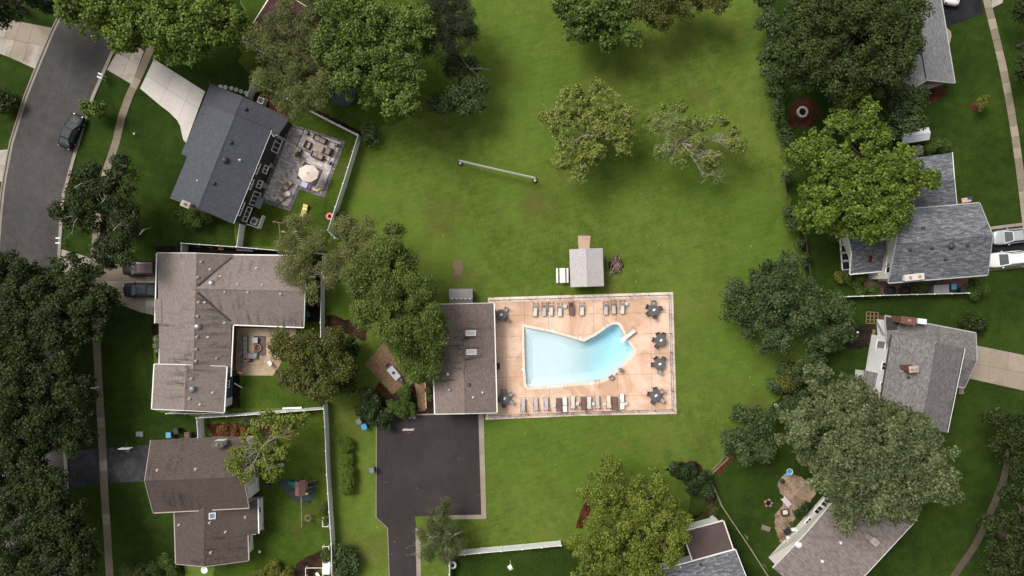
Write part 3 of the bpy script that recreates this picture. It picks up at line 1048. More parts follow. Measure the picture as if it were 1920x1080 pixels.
fence('white board fence running from house side to corner behind patio', [(473, 152), (523, 177.5), (571, 202), (671, 252.5)])
fence('short white board fence closing the side strip by the dark roofed house', [(473, 154.5), (463, 180)], start_post=False)
fence('white board fence between the patio yard and the open lawn', [(671, 254), (643, 345), (614.6, 431.7)], start_post=False)
fence('short white board fence dipping under the grey green tree', [(614.6, 433), (628, 447)], start_post=False)
fence('white board fence linking the dark roofed house to the brown one', [(449.5, 421), (443.7, 462)])
fence('long white board fence just north of the L-shaped brown house', [(340, 456), (443, 463), (520, 469.5), (605, 476)])
fence('short white board fence at the front corner of the L-shaped brown house', [(340, 457.5), (339.5, 476)], start_post=False)
fence('white board fence beside the big tree, east of the L-shaped house', [(605, 477), (602, 530), (601, 605), (601.5, 660)], start_post=False)
fence('low white board fence south of the L-shaped house garage', [(312, 775.5), (419, 775.5)], z=1.2)
fence('white board fence dividing the courtyard garden from the play yard', [(368.5, 784), (425, 780.5), (500, 775.5), (606, 767)])
fence('short white board fence between bins and flower bed', [(369, 786), (371, 821)], start_post=False)
fence('long white board fence east of the play yard, running to the photo bottom', [(606.5, 757), (609, 800), (612.5, 890), (617, 960), (621, 1020), (623, 1100)])
fence('white board fence by the ring, south of the parking lot', [(843, 1043), (900, 1037), (980, 1030), (1052, 1023)], z=1.7)
fence('short white board fence running down from the white ring', [(843, 1045), (842, 1110)], z=1.7, start_post=False)
fence('white board fence along the bins south of the slate roofed east house', [(1585, 556.5), (1650, 554), (1720, 552), (1817, 549.5)], z=1.7)


def wire_fence(name, label, px, z, m, cat='fence', bay=2.4, mesh=True, group=None, rail=0.022, picket=0.14):
    w = [Vector((p.x, p.y, 0)) for p in PL(px, z)]
    root = empty(name, w[0], 0, label, cat, group)
    for si in range(len(w) - 1):
        a, b = w[si], w[si + 1]
        L = (b - a).length
        k = max(1, round(L / bay))
        for i in range(k + (1 if si == len(w) - 2 else 0)):
            p = lerp(a, b, i / k)
            mk('post', MB().tube(p, p + Vector((0, 0, z + .05)), 0.035, n=6), m, root)
        mk('top_rail', MB().tube(a + Vector((0, 0, z)), b + Vector((0, 0, z)), rail, n=6), m, root)
        mk('bottom_rail', MB().tube(a + Vector((0, 0, .1)), b + Vector((0, 0, .1)), 0.018, n=6), m, root)
        if mesh:
            mb = MB()
            n = int(L / picket)
            for i in range(1, n):
                p = lerp(a, b, i / n)
                mb.add([p + Vector((-.008, 0, .1)), p + Vector((.006, -.008, .1)), p + Vector((.006, .008, .1)), p + Vector((-.008, 0, z)), p + Vector((.006, -.008, z)), p + Vector((.006, .008, z))], [(0, 1, 4, 3), (1, 2, 5, 4), (2, 0, 3, 5)])
            o = mk('pickets', mb, m, root)
            o['kind'] = 'stuff'
    return root


IRON = mat('dark_iron', (0.045, 0.036, 0.034), 0.6, 0.3, 5.0, 0.3)
wire_fence('pool_fence', 'dark metal picket fence around the peach pool terrace', [(918, 563.5), (1258, 553), (1264, 771), (1100, 775.5), (917, 783), (917, 778)], 1.25, IRON)
RUST = mat('pale_rail', (0.34, 0.29, 0.23), 0.7, 0.2)
wire_fence('wire_fence', 'thin pale wire fence zigzagging beside the south house', [(1366, 859), (1330, 894), (1356, 952), (1410, 1032), (1452, 1098)], 1.2, RUST, rail=0.03)
wire_fence('dark_fence', 'dark wooden rail fence on the lot line west of the slate roofed house', [(1509, 436), (1517, 490), (1527, 560)], 1.3, DWOOD, rail=0.10)
# brown timber border north of the patio fence
wire_fence('timber_border', 'low brown timber rail north of the white patio fence', [(577, 150), (625, 205), (682, 236)], 0.5, DWOOD, rail=0.06, mesh=False)


# ---------------------------------------------------------------- houses
def inside(pt, poly):
    x, y = pt[0], pt[1]
    c = False
    n = len(poly)
    for i in range(n):
        a, b = poly[i], poly[i - 1]
        if (a[1] > y) != (b[1] > y) and x < (b[0] - a[0]) * (y - a[1]) / (b[1] - a[1]) + a[0]:
            c = not c
    return c


class House:
    def __init__(s, name, label, base_px, cat='house', zb=0.0, group=None):
        s.root = empty(name, P(*base_px), 0, label, cat, group)
        s.planes = []

    def slope(s, pts, m, t=0.16):
        n = Vector((0, 0, 0))
        for i in range(len(pts)):
            n += pts[i].cross(pts[(i + 1) % len(pts)])
        n.normalize()
        if n.z < 0:
            n = -n
        s.planes.append((sum(pts, Vector()) / len(pts), n, pts))
        return mk('roof_slope', MB().slab(pts, t), m, s.root, uv=True)

    def hit(s, x, y):
        """spot on the roof under photo pixel (x, y): point, normal"""
        o = Vector((0, 0, H))
        d = P(x, y, 0) - o
        best = None
        for c, n, pts in s.planes:
            den = d.dot(n)
            if abs(den) < 1e-6:
                continue
            p = o + d * ((c - o).dot(n) / den)
            if inside(p, pts) and (best is None or p.z > best[0].z):
                best = (p, n)
        return best or (P(x, y, 3.0), Vector((0, 0, 1)))

    def gutter(s, a, b, m=None, w=0.13, h=0.12, dz=-0.07):
        m = m or WPAINT
        c = s.planes[-1][0]
        d = (b - a).normalized()
        nn = Vector((d.y, -d.x, 0))
        if (a - s.root.location).dot(nn) < 0 and False:
            nn = -nn
        mid = (a + b) / 2
        if (mid + nn * 0.1 - s.cen).length < (mid - s.cen).length:
            nn = -nn
        off = nn * (w / 2 + 0.004) + Vector((0, 0, dz))
        return mk('gutter', MB().beam(a + off, b + off, w, h), m, s.root)

    def rake(s, a, b, m=None, w=0.07):
        m = m or WPAINT
        d = (b - a).normalized()
        nn = Vector((d.y, -d.x, 0)).normalized()
        mid = (a + b) / 2
        if (mid + nn * 0.1 - s.cen).length < (mid - s.cen).length:
            nn = -nn
        off = nn * (w / 2 + 0.004) + Vector((0, 0, -0.06))
        return mk('rake_board', MB().beam(a + off, b + off, w, 0.2), m, s.root)

    def gable(s, A, B, C, D, R1, R2, ze, zr, roof, wall, over=0.45, gut=(1, 1), rakes=(1, 1), ridge=None, trim=None, wall_z=0.0, ends=(1, 1), gover=0.3):
        """A-B and D-C are the eaves, R1-R2 the ridge (R1 above A-D)"""
        A, B, C, D = (P(*p, ze) for p in (A, B, C, D))
        R1, R2 = P(*R1, zr), P(*R2, zr)
        s.cen = (A + B + C + D) / 4
        s.slope([A, B, R2, R1], roof)
        s.slope([C, D, R1, R2], roof)
        cap = MB()
        d = (R2 - R1).normalized()
        o1, o2 = (A - R1), (D - R1)
        o1 = (o1 - d * o1.dot(d)).normalized() * 0.17
        o2 = (o2 - d * o2.dot(d)).normalized() * 0.17
        up = Vector((0, 0, 0.035))
        cap.add([R1 + o1 + up * .6, R1 + up, R1 + o2 + up * .6, R2 + o1 + up * .6, R2 + up, R2 + o2 + up * .6], [(0, 1, 4, 3), (1, 2, 5, 4)])
        mk('ridge_cap', cap, ridge or roof, s.root, uv=True)
        if gut[0]:
            s.gutter(A, B, trim)
        if gut[1]:
            s.gutter(D, C, trim)
        for k, (E, R, F) in enumerate(((A, R1, D), (B, R2, C))):
            if rakes[k]:
                s.rake(E, R, trim)
                s.rake(F, R, trim)
        u, v = (B - A), (D - A)
        u.z = v.z = 0
        u.normalize()
        v.normalize()
        g0, g1 = (gover if ends[0] else 0.0), (gover if ends[1] else 0.0)
        a = A + u * g0 + v * over
        b = B - u * g1 + v * over
        c = C - u * g1 - v * over
        d_ = D + u * g0 - v * over
        half = max(1.0, (((A + D) / 2 - A)).length)
        sl = (zr - ze) / half
        zt = ze + sl * over - 0.17
        r1 = R1 + u * g0
        r2 = R2 - u * g1
        q = [Vector((p.x, p.y, wall_z)) for p in (a, b, c, d_)]
        tp = [Vector((p.x, p.y, zt)) for p in (a, b, c, d_)]
        ap = [Vector((r1.x, r1.y, zr - 0.19)), Vector((r2.x, r2.y, zr - 0.19))]
        mb = MB().add(q + tp + ap, [(0, 1, 5, 4), (2, 3, 7, 6), (1, 2, 6, 9, 5), (3, 0, 4, 8, 7), (4, 5, 9, 8), (6, 7, 8, 9)])
        w = mk('wall', mb, wall, s.root, uv=True)
        return q

    def window(s, p, q, t, zc, w, h, frame=None, mull=1, pane=None, name='window', off=0.0):
        """window on the wall line p-q, t metres from p (or a share if below 1)"""
        p, q = Vector((p.x, p.y, 0)), Vector((q.x, q.y, 0))
        d = (q - p)
        L = d.length
        d.normalize()
        nn = Vector((d.y, -d.x, 0))
        c = s.cen.copy()
        c.z = 0
        if ((p + q) / 2 + nn - c).length < ((p + q) / 2 - nn - c).length:
            nn = -nn
        x = p + d * (t * L if t <= 1 else t) + nn * off
        fw = 0.09
        mb = MB()
        z0, z1 = zc - h / 2, zc + h / 2
        def bar(a0, b0, a1, b1):
            vs_ = [x + d * u_ + nn * e + Vector((0, 0, z_)) for e in (0.0, 0.06) for u_, z_ in ((a0, b0), (a1, b0), (a1, b1), (a0, b1))]
            mb.add(vs_, [(3, 2, 1, 0), (4, 5, 6, 7), (0, 1, 5, 4), (1, 2, 6, 5), (2, 3, 7, 6), (3, 0, 4, 7)])
        bar(-w / 2, z0, w / 2, z0 + fw)
        bar(-w / 2, z1 - fw, w / 2, z1)
        bar(-w / 2, z0 + fw, -w / 2 + fw, z1 - fw)
        bar(w / 2 - fw, z0 + fw, w / 2, z1 - fw)
        for i in range(mull):
            m_ = -w / 2 + w * (i + 1) / (mull + 1)
            bar(m_ - .03, z0 + fw, m_ + .03, z1 - fw)
        o = mk(name, mb, frame or WPAINT, s.root)
        e = nn * 0.025
        f = [x + e + d * u_ + Vector((0, 0, z_)) for u_, z_ in ((-w / 2 + .05, z0 + .05), (w / 2 - .05, z0 + .05), (w / 2 - .05, z1 - .05), (-w / 2 + .05, z1 - .05))]
        mk('pane', MB().quad(*f), pane or GLASS, o)
        sill = MB().beam(x + nn * .05 - d * (w / 2 + .06) + Vector((0, 0, z0 - .03)), x + nn * .05 + d * (w / 2 + .06) + Vector((0, 0, z0 - .03)), 0.12, 0.05)
        mk('sill', sill, frame or WPAINT, o)
        return o

    def box_vent(s, x, y, w=0.3, m=None, hgt=0.16):
        p, n = s.hit(x, y)
        mb = MB().box(p - Vector((0, 0, .12)), w, w, hgt + .12, rnd.uniform(-.1, .1), 0.03)
        mb.box(p + Vector((0, 0, -.02)), w * 1.5, w * 1.5, 0.04)
        return mk('roof_vent', mb, m or METAL, s.root)

    def pipe(s, x, y, m=None, r=0.06, hgt=0.35):
        p, n = s.hit(x, y)
        mb = MB().lathe(p - Vector((0, 0, .1)), [(r * 2.2, 0), (r * 2.0, .13), (r, .17), (r, hgt + .1)], 10)
        return mk('vent_pipe', mb, m or METAL, s.root)

    def dome(s, x, y, r=0.32, m=None, hgt=0.3):
        p, n = s.hit(x, y)
        pr = [(r * 1.25, -.1), (r * 1.25, .03), (r * .8, .05), (r * .8, hgt * .4), (r, hgt * .42)] + [(r * math.cos(t), hgt * .42 + hgt * .58 * math.sin(t)) for t in (0.4, 0.8, 1.2)] + [(0.03, hgt)]
        return mk('roof_fan', MB().lathe(p, pr, 18), m or METAL, s.root, smooth=True)

    def skylight(s, x, y, w, l, rz, frame=None, pane=None):
        p, n = s.hit(x, y)
        q = Vector((0, 0, 1)).rotation_difference(n).to_matrix() @ Matrix.Rotation(rz, 3, 'Z')
        mb = MB()
        for (ax, ay, bx, by) in ((-w / 2, -l / 2, w / 2, -l / 2 + .1), (-w / 2, l / 2 - .1, w / 2, l / 2), (-w / 2, -l / 2 + .1, -w / 2 + .1, l / 2 - .1), (w / 2 - .1, -l / 2 + .1, w / 2, l / 2 - .1)):
            vs_ = [p + q @ Vector((x_, y_, z_)) for z_ in (-.05, .13) for x_, y_ in ((ax, ay), (bx, ay), (bx, by), (ax, by))]
            mb.add(vs_, [(3, 2, 1, 0), (4, 5, 6, 7), (0, 1, 5, 4), (1, 2, 6, 5), (2, 3, 7, 6), (3, 0, 4, 7)])
        o = mk('skylight', mb, frame or WPAINT, s.root)
        mk('pane', MB().quad(*[p + q @ Vector((x_, y_, .115)) for x_, y_ in ((-w / 2 + .06, -l / 2 + .06), (w / 2 - .06, -l / 2 + .06), (w / 2 - .06, l / 2 - .06), (-w / 2 + .06, l / 2 - .06))]), pane or GLASS, o)
        return o

    def chimney(s, x, y, w, l, rz, ztop, m, cap=None, flues=1, zbot=0.0):
        c = P(x, y, ztop)
        c.z = zbot
        o = mk('chimney', MB().box(c, w, l, ztop - zbot, rz, 0.02), m, s.root)
        mk('chimney_cap', MB().box(c + Vector((0, 0, ztop - zbot)), w + .14, l + .14, 0.09, rz, 0.02), cap or M_CONC_OLD, o)
        r = Matrix.Rotation(rz, 3, 'Z')
        big, ax = max(w, l), (Vector((1, 0, 0)) if w > l else Vector((0, 1, 0)))
        for i in range(flues):
            t = (i - (flues - 1) / 2) * big * 0.5
            f = c + r @ (ax * t) + Vector((0, 0, ztop - zbot + .09))
            fl = mk('flue', MB().lathe(f, [(.15, 0), (.15, .22), (.11, .22), (.11, .05)], 10), mat('clay_flue', (0.42, 0.33, 0.27), 0.85), o)
        return o


def mat_siding(name, col, step=0.16):
    m, nt, b = base(name, 0.6, 0.3)
    p = pos(nt)
    sp = nt.nodes.new('ShaderNodeSeparateXYZ')
    nt.links.new(p, sp.inputs[0])
    md = nt.nodes.new('ShaderNodeMath')
    md.operation = 'FRACT'
    dv = nt.nodes.new('ShaderNodeMath')
    dv.operation = 'DIVIDE'
    dv.inputs[1].default_value = step
    nt.links.new(sp.outputs['Z'], dv.inputs[0])
    nt.links.new(dv.outputs[0], md.inputs[0])
    f = noise(nt, p, 2.0, 4)
    nt.links.new(mixcol(nt, f, tuple(c * .85 for c in col), tuple(min(1, c * 1.1) for c in col)), b.inputs['Base Color'])
    bump(nt, md.outputs[0], 0.6, 0.02, b)
    return m


SH_SLATE = mat_shingle('blue_black_shingles', [(0.052, 0.055, 0.068), (0.075, 0.079, 0.097), (0.102, 0.107, 0.128)], grain=0.7)
SH_BROWN = mat_shingle('weathered_brown_shingles', [(0.145, 0.115, 0.104), (0.215, 0.178, 0.164), (0.285, 0.242, 0.225)], streak=0.9, grain=0.7)
SH_CHOC = mat_shingle('dark_brown_shingles', [(0.060, 0.044, 0.041), (0.090, 0.068, 0.063), (0.122, 0.095, 0.088)], streak=0.75, grain=0.7)
SH_POOL = mat_shingle('pool_house_shingles', [(0.120, 0.090, 0.080), (0.190, 0.148, 0.133), (0.265, 0.215, 0.196)], streak=1.0, grain=0.7)
SH_MIX = mat_shingle('blue_grey_mixed_shingles', [(0.042, 0.045, 0.056), (0.125, 0.130, 0.148), (0.30, 0.31, 0.335)], bw=0.62, bh=0.17, grain=0.62)
SH_GREY = mat_shingle('light_grey_shingles', [(0.11, 0.11, 0.115), (0.19, 0.19, 0.20), (0.29, 0.29, 0.30)], grain=0.55)
SH_TAUPE = mat_shingle('grey_taupe_shingles', [(0.085, 0.078, 0.078), (0.165, 0.155, 0.155), (0.255, 0.242, 0.240)], grain=0.6, streak=0.35)
SH_SE = mat_shingle('pinkish_brown_shingles', [(0.12, 0.098, 0.092), (0.205, 0.172, 0.165), (0.295, 0.258, 0.248)], bw=0.5, bh=0.2, grain=0.6, streak=0.15)
SH_RED = mat_shingle('dark_red_shingles', [(0.030, 0.012, 0.012), (0.060, 0.026, 0.025), (0.095, 0.05, 0.046)])
SH_SHED = mat_shingle('bleached_shed_shingles', [(0.36, 0.33, 0.335), (0.44, 0.41, 0.415), (0.53, 0.50, 0.50)], grain=0.7)
SD_DARK = mat_siding('dark_siding', (0.033, 0.029, 0.027))
SD_WHITE = mat_siding('white_siding', (0.80, 0.80, 0.80))
SD_CREAM = mat_siding('cream_siding', (0.72, 0.69, 0.64))
SD_BLUE = mat_siding('blue_siding', (0.075, 0.105, 0.18))
SD_TAN = mat_siding('tan_siding', (0.42, 0.37, 0.32))
SD_BROWN = mat_siding('brown_siding', (0.12, 0.085, 0.065))

GTRIM = mat('grey_trim', (0.36, 0.36, 0.37), 0.55, 0.08)
# ---- north west house: blue-black roof, two storeys, low garage and porch
h = House('slate_roofed_house', 'two-storey house with blue-black shingle roof and dark siding beside paver patio', (440, 320))
h.cen = P(440, 250, 3)
q = h.gable((391, 197.3), (319, 371), (437.5, 419), (509, 243.5), (440.6, 215.4), (371, 389.5), 5.4, 7.1, SH_SLATE, SD_DARK, trim=mat('dark_trim', (0.05, 0.052, 0.06), 0.5), gut=(0, 0))
h.gutter(P(509, 243.5, 5.4), P(437.5, 419, 5.4), WPAINT, w=0.045, h=0.08)
wall_e = (q[3], q[2])
L_e = (q[2] - q[3]).length
for t, zc, w_, h_, mu in ((0.075, 1.15, 1.9, 2.1, 2), (0.37, 1.6, 1.0, 1.3, 1), (0.545, 1.6, 1.0, 1.3, 1), (0.71, 1.2, 1.8, 2.1, 2), (0.90, 1.65, 1.9, 1.4, 2)):
    h.window(q[3], q[2], t, zc, w_, h_, mull=mu)
for t in (0.40, 0.58, 0.86):
    h.window(q[3], q[2], t, 4.2, 1.3 if t < .8 else 1.7, 1.2)
# garage wing
gq = h.gable((394, 158), (372, 213), (516, 262), (543, 222), (454, 181.7), (437, 224), 2.75, 4.3, SH_SLATE, SD_DARK, trim=mat('dark_trim', (0, 0, 0)), gut=(0, 0), rakes=(1, 0), ends=(1, 0))
# porch roof along the front
h.slope([P(372, 213, 2.75), P(339.6, 288, 2.75), P(351, 293.5, 3.25), P(388, 217, 3.6)], SH_SLATE)
h.chimney(348, 383, 0.95, 0.6, math.radians(-22), 7.6, mat('buff_brick', (0.36, 0.25, 0.19), 0.9, 0.25, 6.0), flues=1)
h.dome(422, 300, 0.33, mat('dark_vent', (0.045, 0.048, 0.056), 0.5))
for x, y in ((433, 267), (401, 344), (461, 204.6)):
    h.dome(x, y, 0.2, mat('dark_vent', (0, 0, 0)), 0.22)
h.pipe(450, 300, PALEPL)
h.pipe(372, 339, METAL)
mk('downpipe', MB().path([P(507, 247, 5.3), P(513, 256, 5.0), P(519, 253, 4.6), P(535, 262, 0.2)], 0.05, 6), WPAINT, h.root)

# ---- west house: L-shaped, one storey
h = House('l_shaped_house', 'long L-shaped one-storey house with stained brown roof and white gutters', (420, 590))
TW = SD_BROWN
q1 = h.gable((295, 474.5), (299, 683), (431.5, 700), (437, 478), (368.8, 475), (362.5, 692), 2.8, 4.9, SH_BROWN, TW, gut=(0, 0), rakes=(1, 0), ends=(1, 0))
h.gutter(P(294.5, 475, 2.8), P(291, 606, 2.8))
h.slope([P(291, 560, 2.86), P(289, 606, 2.70), P(303, 606, 3.1), P(303, 560, 3.1)], SH_BROWN)
h.gutter(P(302, 607, 2.8), P(299, 682, 2.8))
q2 = h.gable((366, 477.5), (576, 480), (569.5, 613), (434, 608), (368, 541), (571.5, 545.5), 2.8, 4.88, SH_BROWN, TW, gut=(0, 0), rakes=(0, 1), ends=(0, 1))
h.cen = P(500, 545, 2.8)
h.gutter(P(437, 608.3, 2.8), P(569.5, 613.2, 2.8))
h.gutter(P(433, 474.8, 2.8) + Vector((0, -.25, 0)), P(576, 480, 2.8))
h.cen = P(365, 640, 2.8)
h.gutter(P(436.5, 609, 2.8), P(432, 706, 2.8))
q3 = h.gable((289.8, 683), (285, 766.5), (419.5, 773), (424.5, 687.5), (349, 684.5), (345.5, 769), 3.25, 4.9, SH_BROWN, SD_BLUE, gut=(1, 1), rakes=(1, 1), over=0.4)
h.window(q3[3], q3[2], 0.42, 1.7, 0.9, 0.9)
mk('white_door', MB().beam(lerp(q3[3], q3[2], .78) + Vector((.03, 0, 1.05)), lerp(q3[3], q3[2], .98) + Vector((.03, 0, 1.05)), 0.05, 2.1), WPAINT, h.root)
for x, y in ((371.7, 567), (370, 593), (369, 632), (367.5, 655), (367, 677), (377, 491), (446, 534), (492, 535), (422, 547), (465, 548), (526.5, 551), (358.5, 710), (355, 747.5), (406, 672), (371, 520)):
    h.box_vent(x, y, 0.24, M_CONC_OLD)
h.dome(370, 612.5, 0.34, METAL)
h.dome(396, 531, 0.34, METAL)
h.dome(360.6, 729.5, 0.36, mat('verdigris_metal', (0.20, 0.24, 0.23), 0.5, 0.15, 4, 0.4, 0.4))
for x, y in ((384, 567), (421, 605.5), (399, 736), (375, 758.5), (413, 518), (481, 503), (394, 505), (390, 632)):
    h.pipe(x, y, PALEPL, 0.06, 0.3)
FLASH = mat('valley_flashing', (0.075, 0.058, 0.052), 0.9, 0.3, 3)
for a_, b_ in (((436, 482), (371, 535)), ((371, 549), (431, 601))):
    pts_ = [h.hit(lerp(a_[0], b_[0], t_ / 8), lerp(a_[1], b_[1], t_ / 8))[0] + Vector((0, 0, .02)) for t_ in range(9)]
    mk('valley', MB().path(pts_, 0.13, 5), FLASH, h.root)
# bench boxes along the courtyard wall
for y0, y1 in ((613, 632), (634, 662), (674, 682)):
    mk('wall_bench', MB().box(P(438.5, (y0 + y1) / 2), 0.42, (y1 - y0) * S, 0.5, 0, 0.02), M_CONC_OLD, h.root)

# ---- south west house: two storeys, dark brown roof, low rear wing
h = House('dark_brown_house', 'two-storey house with dark brown roof and white siding beside playground', (375, 900))
q = h.gable((283, 825.5), (459, 818), (466.7, 952), (287.5, 961), (272, 901.7), (456, 894), 4.3, 6.4, SH_CHOC, SD_WHITE, over=0.8, gut=(0, 1), trim=mat('beige_trim', (0.36, 0.30, 0.27), 0.6))
h.window(q[1], q[2], 0.62, 3.3, 0.9, 1.3)
h.window(q[1], q[2], 0.30, 3.3, 1.1, 1.3)
h.window(q[1], q[2], 0.80, 1.5, 0.7, 0.9)
qa = h.gable((327, 955), (330, 1057), (465.5, 1051), (462, 950), (383, 952), (382.5, 1062), 2.9, 4.6, SH_CHOC, SD_WHITE, gut=(1, 1), rakes=(0, 1), ends=(0, 1), trim=mat('beige_trim', (0, 0, 0)))
h.slope([P(440, 956, 3.55), P(482.5, 935, 2.85), P(484, 1000.5, 2.85), P(420, 1008, 3.8)], SH_CHOC)
h.cen = P(440, 970, 3)
h.gutter(P(482.5, 935, 2.85), P(484, 1000.5, 2.85))
wq = MB().prism([p for p in PL([(440, 938), (485.5, 938), (486.5, 996), (440, 998)], 1.4)], 0, 2.55)
mk('rear_wall', wq, SD_WHITE, h.root)
h.window(P(485.5, 940, 1.4), P(486.5, 996, 1.4), 0.3, 1.4, 0.8, 1.2)
h.window(qa[3], qa[2], 0.72, 1.5, 0.7, 1.1)
h.chimney(408, 833, 1.2, 0.6, 0.03, 5.9, SD_WHITE, cap=mat('soot_cap', (0.10, 0.09, 0.085), 0.8), flues=1, zbot=3.5)
for x, y in ((295, 882), (367, 880), (393, 980), (395, 1036)):
    h.box_vent(x, y, 0.24, M_CONC_OLD)
h.skylight(398, 967, 0.75, 0.75, 0, pane=mat('skylight_glass', (0.16, 0.24, 0.38), 0.1))
h.pipe(336, 984, PALEPL)
h.pipe(423, 997, PALEPL)
h.box_vent(460, 970, 0.26, M_CONC_OLD)
mk('satellite_dish', MB().lathe(P(384, 1068, 3.2), [(.05, 0), (.3, .06), (.42, .16), (.40, .17), (.05, .04)], 14), PALEPL, h.root)

# ---- pool house
h = House('pool_house', 'low pool house with streaked brown roof between tree and pool terrace', (870, 670), 'pool house')
h.cen = P(870, 670, 3)
q = h.gable((809, 571), (816, 776), (931, 773.5), (925.5, 568.5), (866, 570), (871.7, 775), 2.8, 4.1, SH_POOL, SD_TAN, over=0.6)
WSKY = mat('frosted_skylight', (0.50, 0.50, 0.51), 0.35, 0.05)
h.skylight(882.5, 624.5, 1.25, 0.65, 0, pane=WSKY)
h.skylight(883.5, 660, 1.25, 0.65, 0, pane=WSKY)
h.pipe(840, 701.5, PALEPL, 0.09)
h.dome(843, 731, 0.2, METAL, 0.3)
h.dome(879, 721.5, 0.19, mat('rusty_cap', (0.10, 0.065, 0.05), 0.8), 0.15)
h.pipe(905, 736, PALEPL)
h.pipe(887, 745, PALEPL)
h.window(q[2], q[3], 0.3, 1.5, 1.6, 1.0)
h.window(q[2], q[3], 0.7, 1.1, 1.0, 2.1, name='door', mull=0, pane=DWOOD)

# ---- garden shed on the lawn
h = House('garden_shed', 'small shed with bleached grey gable roof on the open lawn', (1100, 502), 'shed')
q = h.gable((1067.5, 467.5), (1070, 538.5), (1132.5, 536.5), (1130, 465), (1098.5, 466), (1101, 537.5), 2.2, 2.85, SH_SHED, SD_TAN, gut=(0, 0), rakes=(0, 0), over=0.25)
h.window(q[0], q[3], 0.5, 1.05, 1.3, 2.0, name='door', mull=1, pane=DWOOD)

# ---- north east house
h = House('light_grey_house', 'one-storey house with light grey roof beside the black driveway', (1730, 60))
q = h.gable((1752, -75), (1790, 155.5), (1688, 181), (1646, -50), (1697, -65), (1737, 150), 2.7, 4.4, SH_GREY, BRICKRED, trim=GTRIM)
h.slope([P(1700, 148, 3.0), P(1772, 156, 2.6), P(1722, 173.5, 2.5), P(1690, 178, 2.6)], SH_GREY)
mk('snow_guard', MB().beam(P(1727, 92, 4.5), P(1736, 146, 4.5), 0.08, 0.08), IRON, h.root)
mk('front_step', MB().prism(PL([(1774, 52), (1782, 60), (1783, 68), (1779, 84), (1777, 84)]), 0.0, 0.12), M_WALK2, h.root)

# ---- east house: blue-grey mixed shingles
h = House('blue_grey_house', 'two-storey house with mottled blue-grey roof and cream siding behind two pale cars', (1740, 430))
qn = h.gable((1690, 300), (1785, 286), (1794, 386), (1698, 396), (1690, 345), (1790, 336), 2.8, 4.4, SH_MIX, SD_CREAM, gut=(0, 0), rakes=(0, 0))
h.planes.pop()
h.cen = P(1730, 340, 3)
h.rake(P(1785, 286, 2.8), P(1789, 336, 4.4))
h.rake(P(1794, 386, 2.8), P(1789, 336, 4.4))
q = h.gable((1684.7, 394), (1836.6, 381), (1851.6, 515), (1666, 530), (1680, 457), (1861, 441), 5.2, 7.5, SH_MIX, SD_CREAM, trim=GTRIM)
for t in (0.56, 0.66, 0.76, 0.86):
    h.window(q[0], q[3], t, 4.3, 0.85, 1.0, mull=0)
h.window(q[0], q[3], 0.25, 4.3, 1.0, 1.1)
qs = h.gable((1588, 432), (1662, 424), (1653, 508), (1594, 513.5), (1597, 474), (1658, 466), 2.75, 3.9, SH_MIX, SD_CREAM, rakes=(1, 0), gut=(0, 1), ends=(1, 0))
for t in (0.16, 0.39, 0.62, 0.85):
    h.window(qs[0], qs[3], t, 1.35, 1.25, 1.9, mull=0)
h.skylight(1631, 485, 0.65, 1.1, 0.08, frame=WOOD)
h.planes = [pl_ for pl_ in h.planes]
h.chimney(1714, 519.5, 2.2, 0.62, math.radians(6), 5.9, SD_CREAM, cap=M_CONC, flues=2, zbot=0.0)
h.dome(1783, 461, 0.34, mat('dark_vent', (0, 0, 0)), 0.4)
for x, y in ((1747, 465), (1814, 459.5), (1706, 468), (1773, 486), (1731, 428)):
    h.dome(x, y, 0.17, mat('dark_vent', (0, 0, 0)), 0.24)
h.skylight(1706, 384, 0.9, 0.5, 0.1, pane=WSKY)
mk('lower_wall', MB().prism(PL([(1632, 509), (1668, 515), (1668, 524), (1641, 519)], 1.2), 0, 2.4), SD_CREAM, h.root)

# ---- south east house beside the concrete driveway
h = House('grey_taupe_house', 'two-storey house with worn grey roof, white west wall and garage wing', (1720, 700))
qg = h.gable((1660, 592.5), (1829.5, 625), (1808.5, 726.5), (1668, 696), (1663, 640), (1831, 677), 2.7, 4.5, SH_TAUPE, SD_WHITE, rakes=(1, 1), trim=GTRIM)
q = h.gable((1673, 627), (1645, 792), (1774.5, 811), (1807, 653.5), (1754.5, 642), (1727, 802), 5.4, 7.3, SH_TAUPE, SD_WHITE, rakes=(0, 1), trim=IRON)
h.gutter(P(1807, 653.5, 5.4) + Vector((0.12, 0, 0)), P(1774.5, 811, 5.4) + Vector((0.12, 0, 0)), WPAINT, w=0.08)
LOUV = mat('grey_louvre', (0.20, 0.20, 0.21), 0.6)
h.window(q[0], q[1], 0.11, 2.6, 1.0, 1.9, mull=0, pane=LOUV)
h.window(q[0], q[1], 0.58, 4.5, 0.5, 1.1, mull=0)
h.window(q[0], q[1], 0.36, 4.2, 1.0, 1.2)
h.slope([P(1621, 694, 2.6), P(1620, 724, 2.6), P(1652, 728, 3.0), P(1649, 700, 3.0)], SH_TAUPE)
mk('lean_to_wall', MB().prism(PL([(1623, 697), (1622, 722), (1650, 724), (1650, 701)], 2.5), 0, 2.4), SD_WHITE, h.root)
h.chimney(1713, 692, 0.95, 0.62, 0.12, 7.9, BRICKRED, flues=2, zbot=5.5)
h.chimney(1703.5, 601, 1.75, 0.72, -0.12, 4.9, BRICKRED, cap=BRICKRED, flues=1)
mk('white_flue_box', MB().box(P(1728, 602.5, 4.0) - Vector((0, 0, 4.0)), 1.0, 0.62, 4.2, -0.12, 0.02), WPAINT, h.root)
h.dome(1692, 694, 0.16, PALEPL, 0.25)
h.dome(1703, 708, 0.14, mat('dark_vent', (0, 0, 0)), 0.2)
h.box_vent(1738, 667, 0.34, LOUV)
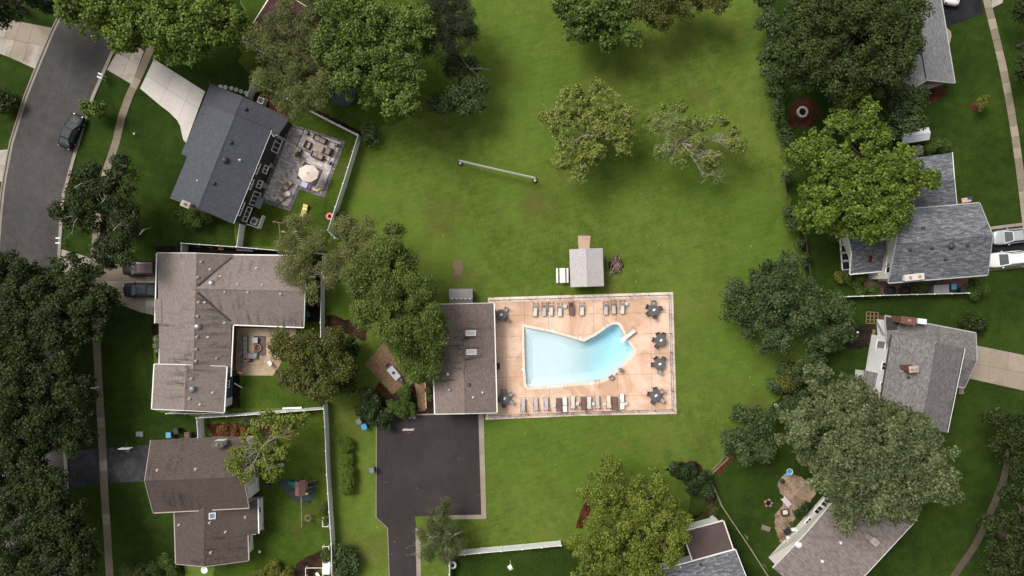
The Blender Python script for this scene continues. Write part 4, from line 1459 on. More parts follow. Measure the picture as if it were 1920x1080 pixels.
# moss and algae patches on the garage roof: lichen grows where water stands
MOSS = mat('roof_lichen', (0.035, 0.036, 0.038), 0.95, 0.3, 2.5)
for pts in ([(1661.5, 594), (1688, 599), (1683, 612), (1681, 622), (1674, 630), (1661, 630)], [(1756, 614.5), (1790, 621), (1795, 634), (1794, 648), (1777, 648.5), (1766, 641), (1761, 628)]):
    w = []
    c_, n, _ = h.planes[0]
    for (x, y) in pts:
        d_ = P(x, y) - Vector((0, 0, H))
        w.append(Vector((0, 0, H)) + d_ * ((c_ - Vector((0, 0, H))).dot(n) / d_.dot(n)) + n * 0.006)
    mb = MB()
    mb.v = [v for v in w]
    mb.f = [tuple(range(len(w)))[::-1]]
    mk('lichen_patch', mb, MOSS, h.root)
mk('porch_step', MB().box(P(1800, 731), 0.6, 1.0, 0.3, 0.1, 0.03), M_WALK2, h.root)

# ---- far south east house
h = House('pinkish_brown_house', 'one-storey house with pinkish brown gable roof under big grey-green tree', (1590, 1030))
q = h.gable((1449.5, 1065), (1560, 1163), (1714, 979), (1603, 893), (1511.7, 1000), (1612, 1089), 2.9, 4.7, SH_SE, SD_CREAM, gut=(0, 0), trim=SD_CREAM)
h.cen = P(1585, 1030, 3)
h.window(q[0], q[3], 0.70, 1.5, 1.15, 1.4, mull=1)
h.window(q[0], q[3], 0.61, 1.5, 1.15, 1.4, mull=1)
h.window(q[0], q[3], 0.48, 1.6, 1.0, 1.2, mull=1)
h.window(q[0], q[3], 0.37, 2.2, 0.9, 1.0)
h.chimney(1640, 1016, 0.85, 0.6, math.radians(-40), 5.6, M_CONC_OLD, flues=1, zbot=3.2)
h.dome(1498, 1021, 0.36, PALEPL, 0.3)
for x, y in ((1542, 1052), (1576, 1018)):
    h.box_vent(x, y, 0.24, PALEPL)

# ---- south house with flat brown porch roof
h = House('south_house', 'house with speckled grey roof and flat brown rear roof cut by lower edge', (1310, 1070))
q = h.gable((1211, 1077), (1379, 1031), (1420, 1150), (1250, 1200), (1225, 1135), (1402, 1090), 2.9, 4.6, SH_MIX, SD_WHITE, gut=(1, 0))
h.box_vent(1314, 1059, 0.22, IRON)
fl = [P(*p, 2.75) for p in ((1280.5, 997), (1355.8, 977), (1374, 1031), (1298.5, 1050))]
FELT = mat('brown_roof_felt', (0.085, 0.060, 0.058), 0.85, 0.12, 0.8)
h.cen = P(1325, 1015, 2.7)
h.slope(fl, FELT)
for i in range(4):
    if i != 2:
        h.gutter(fl[i], fl[(i + 1) % 4], SD_CREAM, w=0.14, h=0.16, dz=-0.02)
wl_ = offset_poly([Vector((p.x, p.y, 0)) for p in fl], -0.3)
mk('porch_wall', MB().prism(wl_, 0, 2.58), SD_WHITE, h.root)
mk('ridge_trim', MB().beam(P(1275, 1061, 3.0), P(1281, 1085, 3.1), 0.08, 0.08), WPAINT, h.root)

# ---- north house, mostly under trees
h = House('dark_red_house', 'dark red roofed house half hidden by trees north of patio', (540, 50))
q = h.gable((455, 76), (517, -22), (650, 60), (585, 150), (520, 113), (583, 18), 2.8, 4.4, SH_RED, BRICKRED)


# ---------------------------------------------------------------- trees, shrubs and hedges
def leaf_object(name, c, nrm, size, tint, m, parent, aspect=0.7, droop=0.25):
    """one leaf-sized folded face per point"""
    N = len(c)
    nrm = nrm / np.maximum(1e-6, np.linalg.norm(nrm, axis=1))[:, None]
    r = nrg.normal(size=(N, 3))
    t = np.cross(nrm, r)
    t /= np.maximum(1e-6, np.linalg.norm(t, axis=1))[:, None]
    b = np.cross(nrm, t)
    L = size[:, None]
    fold = nrm * L * droop
    V = np.empty((N, 4, 3))
    V[:, 0] = c - t * L * 0.5
    V[:, 1] = c + b * L * 0.5 * aspect + fold * 0.6
    V[:, 2] = c + t * L * 0.5 - fold * 0.5
    V[:, 3] = c - b * L * 0.5 * aspect + fold * 0.6
    me = bpy.data.meshes.new(name)
    me.vertices.add(N * 4)
    me.vertices.foreach_set('co', V.reshape(-1).astype(np.float32))
    me.loops.add(N * 4)
    me.loops.foreach_set('vertex_index', np.arange(N * 4, dtype=np.int32))
    me.polygons.add(N)
    me.polygons.foreach_set('loop_start', np.arange(0, N * 4, 4, dtype=np.int32))
    at = me.attributes.new('tint', 'FLOAT', 'POINT')
    at.data.foreach_set('value', np.repeat(tint, 4).astype(np.float32))
    me.materials.append(m)
    me.update(calc_edges=True)
    o = bpy.data.objects.new(name, me)
    COL.objects.link(o)
    o.parent = parent
    WM[o.name] = wmat(parent)
    return o


def LM(name, a, b, c, **k):
    return mat_leaf(name, [a, b, c], **k)


STY = {
    # leaf size, aspect, puff radius, leaves per puff, puffs per area, gaps, flatness, material
    'oak': dict(ls=0.295, asp=0.75, pr=0.73, lp=68, dens=3.0, gap=0.23, m=LM('oak_leaf', (0.0231, 0.0413, 0.0061), (0.0830, 0.1326, 0.0198), (0.1976, 0.2689, 0.0498))),
    'maple': dict(ls=0.295, asp=0.85, pr=0.69, lp=61, dens=3.0, gap=0.22, m=LM('maple_leaf', (0.0274, 0.0482, 0.0053), (0.0968, 0.1506, 0.0163), (0.2141, 0.2957, 0.0415))),
    'silver': dict(ls=0.295, asp=0.8, pr=0.73, lp=67, dens=3.2, gap=0.22, m=LM('silver_maple_leaf', (0.033, 0.046, 0.015), (0.102, 0.127, 0.050), (0.220, 0.245, 0.118))),
    'linden': dict(ls=0.246, asp=0.8, pr=0.82, lp=106, dens=3.0, gap=0.15, m=LM('linden_leaf', (0.0126, 0.0231, 0.0040), (0.0402, 0.0643, 0.0125), (0.0900, 0.1224, 0.0276))),
    'locust': dict(ls=0.246, asp=0.28, pr=0.73, lp=95, dens=2.6, gap=0.25, m=LM('locust_leaf', (0.0346, 0.0455, 0.0122), (0.1057, 0.1270, 0.0343), (0.2336, 0.2578, 0.0788))),
    'willow': dict(ls=0.295, asp=0.22, pr=0.82, lp=106, dens=2.6, gap=0.25, m=LM('willow_leaf', (0.0421, 0.0487, 0.0133), (0.1322, 0.1429, 0.0429), (0.2928, 0.2897, 0.0996))),
    'ash': dict(ls=0.246, asp=0.55, pr=0.77, lp=95, dens=3.2, gap=0.15, m=LM('ash_leaf', (0.0282, 0.0470, 0.0063), (0.0923, 0.1361, 0.0215), (0.1995, 0.2613, 0.0511))),
    'bronze': dict(ls=0.230, asp=0.7, pr=0.69, lp=84, dens=3.2, gap=0.19, m=LM('bronze_leaf', (0.0248, 0.0304, 0.0052), (0.0896, 0.0975, 0.0182), (0.2021, 0.1972, 0.0462))),
    'sparse': dict(ls=0.27, asp=0.7, pr=0.46, lp=30, dens=2.3, gap=0.32, m=LM('thinning_leaf', (0.0774, 0.1070, 0.0168), (0.1763, 0.2185, 0.0399), (0.3182, 0.3348, 0.0840))),
    'wispy': dict(ls=0.27, asp=0.6, pr=0.46, lp=34, dens=2.4, gap=0.32, m=LM('wispy_leaf', (0.0720, 0.1056, 0.0161), (0.1600, 0.2068, 0.0391), (0.2880, 0.3080, 0.0805))),
    'lime': dict(ls=0.262, asp=0.6, pr=0.62, lp=56, dens=2.7, gap=0.27, m=LM('lime_leaf', (0.0403, 0.0598, 0.0061), (0.1322, 0.1702, 0.0202), (0.2720, 0.3038, 0.0481))),
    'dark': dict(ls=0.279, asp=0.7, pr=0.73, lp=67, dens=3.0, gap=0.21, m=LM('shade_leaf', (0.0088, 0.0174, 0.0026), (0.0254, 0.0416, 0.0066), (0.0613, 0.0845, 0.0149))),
    'deep': dict(ls=0.279, asp=0.75, pr=0.73, lp=68, dens=3.0, gap=0.23, m=LM('deep_green_leaf', (0.018, 0.033, 0.009), (0.052, 0.086, 0.024), (0.120, 0.160, 0.062))),
    'conifer': dict(ls=0.279, asp=0.16, pr=0.60, lp=100, dens=3.0, gap=0.19, m=LM('conifer_needle', (0.0090, 0.0151, 0.0055), (0.0283, 0.0421, 0.0152), (0.0647, 0.0835, 0.0319))),
    'juniper': dict(ls=0.230, asp=0.2, pr=0.52, lp=89, dens=2.8, gap=0.27, m=LM('juniper_needle', (0.0264, 0.0370, 0.0116), (0.0807, 0.0998, 0.0327), (0.1887, 0.2037, 0.0752))),
    'magnolia': dict(ls=0.377, asp=0.65, pr=0.65, lp=37, dens=3.0, gap=0.23, m=LM('magnolia_leaf', (0.0175, 0.0391, 0.0050), (0.0663, 0.1141, 0.0153), (0.1715, 0.2292, 0.0441), rough=0.4)),
    'shrub': dict(ls=0.164, asp=0.65, pr=0.38, lp=84, dens=3.0, gap=0.1, m=LM('shrub_leaf', (0.0238, 0.0462, 0.0069), (0.0581, 0.0977, 0.0138), (0.1122, 0.1562, 0.0277))),
    'laurel': dict(ls=0.213, asp=0.5, pr=0.45, lp=77, dens=3.0, gap=0.1, m=LM('laurel_leaf', (0.0108, 0.0245, 0.0066), (0.0281, 0.0534, 0.0132), (0.0649, 0.0979, 0.0284), rough=0.35)),
    'clip': dict(even=1, ls=0.13, asp=0.6, pr=0.22, lp=90, dens=5.0, gap=0.0, m=LM('clipped_yew', (0.0462, 0.0858, 0.0077), (0.0907, 0.1518, 0.0139), (0.1568, 0.2310, 0.0262))),
    'gold': dict(ls=0.20, asp=0.6, pr=0.36, lp=45, dens=2.6, gap=0.15, m=LM('golden_leaf', (0.0600, 0.0700, 0.0080), (0.1350, 0.1450, 0.0200), (0.2300, 0.2100, 0.0400))),
    'rust': dict(ls=0.20, asp=0.5, pr=0.36, lp=50, dens=2.6, gap=0.12, m=LM('rusty_leaf', (0.0900, 0.0360, 0.0120), (0.1900, 0.0800, 0.0260), (0.2900, 0.1500, 0.0550))),
    'white': dict(ls=0.16, asp=0.8, pr=0.30, lp=45, dens=2.5, gap=0.1, m=LM('white_blossom', (0.0500, 0.0800, 0.0200), (0.2500, 0.2800, 0.1600), (0.6200, 0.6200, 0.5200))),
}


def crown_points(lobes, st, hang=0.35, top=None):
    cs, ns, sz, tn = [], [], [], []
    pts = []
    for (c, r, rz) in lobes:
        pr0 = st['pr']
        pr0 = min(pr0, r * 0.55)
        npf = int(st['dens'] * (r / pr0) ** 2 * 1.35) + 4
        d = nrg.normal(size=(npf, 3))
        d /= np.linalg.norm(d, axis=1)[:, None]
        tone = np.full(npf, 0.5)
        bough = np.ones(npf)
        if not st.get('even') and npf > 24:
            # boughs: puffs gather round a few directions, each bough with its own reach and tone
            nc = max(4, npf // 9)
            bd = nrg.normal(size=(nc, 3))
            bd /= np.linalg.norm(bd, axis=1)[:, None]
            pick = nrg.integers(0, nc, npf)
            loose = nrg.random(npf) < 0.22
            dd_ = bd[pick] + nrg.normal(size=(npf, 3)) * 0.24
            dd_ /= np.linalg.norm(dd_, axis=1)[:, None]
            d = np.where(loose[:, None], d, dd_)
            tone = np.where(loose, 0.4, nrg.uniform(0.1, 0.9, nc)[pick])
            bough = np.where(loose, 0.8, nrg.uniform(0.82, 1.10, nc)[pick])
        d[:, 2] = np.where(d[:, 2] < -hang, -d[:, 2], d[:, 2])
        # knobbly outline: a few random bulges and dents
        k = np.ones(npf)
        for _ in range(0 if st.get('even') else 7):
            ax = nrg.normal(size=3)
            ax /= np.linalg.norm(ax)
            k += nrg.uniform(-0.26, 0.22) * np.clip((d @ ax - 0.55) / 0.45, 0, 1)
        rad = nrg.uniform(0.96 if st.get('even') else 0.5, 0.98, npf) ** 0.6 * k * bough
        keep = nrg.random(npf) > st['gap']
        pc = np.array(c)[None] + d * rad[:, None] * np.array([r - pr0 * .5, r - pr0 * .5, rz - pr0 * .3])
        pc, dd, tone = pc[keep], d[keep], tone[keep]
        for j in range(len(pc)):
            pr = pr0 * (nrg.uniform(0.9, 1.1) if st.get('even') else nrg.uniform(0.45, 1.35))
            nl = int(st['lp'] * (pr / st['pr']) ** 2 * nrg.uniform(0.7, 1.2)) + 5
            q = nrg.normal(size=(nl, 3))
            q /= np.linalg.norm(q, axis=1)[:, None]
            q[:, 2] = np.where(q[:, 2] < -0.25, -q[:, 2], q[:, 2])
            rr = pr * nrg.uniform(0.45, 1.12, nl)
            pp = pc[j][None] + q * rr[:, None] * np.array([1, 1, 0.72])
            cs.append(pp)
            ns.append(q * 0.55 + np.array([0, 0, 0.55]) + nrg.normal(size=(nl, 3)) * 0.38)
            sz.append(st['ls'] * nrg.uniform(0.65, 1.3, nl))
            tn.append(np.clip(tone[j] * 0.30 + nrg.uniform(0.0, 1.0) * 0.22 + nrg.random(nl) ** 1.3 * 0.62 - 0.05, 0, 1))
        pts.append(pc)
    return np.concatenate(cs), np.concatenate(ns), np.concatenate(sz), np.concatenate(tn), pts


def twist(a, b, n=5, amp=0.3):
    out = []
    for i in range(n + 1):
        t = i / n
        p = lerp(Vector(a), Vector(b), t)
        if 0 < i < n:
            p += Vector((rnd.uniform(-amp, amp), rnd.uniform(-amp, amp), rnd.uniform(-amp, amp) * .5))
        out.append(p)
    return out


TREE_N = [0]


def tree(name, label, lobes_px, h, style, cat='tree', group=None, trunk=None, bark=None, squash=0.8, hang=0.7, low=False, dens=1.0, thick=1.0):
    """lobes_px: crown outline as discs (x, y, radius) in photo pixels; h: height of the top in metres"""
    st = dict(STY[style])
    st['dens'] *= dens
    lobes = []
    rmax = max(l[2] for l in lobes_px)
    for (x, y, r) in lobes_px:
        r_ = r * S * (1.0 if low else 1.06)
        rz = max(0.25, min(r_ * squash, h * 0.48))
        zc = max(rz * 0.75, h - rz - (rmax - r) * S * 0.35)
        k = (H - zc) / H
        c = P(x, y, zc)
        lobes.append((c, r_ * k, rz))
    if trunk is None:
        sx = sum(l[0].x * l[1] ** 2 for l in lobes) / sum(l[1] ** 2 for l in lobes)
        sy = sum(l[0].y * l[1] ** 2 for l in lobes) / sum(l[1] ** 2 for l in lobes)
        px_, py_ = 960 + sx / S, 540 - sy / S
        wsum = sum(l[2] ** 2 for l in lobes_px)
        g_ = P(sum(l[0] * l[2] ** 2 for l in lobes_px) / wsum, sum(l[1] * l[2] ** 2 for l in lobes_px) / wsum)
        sx, sy = lerp(sx, g_.x, 0.7), lerp(sy, g_.y, 0.7)
    else:
        b = P(*trunk)
        sx, sy = b.x, b.y
    root = empty(name, (sx, sy, 0), 0, label, cat, group)
    c, n, s, t, pts = crown_points(lobes, st, hang)
    org = np.array([sx, sy, 0.0])
    leaf_object('crown', c - org, n, s, t, st['m'], root, st['asp'])
    bk = bark or BARK
    r0 = thick * max(0.05, min(0.5, 0.03 * h + 0.012 * sum(l[1] for l in lobes)))
    if low:
        mb = MB()
        for i in range(5):
            a = rnd.uniform(0, 6.28)
            L = lobes[rnd.randrange(len(lobes))]
            tip = L[0] + Vector((math.cos(a), math.sin(a), 0.2)) * L[1] * 0.6
            mb.path(twist((sx + .05 * math.cos(a), sy + .05 * math.sin(a), -0.05), tip, 4, L[1] * .08), [0.05, 0.045, 0.04, 0.03, 0.02], 5)
        o = mk('stems', mb, bk, root)
        o['kind'] = 'stuff'
        return root
    fork = Vector((sx, sy, max(1.2, h * 0.32)))
    mk('trunk', MB().path([Vector((sx, sy, -0.1)), Vector((sx, sy, 0.25))] + twist(Vector((sx, sy, 0.5)), fork, 3, r0 * .25)[1:], [r0 * 1.45, r0 * 1.1, r0, r0 * .92, r0 * .85], 10), bk, root, smooth=True)
    for (cc, r_, rz), pc in zip(lobes, pts):
        mb = MB()
        tip = cc + Vector((0, 0, rz * 0.45))
        mid = twist(fork, tip, 5, r_ * .07)
        mb.path(mid, [r0 * .7, r0 * .55, r0 * .42, r0 * .3, r0 * .2, r0 * .08], 7)
        for j in nrg.choice(len(pc), min(len(pc), 10), replace=False):
            st_ = mid[rnd.choice((2, 3, 4))]
            e = Vector(pc[j])
            mb.path(twist(st_, e, 3, r_ * .05), [r0 * .26, r0 * .18, r0 * .11, 0.02], 5)
        mk('limb', mb, bk, root, smooth=True)
    TREE_N[0] += len(c)
    return root


def bare_limbs(root, start, n, length, r0, m, spread=0.9, up=0.35, depth=3, aims=None):
    """leafless limbs of a dying tree, each limb a part with its twigs"""
    for i in range(n):
        mb = MB()
        if aims:
            d = (aims[i] - start)
            ln = d.length * 0.8
            d.normalize()
        else:
            a = 2 * math.pi * i / n + rnd.uniform(-.35, .35)
            d = Vector((math.cos(a) * spread, math.sin(a) * spread, up + rnd.uniform(-.1, .25))).normalized()
            ln = length * rnd.uniform(.7, 1.2)

        def grow(p, d, ln, r, k):
            pts, rad = [p], [r]
            q = p.copy()
            dd = d.copy()
            for s_ in range(4):
                dd = (dd + Vector((rnd.uniform(-.3, .3), rnd.uniform(-.3, .3), rnd.uniform(-.18, .18)))).normalized()
                q = q + dd * ln / 4
                pts.append(q)
                rad.append(max(0.012, r * (1 - .2 * (s_ + 1))))
            mb.path(pts, rad, 5)
            if k > 0:
                for c_ in range(4 if k > 1 else 3):
                    f = rnd.choice((1, 2, 3, 4))
                    nd = (dd + Vector((rnd.uniform(-1, 1), rnd.uniform(-1, 1), rnd.uniform(-.35, .45)))).normalized()
                    grow(pts[f], nd, ln * rnd.uniform(.35, .6), max(0.012, rad[f] * .6), k - 1)
        grow(start, d, ln, r0, depth)
        mk('bare_limb', mb, m, root, smooth=True)


T = tree
# north west corner and street
T('street_tree', 'big bright green street tree overhanging the curved road at upper left', [(175, 25, 58), (240, 20, 62), (300, 45, 62), (350, 70, 45), (235, 60, 40), (140, 5, 35)], 12, 'maple')
T('street_tree', 'broad green tree between the street tree and the dark red roof', [(390, 20, 68), (430, 45, 42), (360, -15, 60), (395, 80, 30)], 11, 'maple')
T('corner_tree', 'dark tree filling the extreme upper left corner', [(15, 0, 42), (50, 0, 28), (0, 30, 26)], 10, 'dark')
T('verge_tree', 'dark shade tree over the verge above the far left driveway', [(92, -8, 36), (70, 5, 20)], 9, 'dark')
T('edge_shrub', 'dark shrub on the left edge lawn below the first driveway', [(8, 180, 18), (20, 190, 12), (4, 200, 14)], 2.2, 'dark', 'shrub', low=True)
T('kerb_sapling', 'small leafy sapling beside the parked black car', [(165, 203, 14), (182, 208, 16), (192, 200, 8)], 3.2, 'oak')
T('hedge_maple', 'spreading green tree with pale dead twigs over the left sidewalk', [(150, 335, 34), (120, 400, 24), (190, 340, 40), (175, 400, 45), (225, 370, 44), (235, 430, 42), (200, 470, 36), (245, 475, 28), (235, 310, 28)], 9, 'dark', dens=0.85)
T('foundation_shrub', 'round green shrub against the slate roofed house', [(345, 402, 22), (370, 412, 24), (388, 405, 16)], 2.4, 'shrub', 'shrub', low=True)
# north, behind the patio
T('locust_tree', 'feathery grey-green tree overhanging the patio fence', [(500, 95, 42), (555, 60, 50), (540, 140, 50), (590, 185, 40), (500, 160, 34), (535, 195, 30), (620, 130, 36), (560, 210, 24), (600, 160, 36), (560, 15, 46), (595, 60, 40), (510, 55, 34), (600, 15, 34), (575, 110, 46), (560, 165, 40)], 10, 'locust', thick=0.5)
T('big_oak', 'large yellow-green oak above the trampoline', [(705, 70, 82), (650, 50, 52), (765, 60, 58), (690, 135, 58), (755, 140, 48), (725, 180, 36), (640, 110, 36), (770, 190, 26), (640, 150, 30), (610, 90, 30)], 13, 'oak')
T('dark_conifer', 'dark conifer right of the large oak', [(840, 30, 52), (862, 70, 40), (825, 85, 38), (835, -5, 45), (875, 40, 28)], 10, 'conifer')
T('lawn_edge_tree', 'ragged green tree at the lawn edge below the dark conifer', [(865, 130, 34), (890, 165, 24), (850, 185, 30), (895, 195, 14), (825, 195, 22), (875, 205, 14)], 6, 'deep')
T('fence_shrub', 'dark round shrub outside the white fence corner', [(690, 245, 17), (696, 258, 14), (685, 262, 11)], 2.2, 'deep', 'shrub', low=True)
# top middle and right
T('magnolia_tree', 'glossy broadleaf tree at the upper edge above two lawn trees', [(1110, 25, 52), (1150, 60, 40), (1085, 50, 38), (1165, 15, 38), (1060, 0, 36), (1180, 75, 20)], 8, 'magnolia')
T('brown_green_tree', 'dark brownish tree on the upper edge right of the glossy one', [(1230, 5, 44), (1290, 0, 46), (1340, 5, 34), (1240, 40, 18), (1200, 15, 20)], 8, 'bronze')
T('boundary_hedge', 'dark overgrown hedge along the upper right lawn edge', [(1428, 10, 26), (1436, 50, 28), (1445, 95, 26), (1450, 140, 24), (1454, 178, 18), (1458, 212, 13)], 4.5, 'deep', 'hedge')
T('giant_linden', 'huge dense dark green tree beside the light grey roof', [(1580, 80, 105), (1510, 50, 66), (1496, 112, 54), (1655, 60, 72), (1660, 130, 56), (1585, 150, 46), (1530, 135, 36), (1600, 0, 80), (1695, 30, 44)], 14, 'linden')
T('understory_tree', 'green tree squeezed between the huge dark tree and the white canopy', [(1690, 190, 34), (1705, 220, 30), (1670, 225, 28), (1720, 180, 18)], 7, 'deep')
T('sunny_maple', 'large bright maple covering half of the mottled blue-grey roof', [(1590, 290, 82), (1530, 320, 62), (1660, 330, 60), (1600, 380, 72), (1530, 400, 44), (1680, 390, 42), (1600, 215, 46), (1730, 340, 34), (1650, 420, 40), (1490, 300, 38), (1620, 430, 34)], 12, 'maple')
T('canopy_shrub', 'rounded shrub between the white canopy and the blue-grey house', [(1756, 268, 16), (1745, 278, 10), (1770, 272, 12)], 1.8, 'shrub', 'shrub', low=True)
T('yellow_sapling', 'little yellow sapling beside a red mulch ring on the right lawn', [(1845, 190, 11), (1840, 198, 7)], 2.6, 'gold')
T('flower_shrub', 'white flowering shrub at the corner of the north wing roof', [(1712, 285, 12), (1722, 280, 10)], 1.8, 'white', 'shrub', low=True)
T('verge_bush', 'dark tree on the right edge near the upper sidewalk', [(1922, 125, 24), (1915, 20, 20)], 5, 'dark')
T('boundary_shrubs', 'loose dark shrubs along the right lawn edge beside bright maple', [(1468, 240, 14), (1474, 262, 15), (1478, 400, 14), (1486, 425, 15), (1476, 330, 12)], 2.6, 'deep', 'shrub', low=True)
T('boundary_shrubs', 'loose dark shrubs on the lot line beside dark rail fence', [(1500, 455, 12), (1508, 485, 11), (1518, 535, 14), (1500, 560, 14)], 2.0, 'deep', 'shrub', low=True)
T('boundary_shrubs', 'low mixed shrubs below the round green tree at right lawn edge', [(1470, 690, 18), (1450, 725, 16), (1500, 740, 20), (1480, 760, 18), (1455, 775, 16), (1520, 770, 16)], 2.4, 'deep', 'shrub', low=True)
# lawn trees
lt = T('thinning_tree', 'yellowing lawn tree with thin crown, nearer the ball net', [(1075, 195, 34), (1120, 190, 36), (1060, 240, 38), (1110, 240, 42), (1155, 240, 36), (1070, 290, 34), (1110, 285, 30), (1165, 275, 24), (1085, 325, 22), (1030, 225, 22), (1175, 215, 20)], 8, 'sparse', bark=DEADBARK, thick=0.35, dens=1.25)
dt = T('half_dead_tree', 'half dead lawn tree with bare grey limbs, right of the yellowing one', [(1262, 215, 30), (1300, 235, 26), (1345, 225, 24), (1375, 262, 24), (1225, 235, 20), (1240, 275, 22), (1275, 300, 20), (1335, 300, 20), (1310, 265, 20), (1380, 275, 14)], 7, 'wispy', bark=DEADBARK, trunk=(1285, 262), dens=0.75, thick=0.22)
base_pt = P(1278, 268, 3.2)
bare_limbs(dt, base_pt, 9, 5.0, 0.085, DEADBARK, depth=3, aims=[P(1295, 330, 6.2), P(1272, 330, 6.0), P(1245, 300, 6.2), P(1330, 300, 6.6), P(1355, 270, 6.6), P(1320, 225, 7.0), P(1255, 205, 7.0), P(1225, 245, 6.5), P(1350, 320, 6.0)])
bare_limbs(lt, P(1100, 245, 5.0), 4, 3.0, 0.06, DEADBARK, depth=2, aims=[P(1035, 238, 7.2), P(1050, 280, 7.4), P(1090, 280, 8.0), P(1140, 255, 8.0)])
# east side
T('east_broadleaf', 'round green tree with pale leaf tips at the right lawn edge', [(1440, 535, 58), (1400, 570, 46), (1480, 580, 52), (1430, 620, 42), (1480, 500, 26), (1375, 545, 26), (1465, 640, 24)], 8, 'deep')
T('east_thicket', 'dark thicket behind the round green tree on the right', [(1545, 570, 40), (1560, 620, 40), (1530, 650, 36), (1580, 580, 24), (1510, 690, 24)], 6, 'deep')
T('reddish_shrub', 'dull reddish shrub above the big silver-green tree', [(1490, 700, 26), (1520, 690, 24), (1475, 725, 20)], 3.5, 'bronze', 'shrub', low=True)
T('bank_tree', 'dark green tree on the lawn edge below the bare red patch', [(1395, 800, 36), (1425, 790, 34), (1380, 830, 30), (1430, 830, 34), (1400, 850, 20)], 4.5, 'deep', dens=0.8)
T('house_side_tree', 'silver-green tree leaning on the white walled house', [(1565, 725, 42), (1600, 745, 40), (1540, 760, 38), (1650, 770, 32), (1530, 700, 26)], 9, 'silver', dens=0.9)
T('giant_silver_maple', 'giant silver-green maple spreading over the pinkish brown roof', [(1640, 850, 92), (1560, 830, 72), (1720, 870, 72), (1640, 920, 68), (1560, 900, 46), (1700, 930, 52), (1500, 810, 44), (1600, 780, 52), (1750, 900, 46), (1690, 800, 52), (1590, 970, 32), (1730, 820, 40)], 14, 'silver')
T('front_yard_tree', 'dark tree at the right edge below the concrete driveway', [(1890, 820, 42), (1915, 860, 44), (1870, 780, 26), (1925, 790, 36)], 8, 'dark')
T('street_corner_tree', 'very dark tree filling the lower right corner', [(1905, 950, 46), (1900, 1010, 50), (1880, 1050, 40), (1925, 1070, 48), (1870, 975, 26)], 10, 'dark')
T('driveway_shrub', 'green shrub beside the grey garage wing', [(1820, 605, 18), (1836, 612, 13)], 1.8, 'dark', 'shrub', low=True)
T('yellow_shrub', 'yellow-green shrub at the east end of the right white fence', [(1832, 536, 15), (1845, 545, 13), (1825, 552, 11)], 1.8, 'shrub', 'shrub', low=True)
T('side_shrub', 'round shrub in the bin yard between dark covers and grey locker', [(1728, 538, 12)], 1.7, 'shrub', 'shrub', low=True)
T('bed_shrub', 'green shrubs around the west corner of the blue-grey house', [(1590, 518, 16), (1610, 520, 14), (1610, 540, 15), (1635, 545, 13)], 1.4, 'shrub', 'shrub', low=True)
T('golden_shrub', 'small golden shrub at the corner of the sunroom', [(1574, 516, 9), (1576, 526, 7)], 1.2, 'gold', 'shrub', low=True)
# south
T('feathery_tree', 'large yellow-green feathery tree above the lower edge, hiding a roof corner', [(1130, 920, 42), (1200, 940, 52), (1250, 960, 42), (1140, 985, 50), (1200, 1010, 56), (1130, 1050, 50), (1190, 1075, 50), (1255, 1020, 38), (1085, 1030, 28), (1150, 875, 26), (1230, 900, 28), (1275, 1005, 22)], 10, 'lime')
T('laurel_hedge', 'dark glossy hedge between feathery tree and wire fence', [(1270, 885, 20), (1295, 890, 24), (1318, 900, 20), (1325, 922, 16), (1300, 912, 18)], 2.6, 'laurel', 'hedge', low=True)
T('grass_clump', 'pale ornamental grass clump next to the white stepping stone', [(1337, 955, 13)], 1.2, 'juniper', 'plant', low=True)
T('parking_juniper', 'grey-green juniper at the parking lot entrance', [(820, 975, 30), (845, 1000, 26), (810, 1010, 30), (840, 1035, 26), (830, 945, 16), (800, 1035, 20), (860, 1020, 16)], 5, 'juniper')
T('entrance_bush', 'dark bush between long white fence and parking lot drive', [(640, 1040, 22), (655, 1060, 24), (640, 1080, 20)], 2.4, 'deep', 'shrub', low=True)
# centre left group
T('central_ash', 'big green tree leaning over the pool house roof', [(730, 510, 62), (680, 520, 48), (770, 550, 56), (720, 580, 58), (790, 610, 52), (690, 590, 36), (740, 450, 38), (815, 590, 34), (745, 620, 36)], 12, 'ash')
T('small_ash', 'lighter green tree between the brick terrace and the pool house', [(790, 670, 40), (765, 660, 34), (815, 665, 28), (785, 700, 26), (810, 695, 22), (750, 640, 22)], 7, 'ash')
T('willow_tree', 'grey-green willowy tree at the junction of white fences', [(650, 440, 34), (680, 430, 28), (650, 480, 38), (620, 500, 30), (700, 470, 30), (660, 520, 30)], 9, 'willow')
T('yard_willow', 'small grey-green tree over the wooden swing frame', [(560, 425, 30), (575, 460, 32), (545, 470, 28), (600, 450, 24)], 6, 'willow')
T('roof_edge_tree', 'grey-green tree drooping over the east end of the brown L-shaped roof', [(545, 505, 28), (575, 520, 30), (590, 545, 24), (560, 490, 26), (620, 520, 20)], 6.5, 'willow')
T('bronze_tree', 'bronze green tree shading the courtyard', [(580, 665, 48), (545, 650, 36), (620, 670, 42), (560, 710, 40), (600, 720, 42), (640, 690, 26), (530, 640, 22), (620, 635, 28)], 8, 'bronze')
T('shade_shrub', 'dark shrub tucked under the bronze tree by the fence', [(655, 650, 22), (650, 690, 20), (645, 720, 20)], 3, 'dark', 'shrub', low=True)
T('rhododendron', 'dark glossy shrub west of the basketball hoop', [(680, 770, 20), (700, 780, 22), (725, 785, 22), (700, 755, 16), (690, 740, 14)], 2.4, 'laurel', 'shrub', low=True)
T('camellia_shrub', 'bright leafy shrub beside the brick path', [(760, 735, 16), (755, 765, 22), (735, 770, 18), (768, 770, 14)], 2.2, 'shrub', 'shrub', low=True)
T('path_plant', 'small green plant by the white pipe at the pool house wall, nearer the tree', [(802, 731, 6), (806, 735, 4)], 0.8, 'shrub', 'plant', low=True)
